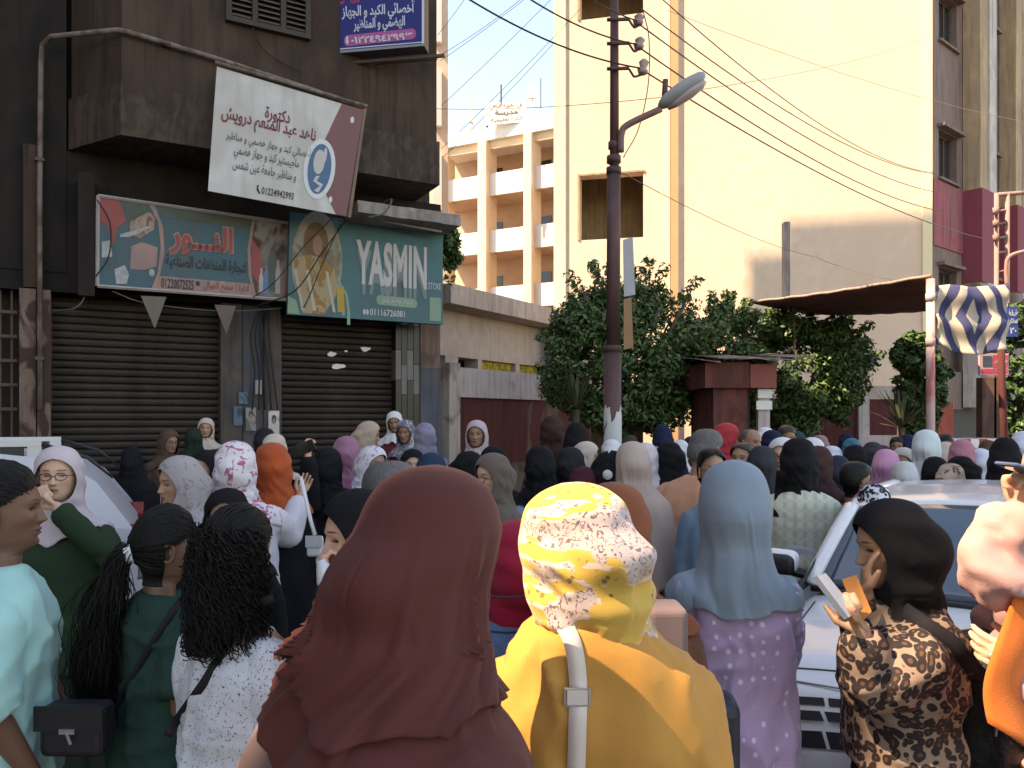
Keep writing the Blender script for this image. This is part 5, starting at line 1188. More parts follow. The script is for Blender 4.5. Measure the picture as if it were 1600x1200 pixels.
def diamond(m, N, L, tc, src, b):
    sp = N.new('ShaderNodeSeparateXYZ'); L.new(tc.outputs['Object'], sp.inputs[0])
    def M1(op, a, b_=None):
        q = N.new('ShaderNodeMath'); q.operation = op
        for i_, v in enumerate((a, b_)):
            if v is None: continue
            if hasattr(v, 'links'): L.new(v, q.inputs[i_])
            else: q.inputs[i_].default_value = v
        return q.outputs[0]
    nn = noise(N, L, tc, 9, 2); w = M1('MULTIPLY', M1('SUBTRACT', nn, .5), .07)
    s_ = M1('ADD', M1('MULTIPLY', M1('ABSOLUTE', M1('SUBTRACT', sp.outputs[0], .02)), 3.85), M1('MULTIPLY', M1('ABSOLUTE', sp.outputs[2]), 1.62))
    f_ = M1('FRACT', M1('ADD', M1('ADD', s_, w), .58)); k = M1('LESS_THAN', f_, .5)
    return mix(N, L, k, (.44, .37, .30), (.045, .048, .12))
dc = P(1519, 494, 9.9); wq = 116/F*9.9; hq = 108/F*9.9; V = []; n, m2 = 30, 20
for i in range(n+1):
    for j in range(m2+1):
        s_, t_ = i/n-.5, .5-j/m2; topd = -.05*sin((s_+.5)*pi) - .10*(s_+.5)*0
        V.append((s_+.02*sin(t_*9+s_*5)*(.5-t_), .05*sin(s_*16+t_*3)*(.8-t_*.4)+.03*sin(t_*14), t_*(1-.10*(s_ < -.3)*(-.3-s_)/.2)+(.5+t_)*topd-.03*(s_+.5)-(.5-t_)*.05*cos(s_*6)))
mb = MB(); mb.add(V, [(i*(m2+1)+j, (i+1)*(m2+1)+j, (i+1)*(m2+1)+j+1, i*(m2+1)+j+1) for i in range(n) for j in range(m2)])
o = mb.build('hanging_cloth', mat('diamond_cloth', (.4, .35, .3), .9, .05, 5, .15, 90, setup=diamond), None, True); add_solid(o, .01); o.location = dc; o.scale = (wq, wq, hq); tag(o, 'cloth with navy and beige concentric diamonds hung between two poles', 'cloth')
def sign_at(x0, y0, x1, y1, d_, m_, label, name='street_sign', th_=.04):
    a = P(x0, y0, d_); b_ = P(x1, y1, d_); q = [Vector((a.x, 0, a.z)), Vector((b_.x, 0, a.z)), Vector((b_.x, 0, b_.z)), Vector((a.x, 0, b_.z))]; r = empty(name, (0, d_, 0), 0, label, 'sign'); panel('board', q, th_, m_, r); return r, q
r, q = sign_at(1531, 552, 1576, 586, 10.6, mat('board_pink', (.55, .33, .35), .6, .05), 'pale pink printed board below the diamond cloth')
patch('picture', q, rect(.1, .42, .12, .62), mat('print_dark', (.05, .07, .10), .6, .3, 20), r); patch('red_print', q, rect(.45, .97, .08, .66), MREDT, r); patch('red_print', q, rect(.06, .96, .72, .92), MREDT, r); qletter(r, q, 'مركز دروس', .48, .94, .2, .5, M_W, off=.008)
r, q = sign_at(1574, 479, 1591, 526, 11.2, mat('royal_blue2', (.02, .05, .22), .5, .05), 'narrow blue sign with white letters right of the diamond cloth'); qletter(r, q, 'شقة', .1, .9, .1, .32, M_W, off=.01, bold=.03); qletter(r, q, 'سنتر', .1, .9, .40, .62, M_W, off=.01, bold=.03); qletter(r, q, '٢٠', .2, .8, .7, .9, M_W, off=.01, bold=.03)
# brown shop posts under the board
for i, x_ in enumerate((1546, 1558)):
    a = P(x_, HY, 11); mb = MB(); w_ = .10 if i == 0 else .04; mb.box(-w_, w_, 0, .15, 0, P(0, 590 if i == 0 else 586, 11).z); o = mb.build('wooden_post', wmat('brown_wood', (.15, .08, .06), (.09, .05, .04), 4)); o.location = (a.x, 11, 0); tag(o, ['broad brown wooden post below the pink board', 'narrow brown wooden post right of the broad one'][i], 'post', 'wooden posts at the right')
# steel lattice pole with crossarms before the mauve facade
pl = P(1565, HY, 12.5); LT = empty('utility_pole', (pl.x, 12.5, 0), 0, 'rusty pink lattice utility pole before the mauve facade', 'utility pole'); zq = lambda y_: P(0, y_, 12.5).z; xq = lambda x_: (x_-1565)/F*12.5
MLT = wmat('lattice_paint', (.33, .20, .18), (.22, .12, .10), 4, streak=False)
for x_ in (1557, 1574): mb = MB(); mb.tube([(xq(x_), 0, 0), (xq(x_), 0, zq(302))], .035, 8); mb.build('upright', MLT, LT, True)
for y_ in (306, 330, 350, 372, 395, 425, 470, 520): mb = MB(); mb.tube([(xq(1555), 0, zq(y_)), (xq(1576), 0, zq(y_-2))], .022, 6); mb.build('rung', MLT, LT, True)
for y_ in (330, 350, 372): mb = MB(); mb.tube([(xq(1553), -.05, zq(y_+6)), (xq(1553), -.05, zq(y_-4))], [.04, .05], 8); mb.build('insulator', MLT, LT, True)
mb = MB(); mb.tube([(xq(1560), 0, zq(304)), (xq(1620), 0, zq(300))], .035, 8); mb.build('cross_arm', MLT, LT, True)
mb = MB(); mb.tube([Vector(v) for v in curve_pts([(xq(1567), -.1, zq(450)), (xq(1566), -.1, zq(420)), (xq(1572), -.1, zq(402)), (xq(1605), -.1, zq(392))], 14)], .03, 8); mb.build('bent_arm', MLT, LT, True)
# red striped low awning at far right
mb = MB()
for i in range(9):
    a = P(1478+i*13, 686, 9.3); b_ = P(1478+(i+1)*13, 700, 9.3)
    mb.mi = i % 2; mb.box(a.x, b_.x-.001, 9.3, 9.9, b_.z, a.z)
o = mb.build('striped_barrier', None, None, False, [mat('barrier_red', (.36, .06, .06), .7, .1), M_WHITE]); tag(o, 'red and white striped barrier beyond the crowd at the right', 'barrier')
# ================================================================ VEHICLES
M_CARW = mat('car_white', (.74, .76, .78), .22, .02, 3, spec=.6); _b = M_CARW.node_tree.nodes['Principled BSDF']; _b.inputs['Coat Weight'].default_value = .5
M_CARG = mat('car_glass', (.05, .085, .12), .06, 0, spec=.8); M_TRIM = mat('car_trim', (.02, .02, .022), .45, .05); M_TYRE = mat('tyre', (.018, .018, .018), .85, .1); M_RIM = mat('rim_metal', (.35, .35, .36), .3, 0, metal=.8)
M_CLEAR = mat('lamp_lens', (.55, .57, .6), .1, 0)
def wheel(parent, x, y, s):
    W_ = MB(); W_.tube([(x, y-s*.1, .29), (x, y-s*.09, .29), (x, y+s*.09, .29), (x, y+s*.1, .29)], [.26, .29, .29, .26], 24); o = W_.build('wheel', M_TYRE, parent, True)
    R_ = MB(); R_.tube([(x, y+s*.085, .29), (x, y+s*.104, .29)], [.19, .17], 20); R_.build('rim', M_RIM, o)
def grid_mesh(fn, nu, nv, name, m, parent, th=0):
    V = [fn(i/nu, j/nv) for i in range(nu+1) for j in range(nv+1)]; mb = MB(); mb.add(V, [(i*(nv+1)+j, (i+1)*(nv+1)+j, (i+1)*(nv+1)+j+1, i*(nv+1)+j+1) for i in range(nu) for j in range(nv)])
    o = mb.build(name, m, parent, True)
    if th: add_solid(o, th, 0)
    return o
# --- white hatchback on the right. local x runs from the bumper to the tail, y across, z up
hx, hy = .57, .82; CW = empty('parked_car', (1.40, 2.42, 0), atan2(hy, hx), 'white hatchback facing the camera behind the leopard-print blouse', 'car')
LEN = 3.25; HWD = .73
top_z = lambda x: float(np.interp(x, [0, .03, .10, .22, .5, .85, 1.2, 2.9, 3.15, 3.25], [.60, .70, .80, .855, .905, .935, .94, .96, .95, .80]))
wid = lambda x: HWD*float(np.interp(x, [0, .04, .15, .4, 1, 2.6, 3.1, 3.25], [.70, .80, .91, .97, 1, 1, .95, .86]))
def lower(u, v):
    x = LEN*u; w = wid(x); t = v*2-1; a = abs(t); zt = top_z(x); fr = float(np.interp(x, [0, .2], [.05, 0]))
    if a < .58: k = a/.58; y = w*.93*k; z = zt-.055*k**2.2
    else: k = (a-.58)/.42; y = w*(.93+.07*sin(pi*min(1, k*1.15)*.9)); z = (zt-.055)*(1-k)+.22*k
    return (x-(.05*(1-a*a) if x < .1 else 0), y*(1 if t > 0 else -1), z)
grid_mesh(lower, 60, 44, 'body', M_CARW, CW)
def on_body(x, t, off=.004):
    u = x/LEN; p = Vector(lower(u, (t+1)/2)); a = Vector(lower(u+.004, (t+1)/2))-p; b2 = Vector(lower(u, (t+1)/2+.004))-p; n = a.cross(b2).normalized()
    if n.z < 0 and abs(t) < .55: n = -n
    if abs(t) >= .55 and n.y*t < 0: n = -n
    return p+n*off
def nose(u, v): x0, y0, z0 = lower(0, v); return (x0-.012*sin(pi*u), y0*(1-u*.999)+0, z0*(1-u)+.42*u)
grid_mesh(nose, 6, 44, 'bumper', M_CARW, CW)
BZ = .93; RZ = 1.345
def prof(x): return float(np.interp(x, [.80, 1.0, 1.2, 1.38, 1.55, 2.0, 2.6, 2.95, 3.18], [BZ-.01, 1.075, 1.205, 1.29, 1.325, RZ, 1.335, 1.27, .96]))
def hw(z): return HWD*(.97-.20*(z-BZ)/(RZ-BZ))
def roof(u, v):
    x = 1.40+(2.92-1.40)*u; z = prof(x); t = v*2-1; return (x-.10*t*t*(1-u), t*(hw(z)-.01), z-.035*t*t-.03*max(0, abs(t)-.9)*10*.3)
grid_mesh(roof, 20, 16, 'roof', M_CARW, CW, .012)
def wsc(u, v):
    x = .84+(1.385-.84)*u; z = prof(x); t = v*2-1; return (x-(.10-.14*(1-u)*-1)*t*t*-1*(-1 if u > 2 else -1)*1.0*-1 if False else x+.10*t*t*(1-u)*1.2-.10*t*t*u, t*(hw(z)-.055), z-.02*t*t+.002)
grid_mesh(wsc, 14, 16, 'windscreen', M_CARG, CW, .006)
for s_ in (-1, 1):
    pts = []
    for q in np.linspace(0, 1, 9): x, y, z = wsc(q, .5+.5*s_); pts.append((x+.005, y+s_*.03, z-.004))
    mb = MB(); mb.tube(pts, .038, 8, True, .8); mb.build('pillar', M_CARW, CW, True)
    mb = MB(); mb.tube([(x_, s_*(hw(prof(x_))-.015), prof(x_)-.04) for x_ in np.linspace(1.36, 3.15, 12)], .03, 8); mb.build('roof_rail', M_CARW, CW, True)
    mb = MB(); mb.tube([(.90, s_*HWD*.975, BZ-.01), (1.6, s_*HWD*.98, BZ), (3.1, s_*HWD*.95, BZ+.02)], .022, 6); mb.build('window_trim', M_TRIM, CW, True)
    for (xa, xb) in ((1.18, 1.85), (1.92, 2.5), (2.57, 2.95)):
        def sg(u, v): x = xa+(xb-xa)*u; zt_ = prof(x)-.06; z = BZ+.0+(zt_-BZ)*v; return (x, s_*(hw(z)-.02), z)
        grid_mesh(sg, 8, 4, 'side_window', M_CARG, CW, .005)
    for x_ in (1.885, 2.535): mb = MB(); mb.tube([(x_, s_*(hw(BZ)-.012), BZ), (x_, s_*(hw(RZ)-.0), prof(x_)-.05)], .035, 6); mb.build('pillar', M_TRIM, CW, True)
    mb = MB(); mb.add([(.88, s_*(HWD*.955), BZ+.0), (1.17, s_*(HWD*.955), BZ+.0), (1.17, s_*(hw(1.14)-.012), 1.15)], [(0, 1, 2)]); add_solid(mb.build('quarter_window', M_TRIM, CW), .01, 0)
    # mirror
    mb = MB(); mb.box(1.02, 1.10, s_*(HWD+.12)-.085, s_*(HWD+.12)+.085, BZ+.01, BZ+.115); o = mb.build('mirror', M_TRIM, CW, True); q_ = o.modifiers.new('b', 'BEVEL'); q_.width = .035; q_.segments = 4
    mb = MB(); mb.box(1.035, 1.115, s_*(HWD+.12)-.098, s_*(HWD+.12)+.098, BZ+.015, BZ+.132); o3 = mb.build('mirror_shell', M_CARW, o, True); q_ = o3.modifiers.new('b', 'BEVEL'); q_.width = .04; q_.segments = 4
    mb = MB(); mb.tube([(1.112, s_*(HWD+.12), BZ+.07), (1.122, s_*(HWD+.12), BZ+.07)], [.07, .06], 16, True, .8); mb.build('mirror_glass', M_CARG, o)
    mb = MB(); mb.tube([(1.08, s_*HWD*.93, BZ+.01), (1.08, s_*(HWD+.06), BZ+.03)], .025, 6); mb.build('mirror_arm', M_TRIM, o)
    wheel(CW, .55, s_*.62, s_); wheel(CW, 2.65, s_*.62, s_)
# cowl, wipers, hood seams, lamps and slits laid on the body
mb = MB(); mb.tube([(.83+.12*(t*t), t*.66, BZ+.012-.03*t*t) for t in np.linspace(-1, 1, 15)], .022, 6, True, .6); mb.build('cowl', M_TRIM, CW, True)
for (y0, y1) in ((-.1, .42), (-.58, -.06)): mb = MB(); mb.tube([(.86, y0, BZ+.035), (.90, (y0+y1)/2, BZ+.045), (.955, y1, BZ+.05)], .011, 6); mb.build('wiper', M_TRIM, CW)
for pts in ([(.13+.05*t*t, t) for t in np.linspace(-.5, .5, 16)], [(x, -.53) for x in np.linspace(.16, .8, 10)], [(x, .53) for x in np.linspace(.16, .8, 10)]):
    mb = MB(); mb.tube([on_body(x, t, .000) for x, t in pts], .004, 4); mb.build('panel_gap', M_TRIM, CW)
for s_ in (-1, 1):
    for k in range(3):
        for j in range(2):
            xa = (.062, .036, .012)[k]; ts = np.linspace(.27+.145*j+.02*k, .40+.145*j+.02*k, 5); mb = MB(); V = []
            for t in ts: V += [on_body(xa-.008, s_*t, .003), on_body(xa+.007, s_*t, .003)]
            mb.add(V, [(2*i, 2*i+1, 2*i+3, 2*i+2) for i in range(4)]); add_solid(mb.build('grille_slit', M_TRIM, CW), .004, 0)
    mb = MB(); mb.tube([on_body(x, s_*t, .002) for x, t in ((.085, .22), (.10, .58), (.07, .63), (.02, .62), (.004, .55), (.004, .30), (.03, .24), (.085, .22))], .004, 5); mb.build('lamp_outline', mat('seam_grey', (.25, .26, .27), .5, 0), CW)
mb = MB(); mb.box(-.075, -.02, -.24, .24, .40, .50); mb.build('number_plate', M_W, CW)
# --- silver white SUV at the left
FV = Frame(P(226, 0, 6.0).x, 6.0, -.9, -.436)
# local x: from the tail forward (towards the picture's left), so the reader's side is local +y
FV.rz = atan2(-.436, -.9); CV = FV.root('parked_car', 'silver white off-road car at the left edge with a lettered roof bar', 'car')
SIL = mat('car_silver', (.50, .50, .54), .28, .04, 2, spec=.6)
ol = [(.02, .35), (.0, .62), (.05, .92), (.10, 1.0), (.30, 1.28), (.52, 1.43), (.85, 1.475), (2.0, 1.49), (2.6, 1.42), (3.2, 1.02), (3.9, .92), (4.15, .75), (4.2, .35)]
win = [(.42, 1.0), (.52, 1.22), (.68, 1.335), (.98, 1.36), (.98, .98), (.55, .90)]
prf = []
for i in range(len(ol)-1):
    for t in (0, .5): prf.append((ol[i][0]*(1-t)+ol[i+1][0]*t, ol[i][1]*(1-t)+ol[i+1][1]*t))
prf.append(ol[-1]); WV = .88
def yv(z): return WV*(1-.0*(z))-max(0, z-.95)*.30
def suv(u, v):
    k = u*(len(prf)-1); i = min(int(k), len(prf)-2); f_ = k-i; x = prf[i][0]*(1-f_)+prf[i+1][0]*f_; z = prf[i][1]*(1-f_)+prf[i+1][1]*f_; t = v*2-1
    e = 1-.03*abs(t)**6; return (x+.04*(abs(t)**4)*(1 if x < 1 else -1), t*yv(z), z*e if z > .5 else z)
grid_mesh(suv, 60, 16, 'roof_and_tail', SIL, CV)
for s_ in (1, -1):
    # side panel with the quarter window cut out: rings between outline and window
    import bmesh
    bm = bmesh.new(); O_ = [bm.verts.new((x, s_*(yv(z)+.0), z)) for x, z in prf]; Wn = [bm.verts.new((x, s_*(yv(z)+.0), z)) for x, z in win]
    fr_ = [(1.06, .96), (1.06, 1.37), (1.9, 1.40), (2.5, 1.33), (3.0, 1.0), (2.9, .94)]; W2 = [bm.verts.new((x, s_*yv(z), z)) for x, z in fr_]
    es = [bm.edges.new((a[i], a[(i+1) % len(a)])) for a in (O_, Wn, W2) for i in range(len(a))]
    bmesh.ops.triangle_fill(bm, use_beauty=True, use_dissolve=False, edges=es); me = bpy.data.meshes.new('side'); bm.to_mesh(me); bm.free(); link_mesh('side_panel', me, CV, SIL)
    for wn in (win, fr_):
        mb = MB(); n_ = len(wn); mb.add([(x, s_*(yv(z)-.025), z) for x, z in wn], [tuple(range(n_))]); mb.build('side_window', mat('tinted_glass', (.035, .03, .028), .08, 0, spec=.8), CV)
        mb = MB(); mb.tube([(x, s_*(yv(z)-.006), z) for x, z in wn+[wn[0]]], .016, 6); mb.build('window_trim', M_TRIM, CV)
    mb = MB(); mb.box(.62, 3.0, s_*.70-.02, s_*.70+.02, 1.52, 1.555); mb.box(.62, .70, s_*.70-.018, s_*.70+.018, 1.44, 1.5195); mb.box(2.9, 2.98, s_*.70-.018, s_*.70+.018, 1.44, 1.5195); rb = mb.build('roof_bar', mat('bar_silver', (.55, .54, .55), .35, 0), CV)
    mb = MB(); mb.box(.72, 2.88, s_*.70-.012, s_*.70+.014, 1.455, 1.518); mb.build('lettered_strip', M_TRIM, rb)
    if s_ == 1:
        Mx = Matrix.Translation((1.50, .716, 0)) @ Matrix.Rotation(pi, 4, 'Z'); letter(rb, 'DUSTER', Mx, 0, .62, 1.468, 1.505, mat('letter_silver', (.5, .5, .5), .4, 0), bold=.01)
    mb = MB(); mb.tube([(.62, s_*.70, 1.53), (.35, s_*.71, 1.44), (.2, s_*.74, 1.30)], [.022, .02, .01], 8, True, .7); mb.build('bar_end', M_TRIM, CV, True)
    wheel(CV, .75, s_*.80, s_); wheel(CV, 3.35, s_*.80, s_)
    mb = MB(); mb.tube([(.06, s_*.80, .75), (.06, s_*.80, .98)], .06, 8, True, .7); mb.build('tail_lamp', mat('lamp_red', (.25, .02, .02), .2, 0), CV, True)
mb = MB(); mb.box(.0, 4.1, -.8, .8, .25, .36); mb.build('floor_pan', M_TRIM, CV)

# ================================================================ THE CROWD
c = cloth
BLK = c((.012, .012, .014)); BLK2 = c((.022, .020, .024)); CHAR = c((.04, .04, .045)); NAVY = c((.015, .02, .05)); WHT = c((.62, .61, .62)); WHB = c((.52, .57, .66)); CRM = c((.52, .43, .36)); BEI = c((.40, .30, .24)); BRN = c((.10, .055, .04))
GRYL = c((.42, .38, .41)); LAV = c((.22, .20, .28)); ROSE = c((.42, .17, .22)); PNK = c((.52, .24, .38)); MAR = c((.15, .025, .035)); REDS = c((.42, .04, .05)); ORG = c((.42, .075, .025)); DEN = c((.12, .19, .26)); JEAN = c((.05, .09, .17)); OLV = c((.13, .10, .085)); DGR = c((.018, .032, .024)); TEAL = c((.03, .14, .20))
FLO_W = print_mat('white_rose_print', (.64, .60, .63), (.42, .12, .20), 22, (.56, .60)); FLO_P = print_mat('purple_floral', (.36, .16, .30), (.55, .36, .50), 30, (.54, .6)); SPEC = print_mat('speckled_cloth', (.45, .40, .38), (.16, .13, .12), 60, (.53, .57))
FLO_G = print_mat('grey_white_floral', (.48, .48, .52), (.22, .19, .22), 26, (.54, .60)); MAG = print_mat('magenta_floral', (.26, .025, .08), (.55, .25, .32), 34, (.56, .60)); BW = print_mat('black_white_print', (.62, .63, .68), (.02, .02, .03), 22, (.47, .50)); PAT = print_mat('dark_pattern', (.16, .15, .20), (.45, .42, .42), 24, (.54, .58)); LACE = print_mat('lace_print', (.018, .018, .03), (.12, .12, .18), 60, (.57, .6)); BEIP = print_mat('beige_pattern', (.42, .32, .25), (.16, .08, .07), 18, (.54, .58))
def loc(px, top, d, yaw, tgt, nom=1.637, base=0):
    yaw = yaw+math.degrees(math.atan((CXP-px)/F)); s_ = (CAMZ-(top-HY)/F*d-base)/nom; v = Vector(tgt)-Vector(((px-CXP)/F*d, d, base)); v = Matrix.Rotation(-radians(yaw), 3, 'Z') @ v; return tuple(v/s_)
def pr(label, px, top, d, yaw, sk, sm, gk, gm, seed=1, bottom=None, **k):
    if bottom is None and gk not in ('abaya', 'wide'): bottom = ('skirt', BLK2)
    return person(label, px, top, d, yaw, (gk, gm) if not isinstance(gk, tuple) else (gk[0], gm, gk[1]), (sk, sm) if not isinstance(sk, tuple) else (sk[0], sm, sk[1]), bottom, seed=seed, **k)
UP = dict(R=((.26, -.16, 1.12), (.035, -.165, 1.375)), hR=((-.55, -.15, .62), (0, 1, .15), .55))
# ---------- left part
pr('woman in black seen from behind beyond the tail of the silver car', 207, 697, 6.9, 175, 'tall', BLK, 'abaya', BLK, 1)
pr('woman in thin glasses with a brown headscarf before the left shutter', 262, 671, 8.0, 20, 'wrap', BRN, 'abaya', BRN, 2, glasses=True, skin=2, q=1)
pr('woman with a beige headscarf at the right end of the left shutter', 321, 653, 9.6, 12, 'wrap', CRM, 'abaya', CHAR, 3, base=.13, skin=1)
pr('woman in a dark green headscarf seen from behind at the left shutter', 303, 668, 8.9, 185, 'drape', DGR, 'abaya', BLK, 4, base=.13)
pr('woman in black with face half hidden, right of the grey scarf', 322, 703, 5.3, -25, 'wrap', BLK, 'abaya', BLK, 5, skin=1)
pr('woman in a cream headscarf seen from behind by the poster pier', 430, 678, 6.4, 180, 'wrap', CRM, 'abaya', BLK, 1)
pr('woman in black just behind the cream headscarf by the poster pier', 415, 669, 7.6, 170, 'wrap', BLK2, 'abaya', CHAR, 2)
phx = loc(512, 700, 5.0, 152, P(481, 712, 4.75)); phe = loc(512, 700, 5.0, 152, P(488, 790, 4.8))
pr('woman in black holding up a dark phone before the right shutter', 512, 700, 5.0, 152, 'wrap', BLK, 'abaya', BLK, 6, pose=dict(R=(phe, phx), hR=((0, -.1, 1), (0, -1, 0), .6)), skin=0)
pr('woman in a mauve pink headscarf and speckled grey blouse, seen from behind', 543, 682, 5.6, 190, 'wrap', c((.30, .13, .20)), 'loose', SPEC, 3)
pr('woman in a beige headscarf in profile before the right shutter', 573, 658, 7.4, 80, 'wrap', BEI, 'abaya', c((.10, .07, .07)), 4, skin=1)
pr('woman in a white headscarf and maroon top, farthest by the tiled pilaster', 618, 642, 9.8, -10, 'wrap', WHT, 'abaya', MAR, 5, base=.13, skin=2)
pr('woman in a dark patterned headscarf beside the tiled pilaster', 634, 656, 8.6, -35, 'wrap', PAT, 'abaya', MAR, 6, skin=2)
pr('woman in a grey lavender headscarf and white top, seen from behind', 664, 660, 7.5, 195, 'wrap', LAV, 'loose', WHT, 2)
pr('older woman with a white flowered headscarf in profile, dressed in black', 580, 697, 5.0, 50, 'wrap', print_mat('white_flower_print', (.60, .56, .62), (.30, .22, .34), 22, (.58, .62)), 'abaya', BLK, 7, skin=2)
pr('girl in black with a pale face between the grey-haired man and navy scarf', 643, 702, 5.8, 12, 'wrap', BLK, 'abaya', BLK, 8, skin=0)
pr('woman in a navy headscarf seen from behind, behind the maroon cape', 676, 708, 4.7, 185, 'wrap', c((.02, .04, .075)), 'abaya', WHT, 9)
person('balding grey-haired man seen from behind the maroon cape', 613, 722, 2.7, 185, ('top', CHAR), None, ('trousers', BLK), hair=('bald', HAIR_GREY, dict(vol=1.6)), skin=2, q=1, seed=2)
pr('woman in a pale pink draped headscarf standing alone by the red wall', 745, 657, 7.3, -12, 'drape', c((.46, .36, .40)), 'abaya', BLK, 10, skin=2)
pr('woman in black in profile left of the olive headscarf', 729, 705, 5.1, 75, 'wrap', BLK, 'abaya', BLK, 11, skin=2)
pr('woman in black partly hidden behind the olive headscarf', 771, 697, 5.5, 160, 'wrap', BLK, 'abaya', BLK, 12)
pr('woman in glasses with an olive grey headscarf and denim shirt', 771, 708, 4.1, -38, 'wrap', OLV, 'loose', c((.13, .22, .25)), 13, glasses=True, skin=0, q=1)
t_ = pr('woman in a light blue shirt and black headscarf seen from behind', 846, 697, 4.9, 180, 'wrap', BLK, 'loose', c((.24, .40, .56)), 14)
pr('tall woman in a dark brown headscarf and lace dress by the yucca', 864, 650, 6.7, 170, 'wrap', c((.05, .025, .022)), 'abaya', LACE, 1)
pr('tall woman all in black left of the lamp post', 901, 661, 6.3, 185, 'tall', BLK, 'abaya', BLK, 2)
pr('woman in black behind the yellow headscarf, below the tall one in black', 893, 699, 5.1, 170, 'wrap', BLK2, 'abaya', BLK2, 3)
pr('woman in a beige headscarf in profile by the lamp post foot', 914, 690, 6.0, 105, 'wrap', CRM, 'abaya', BLK, 4)
pr('short woman in a dark maroon headscarf behind the yellow one', 914, 730, 4.5, 178, 'wrap', c((.07, .018, .026)), 'abaya', MAR, 5)
pr('woman in a white headscarf right before the lamp post', 957, 687, 6.9, 185, 'wrap', WHT, 'abaya', BLK, 6)
hp = pr('woman in black with white headphones facing right', 956, 705, 4.5, 82, 'wrap', BLK, 'abaya', BLK, 7, skin=1)
pr('woman in a long beige headscarf and beige dress seen from behind', 990, 690, 4.4, 178, 'long', c((.46, .35, .30)), 'abaya', c((.40, .31, .28)), 8)
pr('woman in a very pale pink headscarf behind the beige one', 1009, 692, 5.6, 175, 'wrap', c((.58, .50, .52)), 'abaya', WHT, 9)
pr('woman in a purple flowered headscarf left of the man in peach', 1026, 698, 6.0, 200, 'wrap', FLO_P, 'loose', FLO_P, 10)
pr('woman with a tall navy headscarf before the trees', 1037, 664, 7.6, 190, 'tall', NAVY, 'abaya', NAVY, 11)
pr('woman in black between the purple scarf and the man in peach', 1049, 690, 5.6, 215, 'wrap', BLK, 'abaya', BLK, 12)
pr('woman in a white headscarf partly hidden right of the navy one', 1061, 687, 8.2, 170, 'wrap', WHT, 'abaya', CHAR, 1)
person('grey-haired man in a peach t-shirt, stooping, seen from behind', 1104, 668, 4.5, 150, ('top', c((.60, .29, .18)), dict(sleeve='short')), None, ('trousers', BLK), hair=('m', HAIR_GREY), skin=2, q=1, seed=3, fat=1.15,
       pose=dict(lean=.16, R=((.24, .07, 1.0), (.10, .17, .80)), L=((-.24, .07, 1.0), (-.10, .17, .80)), hR=((-.6, 0, -.8), (0, 1, 0), .8), hL=((.6, 0, -.8), (0, 1, 0), .8)))
gd_ = person('dark-haired girl in glasses and denim behind the blue-grey scarf', 1112, 699, 4.0, 18, ('loose', DEN), None, ('trousers', BLK), hair=('f', HAIR_BLACK), skin=1, q=1, seed=4, glasses=True)
gd_.scale.x *= .8
pr('woman in a bright red headscarf by the kiosk', 1132, 661, 6.7, 95, 'wrap', REDS, 'abaya', BLK, 2, skin=1)
person('bald man in profile before the kiosk', 1172, 669, 6.6, 55, ('top', CHAR), None, ('trousers', BLK), hair=('bald', HAIR_GREY, dict(vol=.5)), skin=2, q=1, seed=1)
pr('woman in a white headscarf behind the bald man', 1192, 667, 8.6, 150, 'wrap', WHT, 'abaya', CHAR, 3)
pr('woman in a navy headscarf between the bald man and the man in brown', 1208, 672, 7.2, 190, 'wrap', NAVY, 'abaya', NAVY, 4)
person('brown-haired man facing the camera at the back of the crowd', 1229, 662, 7.8, 15, ('top', CHAR), None, ('trousers', BLK), hair=('m', HAIR_BROWN), skin=2, q=1, seed=2)
person('brown-haired girl looking out right of the girl in glasses', 1160, 691, 5.6, -22, ('loose', NAVY), None, ('trousers', BLK), hair=('f', HAIR_BROWN), skin=1, q=1, seed=5)
pr('woman in black seen from behind, right of the blue-grey scarf', 1188, 696, 5.0, 176, 'drape', CHAR, 'abaya', BLK2, 5)
pr('woman in glasses and a white headscarf looking past the black one', 1223, 684, 5.2, -12, 'wrap', WHT, 'abaya', BLK, 6, glasses=True, skin=0)
vest = pr('woman in a pale checked vest, black headscarf and jeans, seen from behind', 1250, 685, 4.3, 180, 'neck', BLK, 'loose', c((.50, .53, .62)), 7, bottom=('trousers', JEAN), fat=.94)
pr('woman in a white headscarf just behind the checked vest', 1269, 684, 6.1, 185, 'wrap', WHT, 'abaya', BRN, 8)
pr('woman in a dark brown headscarf right of the checked vest', 1279, 697, 5.3, 170, 'wrap', c((.06, .03, .028)), 'abaya', BRN, 9)
pr('woman in a pale blue-white headscarf in mid crowd', 1301, 697, 6.3, 180, 'wrap', WHB, 'abaya', NAVY, 10)
pr('woman in a navy headscarf below the pale blue-white one', 1310, 712, 5.5, 185, 'wrap', c((.025, .03, .05)), 'abaya', BLK, 11)
pr('woman in a teal blue headscarf at the back of the crowd', 1332, 685, 8.0, 175, 'wrap', TEAL, 'abaya', WHB, 12)
pr('woman in navy farthest behind the teal headscarf', 1323, 677, 9.6, 180, 'wrap', NAVY, 'abaya', NAVY, 1)
pr('woman in black above the girl in magenta flowers', 1337, 695, 6.2, 178, 'drape', BLK, 'abaya', BLK, 2)
person('dark-haired girl in a magenta flowered top with a pink strap', 1334, 720, 4.7, 110, ('top', MAG, dict(sleeve='short')), None, ('trousers', BLK), hair=('f', HAIR_BLACK), skin=2, q=1, seed=6)
pr('woman in charcoal right of the teal headscarf', 1362, 690, 7.0, 180, 'wrap', CHAR, 'abaya', CHAR, 3)
pr('woman in a dark purple headscarf at the back of the crowd', 1379, 696, 7.2, 170, 'wrap', c((.07, .02, .05)), 'abaya', BLK, 4)
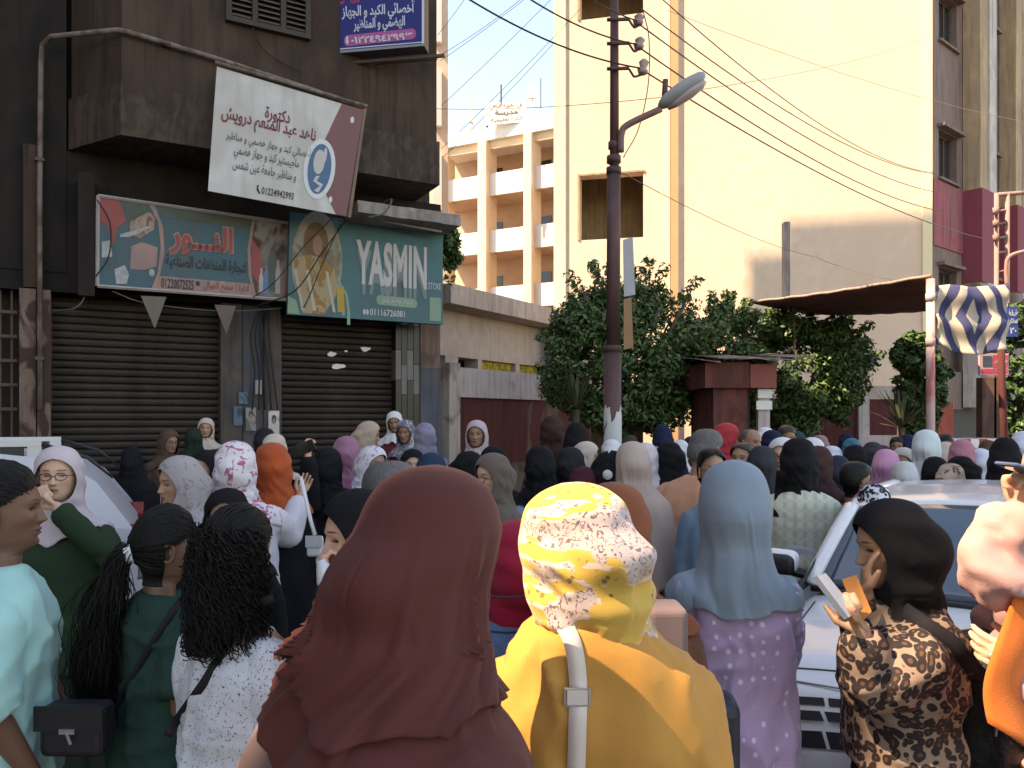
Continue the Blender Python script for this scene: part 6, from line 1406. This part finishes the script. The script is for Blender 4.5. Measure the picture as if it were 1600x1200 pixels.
person('dark-haired man in the back row under the slim tree', 1402, 681, 9.0, -20, ('top', CHAR), None, ('trousers', BLK), hair=('m', HAIR_BLACK), skin=2, q=1, seed=7)
pr('woman in a navy headscarf in the back row by the pink pole', 1419, 679, 9.0, 180, 'wrap', NAVY, 'abaya', NAVY, 5)
pr('woman in a bright pink headscarf left of the white-grey scarf', 1384, 702, 5.7, 150, 'drape', PNK, 'abaya', PNK, 6)
pr('woman in an off-white headscarf whose eyes show above the grey-white one', 1412, 699, 6.4, -25, 'wrap', c((.48, .45, .42)), 'abaya', CHAR, 7, skin=1)
pr('woman in a grey-white headscarf just behind the car roof', 1415, 721, 5.4, 182, 'drape', c((.50, .50, .50)), 'abaya', LAV, 8)
pr('girl in a black and white printed headscarf left of the car', 1368, 757, 3.9, 175, 'wrap', BW, 'abaya', BW, 9)
pr('tall woman in a long pale white headscarf by the pink pole', 1449, 672, 6.0, 178, 'long', c((.52, .60, .62)), 'abaya', WHB, 10)
pr('woman in a beige headscarf right behind the tall white one', 1477, 691, 7.2, 170, 'wrap', c((.46, .38, .34)), 'abaya', CRM, 11)
pr('woman in black seen from behind over the car roof', 1461, 714, 5.7, 180, 'drape', BLK, 'abaya', BLK, 12)
person('black-haired man right of the tall white headscarf', 1477, 676, 8.0, 5, ('top', CHAR), None, ('trousers', BLK), hair=('m', HAIR_BLACK), skin=2, q=1, seed=8)
pr('woman in a rose headscarf near the striped barrier', 1503, 687, 6.3, 185, 'wrap', ROSE, 'abaya', ROSE, 1)
pr('woman in black facing left over the car roof', 1509, 712, 5.7, -75, 'wrap', BLK, 'abaya', BLK, 2, skin=1)
pr('woman in a beige patterned headscarf left of the one in black profile', 1486, 724, 5.4, 165, 'wrap', BEIP, 'abaya', BEIP, 3)
pr('woman in a bright white headscarf between two black ones', 1533, 701, 6.3, 180, 'wrap', WHB, 'abaya', BLK, 4)
pr('large woman in a pointed black headscarf at the right', 1572, 684, 5.2, 182, 'tall', BLK, 'wide', BLK, 5, fat=1.15)
pr('woman in a white headscarf at the far right edge', 1600, 674, 7.2, 180, 'wrap', WHB, 'abaya', WHB, 6)
pr('woman in brown in the back row before the striped barrier', 1545, 688, 8.4, 175, 'wrap', BRN, 'abaya', BRN, 7)
pr('woman in dark teal in the back row beside the kiosk', 1246, 674, 8.8, 170, 'wrap', c((.02, .05, .06)), 'abaya', CHAR, 8)
pr('woman in dusty rose in the back row below the broad tree', 1283, 680, 9.2, 190, 'wrap', c((.30, .16, .17)), 'abaya', CHAR, 9)
pr('woman in charcoal in the back row left of the kiosk', 1080, 682, 8.8, 200, 'wrap', CHAR, 'abaya', CHAR, 10)
pr('woman in dark brown in the back row under the big tree', 985, 680, 9.4, 160, 'wrap', c((.06, .04, .035)), 'abaya', BLK, 11)
# ---------- middle distance, left
pr('woman in glasses and a pale pink scarf covering her mouth with her hand', 92, 698, 3.4, -14, 'wrap', c((.52, .44, .47)), 'loose', c((.022, .045, .024)), 3, bottom=('skirt', c((.02, .035, .022))), skin=0, glasses=True, pose=dict(UP, fine=True), extra='eyes')
pr('woman in a light grey headscarf looking left with a worried face', 284, 712, 3.55, -52, 'drape', print_mat('grey_scarf_lines', (.34, .30, .31), (.25, .21, .23), 30, (.56, .6)), 'loose', FLO_G, 4, skin=1, extra='eyes')
pr('short girl in a black headscarf peering above the curly hair', 355, 764, 3.05, -8, 'wrap', BLK, 'abaya', BLK, 5, skin=1)
hug = dict(L=((-.24, -.20, 1.12), (-.30, -.30, 1.33)), hL=((-.2, -.6, .5), (0, 1, 0), .5))
pr('woman in a white blouse and rose-print headscarf hugging her neighbour', 368, 690, 3.8, 172, 'wrap', FLO_W, ('loose', dict(puff=1.25)), c((.60, .56, .60)), 6, pose=hug)
pr('woman in an orange-red headscarf and black dress being hugged', 428, 692, 4.15, 196, 'wrap', ORG, 'abaya', BLK, 7)

# ---------- things worn over clothes are laid on the surface they lie on
from mathutils.bvhtree import BVHTree
def bvh_of(root, names=('dress', 'blouse', 'skirt', 'trousers', 'headscarf', 'body')):
    bpy.context.view_layer.update(); V = []; Fc = []
    for o in root.children:
        if o.name.split('.')[0] in names:
            b0 = len(V); V += [o.matrix_world @ v.co for v in o.data.vertices]; Fc += [tuple(i+b0 for i in p.vertices) for p in o.data.polygons]
    return BVHTree.FromPolygons(V, Fc)
def on_surface(bv, px, py, dg, off=.008):
    r = P(px, py, 1.0)-Vector((0, 0, CAMZ)); o = Vector((0, 0, CAMZ)); h = bv.ray_cast(o, r.normalized())
    return (h[0]-r.normalized()*off) if h[0] is not None else P(px, py, dg)
def ribbon(bv, pxs, dg, w, m, name, parent=None, n=24, off=.008, th=.004, wd=None):
    pts = [on_surface(bv, q[0], q[1], dg, off) for q in curve_pts([(a[0], a[1], 0) for a in pxs], n)]
    for _ in range(2): pts = [pts[0]]+[(pts[i-1]+pts[i]*2+pts[i+1])/4 for i in range(1, n-1)]+[pts[-1]]
    V = []
    for i in range(n):
        t = (pts[min(i+1, n-1)]-pts[max(i-1, 0)]).normalized(); vw = (Vector((0, 0, CAMZ))-pts[i]).normalized(); s_ = t.cross(vw).normalized()*w/2
        V += [pts[i]-s_, pts[i]+s_]
    mb = MB(); mb.add(V, [(2*i, 2*i+1, 2*i+3, 2*i+2) for i in range(n-1)]); o = mb.build(name, m, parent, True); add_solid(o, th, 0); return o

# tail of the black scarf on the light blue shirt
o = ribbon(bvh_of(t_), [(838, 735), (837, 760), (838, 783)], 4.7, .055, BLK, 'scarf_tail'); o.parent = t_; o.matrix_parent_inverse = t_.matrix_world.inverted()
o = ribbon(bvh_of(vest), [(1226, 736), (1223, 770), (1221, 808)], 4.1, .085, BLK, 'scarf_tail', off=.02); o.parent = vest; o.matrix_parent_inverse = vest.matrix_world.inverted()
def checks(m, N, L, tc, src, b):
    w = N.new('ShaderNodeTexWave'); w.inputs['Scale'].default_value = 6; w.bands_direction = 'X'; L.new(tc.outputs['Object'], w.inputs['Vector']); w2 = N.new('ShaderNodeTexWave'); w2.inputs['Scale'].default_value = 6; w2.bands_direction = 'Z'; L.new(tc.outputs['Object'], w2.inputs['Vector'])
    a = mix(N, L, ramp(N, L, w.outputs['Fac'], .5, .8), src, (.50, .50, .36)); return mix(N, L, ramp(N, L, w2.outputs['Fac'], .6, .9), a, (.56, .57, .48))
vm = garment('crop', 1, {}, 'stand', 'none', seed=1, fat=1.26); o = link_mesh('vest', vm, vest, mat('check_knit', (.60, .62, .50), .9, .03, 5, .15, 200, setup=checks))
# headphones
mb = MB(); mb.tube([(.088*cos(a)*1.06, .012, CH+.11+.138*sin(a)) for a in np.linspace(.15, pi-.15, 14)], .008, 6); mb.tube([(.086, .012, CH+.10), (.112, .012, CH+.10)], [.035, .03], 12); mb.tube([(-.086, .012, CH+.10), (-.112, .012, CH+.10)], [.035, .03], 12)
mb.build('headphones', WHT, hp, True)
# strap of the girl in magenta
gm_ = [o for o in bpy.data.objects if o.get('label', '').startswith('dark-haired girl in a magenta')][0]
ribbon(bvh_of(gm_), [(1350, 762), (1335, 780), (1318, 800)], 4.6, .025, c((.55, .30, .36)), 'strap', None); _s = bpy.data.objects['strap']; tag(_s, 'narrow pink bag strap across the magenta flowered top', 'strap')
# phone held up
def phone(loc_, rot, label, col=(.015, .015, .018), nm='phone'):
    r = empty(nm, loc_, 0, label, 'phone'); r.rotation_euler = rot; mb = MB(); mb.box(-.036, .036, -.004, .004, -.075, .075); o = mb.build('case', mat('phone_case_%d' % int(col[2]*1000), col, .3, 0), r); bv_ = o.modifiers.new('b', 'BEVEL'); bv_.width = .004; bv_.segments = 2
    mb = MB(); mb.box(-.032, .032, -.0052, -.0042, -.069, .069); mb.build('screen', mat('screen', (.01, .012, .016), .08, 0), r); return r
phone(tuple(P(473, 701, 4.72)), (0, radians(68), radians(15)), 'dark phone held sideways above the crowd before the right shutter')
# white shoulder bag of the hugging woman
rb = empty('handbag', tuple(P(493, 850, 3.75)), 0, 'small white handbag on a long white strap beside the hugging women', 'bag')
mb = MB(); mb.prism([(-.038, -.03), (.038, -.03), (.038, .02), (-.038, .02)], -.06, .04); o = mb.build('pouch', WHT, rb); bv_ = o.modifiers.new('b', 'BEVEL'); bv_.width = .015; bv_.segments = 3
mb = MB(); mb.prism([(-.040, -.037), (.040, -.037), (.038, -.031), (-.038, -.031)], -.01, .045); mb.build('flap', c((.5, .49, .5)), rb)
pw = [P(470, 745, 3.85), P(478, 780, 3.78), P(485, 812, 3.75), P(492, 836, 3.74)]; mb = MB(); mb.tube([p-rb.location for p in pw], .010, 6, True, .35); mb.build('strap', WHT, rb, True)

# ================================================================ NEAREST FIGURES
# curly hair, ponytail: strands as one part
def strands(paths, r0, m, name, parent, n=14, seg=4, taper=.35):
    mb = MB()
    for p in paths:
        q = curve_pts(p, n); mb.tube([Vector(v) for v in q], [r0*(1-(1-taper)*i/(n-1)) for i in range(n)], seg, False)
    return mb.build(name, m, parent, True)
def rnd(r, s): return np.array([r.gauss(0, s), r.gauss(0, s), r.gauss(0, s)])
# girl in the mint t-shirt
p6 = person('girl in a mint green t-shirt with tied black hair at the left edge', 6, 728, 2.12, 80, ('top', mat('mint_cotton', (.30, .60, .56), .85, .05, 6, .12, 240, sheen=.1), dict(sleeve='elbow', amp=.007)), None, ('trousers', BLK), hair=('f', HAIR_BLACK, dict(vol=.5)), skin=3, q=2, seed=21, fat=1.03,
     pose=dict(R=((.20, -.03, 1.02), (.19, -.14, .82)), L=((-.20, .0, 1.0), (-.18, -.10, .80))))
r = random.Random(3); strands([[np.array((0, .10, CH+.12))+rnd(r, .012), np.array((0, .145, CH+.10))+rnd(r, .02), np.array((.01, .15, CH-.02))+rnd(r, .025), np.array((.0, .12, CH-.22))+rnd(r, .03)] for _ in range(220)], .0035, HAIR_BLACK, 'ponytail', p6)
scalp_strands(p6, {}, HAIR_BLACK, (0, .112, CH+.11), 1000, 1, vol=1.04)
# girl in the dark green t-shirt
p7 = person('girl in a dark green t-shirt with a long black ponytail', 252, 796, 2.3, 118, ('top', c((.018, .05, .04)), dict(sleeve='short', amp=.012)), None, ('trousers', BLK), hair=('f', HAIR_BLACK, dict(vol=.5)), skin=3, q=2, seed=22, fat=1.0,
     pose=dict(head=(-12, 6, 0), L=((-.22, .05, 1.02), (-.10, -.16, .95)), R=((.21, .02, 1.0), (.20, -.06, .78))))
r = random.Random(5); strands([[np.array((0, .095, CH+.10))+rnd(r, .008), np.array((.02, .13, CH+.085))+rnd(r, .014), np.array((.05, .17, CH-.08))+rnd(r, .030), np.array((.08, .18, CH-.25))+rnd(r, .038), np.array((.10, .17, CH-.43))+rnd(r, .03)] for _ in range(900)], .0021, HAIR_BLACK, 'ponytail', p7)
mb = MB(); mb.tube([(.0, .10, CH+.10), (.01, .118, CH+.095)], [.032, .030], 12); mb.box(.02, .075, .095, .105, CH+.055, CH+.085); mb.build('hair_tie', WHT, p7)
bv = bvh_of(p7); rb = empty('crossbody_bag', (0, 0, 0), 0, 'black crossbody bag hanging low behind the dark green t-shirt', 'bag')
ribbon(bv, [(285, 935), (250, 985), (205, 1060), (175, 1120)], 2.2, .018, BLK2, 'strap', rb, off=.010)
a_ = P(122, 1132, 2.05); mb = MB(); mb.prism([(a_.x-.085, a_.y-.04), (a_.x+.085, a_.y-.04), (a_.x+.085, a_.y+.04), (a_.x-.085, a_.y+.04)], a_.z-.075, a_.z+.06); o = mb.build('pouch', mat('black_leather', (.018, .018, .022), .38, .1), rb); q_ = o.modifiers.new('b', 'BEVEL'); q_.width = .02; q_.segments = 3
mb = MB(); mb.prism([(a_.x-.09, a_.y-.048), (a_.x+.09, a_.y-.048), (a_.x+.088, a_.y-.041), (a_.x-.088, a_.y-.041)], a_.z+.0, a_.z+.065); mb.build('flap', mat('black_leather', (.02, .02, .022)), rb)
mb = MB(); mb.box(a_.x-.02, a_.x+.02, a_.y-.054, a_.y-.049, a_.z-.005, a_.z+.008); mb.tube([(a_.x, a_.y-.055, a_.z), (a_.x+.012, a_.y-.056, a_.z-.03)], .004, 6); mb.build('zip_pull', mat('zip_metal', (.6, .6, .6), .3, 0, metal=.9), rb)
scalp_strands(p7, dict(head=(-12, 6, 0)), HAIR_BLACK, (0, .112, CH+.09), 1000, 2, vol=1.06)
# woman with curly hair
SPK = print_mat('black_speckle_white', (.56, .60, .66), (.06, .06, .075), 150, (.60, .64))
p8 = person('woman with long curly dark hair in a white blouse with black specks', 374, 796, 2.0, 128, ('loose', SPK, dict(amp=.008)), None, ('trousers', BLK), hair=('f', HAIR_BLACK, dict(vol=.5)), skin=2, q=2, seed=23, fat=.92, pose=dict(R=((.22, .0, 1.0), (.18, -.12, .80))))
r = random.Random(9); paths = []
for k9 in range(1500):
    a = r.uniform(-1.75, 1.75); z0 = CH+r.uniform(.0, .20); rr0 = .088+.01*r.random(); b0 = np.array((rr0*sin(a)*.95, .10*cos(a)*1.0, z0)) if abs(a) < 1.75 else None
    dn = r.uniform(.08, .26); out_ = r.uniform(.0, .05); pts = []; ph = r.uniform(0, 6.28); cr = r.uniform(.005, .012); N_ = 15
    for i in range(N_):
        u = i/(N_-1); base = b0+np.array((sin(a)*out_*u**.45*1.2, .02+cos(a)*out_*.7*u**.6, -dn*u)); base[2] = max(base[2], CH-.15+.02*sin(k9*7))
        pts.append(base+np.array((cos(ph+u*19)*cr, sin(ph+u*19)*cr, cr*.6*sin(ph*2+u*23))))
    paths.append(pts)
strands(paths, .0026, HAIR_BLACK, 'curls', p8, 32, 3, .6)
bv = bvh_of(p8); rb = ribbon(bv, [(428, 934), (392, 952), (355, 1005), (320, 1065), (280, 1120), (262, 1150)], 1.9, .022, BLK2, 'bag_strap', off=.008); tag(rb, 'thin black strap slung over the speckled white blouse', 'strap')
scalp_strands(p8, {}, HAIR_BLACK, (0, .112, CH+.06), 1000, 3, vol=1.07)
# woman in black with the bottle
mo = loc(562, 765, 2.0, -72, P(512, 915, 1.90)); me_ = loc(562, 765, 2.0, -72, P(560, 1020, 1.78))
p9 = person('woman with a pale face in a black headscarf drinking behind the maroon cape', 566, 765, 2.0, -74, ('abaya', BLK), ('neck', BLK), None, skin=0, q=2, seed=24, pose=dict(head=(0, 4, 0), R=(me_, mo), hR=((-.3, -.2, .9), (0, 1, 0), 1.0, .3)))
rb = empty('water_bottle', tuple(P(512, 905, 1.87)), 0, 'small water bottle with a blue label at the mouth of the pale woman', 'bottle'); rb.rotation_euler = (radians(0), radians(-20), 0)
mb = MB(); mb.tube([(0, 0, -.12), (0, 0, -.10), (0, 0, .0), (0, 0, .03), (0, 0, .045), (0, 0, .05)], [.022, .028, .028, .018, .012, .012], 14); mb.build('bottle_body', mat('bottle_plastic', (.55, .60, .65), .15, 0, spec=.6), rb, True)
mb = MB(); mb.tube([(0, 0, -.06), (0, 0, -.005)], .0288, 16); mb.build('label_band', mat('label_blue', (.03, .09, .35), .4, .05), rb, True)
# denim jacket with a red hood, rust scarf woman
p14 = person('woman in a blue denim jacket with a raspberry red hood', 808, 814, 2.15, 200, ('crop', mat('denim', (.075, .15, .27), .85, .12, 10, .3, 200), dict(amp=.007)), ('neck', c((.36, .02, .05))), ('trousers', BLK), skin=1, q=2, seed=25, fat=1.25)
bv = bvh_of(p14, ('blouse',)); 
for k, yy in enumerate((930, 985)):
    o = ribbon(bv, [(756, yy), (790, yy+3), (822, yy+1)], 2.0, .004, mat('stitch_dark', (.03, .05, .09), .8, 0), 'seam', off=.003, th=.002); o.parent = p14; o.matrix_parent_inverse = p14.matrix_world.inverted()
p15 = person('woman in rust brown mostly hidden before the yellow headscarf', 958, 756, 1.95, 182, ('wide', c((.15, .06, .035))), ('wrap', c((.24, .075, .035))), None, q=2, seed=26, fat=1.06)
rb = empty('backpack', tuple(P(1040, 980, 1.66)), 0, 'dusty pink backpack seen right of the yellow headscarf', 'backpack'); mb = MB(); mb.prism([(-.045, -.05), (.04, -.05), (.04, .06), (-.045, .06)], -.2, .05); o = mb.build('pouch', c((.18, .125, .125)), rb); q_ = o.modifiers.new('b', 'BEVEL'); q_.width = .015; q_.segments = 4
rb = empty('shoulder_bag', tuple(P(1112, 1150, 1.75)), 0, 'dark navy bag hanging between the yellow and lilac figures', 'bag'); mb = MB(); mb.prism([(-.055, -.05), (.055, -.05), (.07, .07), (-.06, .07)], -.22, .09); o = mb.build('pouch', mat('navy_leather', (.02, .025, .04), .5, .1), rb); q_ = o.modifiers.new('b', 'BEVEL'); q_.width = .03; q_.segments = 4

# woman in lilac with the blue-grey scarf
def dots(m, N, L, tc, src, b):
    v = N.new('ShaderNodeTexVoronoi'); v.inputs['Scale'].default_value = 26; v.inputs['Randomness'].default_value = .35; L.new(tc.outputs['Object'], v.inputs['Vector']); return mix(N, L, ramp(N, L, v.outputs['Distance'], .24, .17), src, (.60, .52, .66))
LIL = mat('lilac_dots', (.40, .27, .42), .85, .05, 5, .1, 240, setup=dots, sheen=.15)
p3 = person('woman in a blue-grey headscarf and lilac dress with white dots', 1149, 721, 2.15, 188, ('abaya', LIL, dict(amp=.011)), ('soft', c((.20, .27, .33)), dict(bun=.5)), None, q=2, seed=27, fat=.93, pose=dict(head=(8, 4, 0), R=((.17, -.12, 1.04), (.06, -.24, 1.02)), L=((-.17, -.12, 1.04), (-.06, -.24, 1.02))))
p3.scale.x *= .84
# woman in the leopard blouse
def leo(m, N, L, tc, src, b):
    n = N.new('ShaderNodeTexNoise'); n.inputs['Scale'].default_value = 9; L.new(tc.outputs['Object'], n.inputs['Vector'])
    ma = N.new('ShaderNodeMix'); ma.data_type = 'VECTOR'; ma.inputs[0].default_value = .07; L.new(tc.outputs['Object'], ma.inputs[4]); L.new(n.outputs['Color'], ma.inputs[5])
    v = N.new('ShaderNodeTexVoronoi'); v.inputs['Scale'].default_value = 44; L.new(ma.outputs[1], v.inputs['Vector'])
    a = ramp(N, L, v.outputs['Distance'], .60, .54); i_ = ramp(N, L, v.outputs['Distance'], .26, .20)
    o1 = mix(N, L, a, src, (.022, .014, .014)); o2 = mix(N, L, i_, o1, (.12, .05, .03)); return o2
LEO = mat('leopard_print', (.30, .20, .145), .8, .1, 5, .1, 240, setup=leo)
A4 = (1408, 779, 2.0, -74)
h4 = loc(*A4, P(1345, 985, 1.80)); e4 = loc(*A4, P(1352, 1075, 1.84)); h4l = loc(*A4, P(1352, 930, 1.98)); e4l = loc(*A4, P(1360, 1040, 2.12))
p4 = person('woman in a leopard-print blouse and black headscarf, in profile with a hand at her mouth', *A4, ('crop', LEO, dict(amp=.009, puff=1.15)), ('neck', BLK, dict(bun=1.2)), ('skirt', BLK), skin=1, q=2, seed=28, fat=1.28,
     pose=dict(head=(6, 10, 0), R=(e4, h4), L=(e4l, h4l), hR=((.1, -.45, .85), (-1, .1, .1), .95, .4), hL=((.05, .05, 1), (.2, 1, .1), .30)))
def sheet(corners, m, label, name, cat, th=.003):
    a, b_, c_, d_ = [Vector(v) for v in corners]; n = (b_-a).cross(d_-a).normalized()*th; mb = MB(); mb.add([a, b_, c_, d_, a+n, b_+n, c_+n, d_+n], [(0, 1, 2, 3)[::-1], (4, 5, 6, 7), (0, 1, 5, 4), (1, 2, 6, 5), (2, 3, 7, 6), (3, 0, 4, 7)]); return tag(mb.build(name, m), label, cat)
sheet([P(1277, 900, 1.72), P(1290, 895, 1.80), P(1338, 955, 1.84), P(1326, 965, 1.75)], WHT, 'folded white paper held out by the woman in leopard print', 'folded_paper', 'paper', .012)
sheet([P(1316, 905, 1.90), P(1338, 898, 1.92), P(1362, 955, 1.84), P(1345, 975, 1.82)], c((.42, .17, .05)), 'orange card held behind the white paper', 'card', 'card')
bv = bvh_of(p4, ('blouse',)); rb = empty('backpack', (0, 0, 0), 0, 'black backpack on the back of the woman in leopard print', 'backpack')
ribbon(bv, [(1392, 940), (1440, 975), (1490, 1010), (1520, 1060)], 1.85, .045, BLK2, 'strap', rb, off=.012, th=.01)
a_ = P(1537, 1112, 2.0); mb = MB(); V, Fc = [], []
def bagf(u, v):
    th_ = 2*pi*v; z = (u-.5)*2; rr = (1-abs(z)**3.2)**.5 if abs(z) < 1 else 0
    return (a_.x+.085*rr*cos(th_)+.012*sin(5*th_)*rr, a_.y+.12*rr*sin(th_), a_.z+.22*z)
o = grid_mesh(bagf, 20, 28, 'pouch', mat('black_nylon', (.015, .015, .018), .5, .1, 8, .5, 60), rb)
mb = MB(); mb.tube([P(1552, 1058, 1.87), P(1560, 1100, 1.87), P(1556, 1150, 1.88)], .004, 5); mb.build('zip', mat('zip_metal', (.6, .6, .6)), rb)
# person at the right edge with raised phone and orange folder
A5 = (1672, 672, 1.92, -30); h5 = loc(*A5, P(1594, 800, 1.68)); e5 = loc(*A5, P(1562, 895, 1.68)); h5l = loc(*A5, P(1614, 1040, 1.66)); e5l = loc(*A5, P(1645, 1130, 1.80))
p5 = person('person in a pale pink dress at the right edge raising a phone', *A5, ('abaya', c((.52, .29, .27)), dict(puff=1.0, amp=.016, sc=1.7)), ('wrap', c((.62, .45, .42))), None, skin=0, q=2, seed=29, pose=dict(R=(e5, h5), L=(e5l, h5l), hR=((-.1, 0, 1), (.9, -.3, 0), 1.15, .5), hL=((-.8, -.5, .2), (0, 1, 0), .5)))
phone(tuple(P(1622, 741, 1.62)), (Matrix.Rotation(radians(18), 3, 'Y') @ Matrix(((0, 0, 1), (1, 0, 0), (0, 1, 0)))).to_euler(), 'slate blue phone held high at the right edge', (.10, .13, .25))
fa, fb, fc_, fd = P(1588, 925, 1.63), P(1650, 915, 1.70), P(1625, 1178, 1.70), P(1541, 1130, 1.60)
def fold_fn(u, v): p_ = fa.lerp(fb, u).lerp(fd.lerp(fc_, u), v); return p_+Vector((-.022*sin(pi*v), -.03*sin(pi*u)*(.4+v), 0))*1+Vector((.006*sin(7*v), .004*sin(9*v+3*u), 0))
tag(grid_mesh(fold_fn, 10, 16, 'folder', c((.74, .17, .04)), None, .004), 'bright orange folder held at the right edge', 'folder')
# woman in yellow
def yscarf(m, N, L, tc, src, b):
    sp = N.new('ShaderNodeTexVoronoi'); sp.inputs['Scale'].default_value = 9; L.new(tc.outputs['Object'], sp.inputs['Vector'])
    zone = noise(N, L, tc, 7, 2, mapping(N, L, tc, (1, 1, 1.5), (3.1, 0, .4)), .9)
    n1 = noise(N, L, tc, 62, 3, None, 2.6); n2 = noise(N, L, tc, 75, 3)
    v = N.new('ShaderNodeTexVoronoi'); v.inputs['Scale'].default_value = 48; L.new(tc.outputs['Object'], v.inputs['Vector'])
    w = N.new('ShaderNodeTexWave'); w.inputs['Scale'].default_value = 11; w.inputs['Distortion'].default_value = 3; w.bands_direction = 'Z'; L.new(tc.outputs['Object'], w.inputs['Vector'])
    a = mix(N, L, ramp(N, L, w.outputs['Fac'], .70, .78), src, (.66, .50, .42)); 
    spots = mix(N, L, ramp(N, L, v.outputs['Distance'], .30, .24), src, (.20, .13, .03))
    pal = mix(N, L, ramp(N, L, n1, .55, .59), (.50, .39, .36), (.16, .10, .12))
    z1 = ramp(N, L, zone, .55, .56); z2 = ramp(N, L, zone, .50, .51); z3 = ramp(N, L, noise(N, L, tc, 9, 2, mapping(N, L, tc, (1, 1, 1), (7, 2, 1))), .48, .50)
    o1 = mix(N, L, z3, src, spots); o2 = mix(N, L, z2, o1, a); return mix(N, L, z1, o2, pal)
YSC = mat('yellow_scarf_print', (.58, .35, .07), .8, .05, 5, .08, 240, setup=yscarf, sheen=.2)
ysk = [(-.02, .082, .082, .094), (-.05, .086, .082, .098), (-.075, .102, .088, .108), (-.095, .118, .094, .112), (-.11, .125, .098, .112)]
SCARF['yellow'] = [(r_[0], r_[1]*1.08, r_[2]*1.05, r_[3]*1.1) for r_ in SC_HEAD]+[(-.02, .10, .090, .118), (-.045, .105, .09, .118), (-.065, .112, .095, .12)]
GAR['high'] = [(1.385, .070, .066, .085), (1.362, .105, .078, .105), (1.335, .130, .095, .122), (1.295, .168, .115, .133), (1.245, .198, .13, .145), (1.15, .225, .15, .155), (1.0, .25, .17, .175), (.85, .27, .185, .19), (.72, .28, .19, .2)]
p2 = person('woman in a mustard yellow top and yellow printed headscarf, seen from behind', 930, 754, 1.42, 178, ('high', mat('mustard_cotton', (.52, .235, .05), .85, .04, 4, .1, 240, sheen=.1), dict(amp=.010)), ('yellow', YSC, dict(bun=1.0)), ('skirt', BLK), skin=1, q=2, seed=30, pose=dict(head=(38, 12, 6)))
bv = bvh_of(p2, ('dress', 'blouse')); rb = empty('bag_strap', (0, 0, 0), 0, 'cream leather strap with a square buckle over the mustard top', 'strap'); ML = mat('cream_leather', (.62, .52, .46), .5, .05)
ribbon(bv, [(878, 972), (895, 1005), (903, 1060), (903, 1110), (900, 1210)], 1.25, .030, ML, 'strap', rb, off=.010, n=30)
q0 = on_surface(bv, 902, 1089, 1.22, .02); mb = MB(); w_, h_ = .020, .014
mb.tube([q0+Vector(v) for v in ((-w_, 0, -h_), (-w_, 0, h_), (w_, 0, h_), (w_, 0, -h_), (-w_, 0, -h_))], .003, 6); mb.build('buckle', mat('buckle_metal', (.6, .55, .5), .3, 0, metal=.7), rb)
mb = MB(); mb.box(q0.x-.017, q0.x+.017, q0.y-.004, q0.y+.004, q0.z-.012, q0.z+.012); mb.build('keeper', ML, rb)
# woman in the maroon cape
MARO = mat('maroon_crepe', (.095, .023, .019), .75, .05, 4, .08, 300, sheen=.06, spec=.2)
SCARF['tier2'] = [(r_[0]-.004, r_[1]*.97, r_[2]*.97, r_[3]*.97) for r_ in SC_HEAD]+[(-.03, .115, .088, .120), (-.07, .150, .105, .132), (-.12, .185, .125, .145), (-.185, .202, .145, .153)]
SCARF['tier1'] = [(r_[0]+.004, r_[1]*1.04, r_[2]*1.03, r_[3]*1.06) for r_ in SC_HEAD[:-3]]+[(.05, .108, .096, .134), (.02, .116, .092, .136), (-.02, .135, .098, .145), (-.05, .155, .112, .152), (-.085, .172, .13, .158)]
PM = dict(head=(30, 6, 0), lean=.10)
p1 = person('woman in a two-tiered maroon cape headscarf over a dusty mauve dress', 670, 736, 1.13, 118, ('wide', mat('mauve_crepe', (.17, .105, .098), .85, .05, 4, .08, 300, sheen=.05), dict(amp=.006)), ('tier2', MARO, dict(bun=1.2, amp=1.15, lift=.11)), None, q=2, seed=31, pose=PM, fat=1.22)
sc2 = [o for o in p1.children if o.name.startswith('headscarf')][0]
m1 = scarf('tier1', 2, PM, 'x1', seed=33, bun=1.25, amp=1.2, lift=.05).copy(); over_radial(m1, sc2.data, .014, CH+.03, .10)
add_solid(link_mesh('cape_tier', m1, p1, MARO), .004)
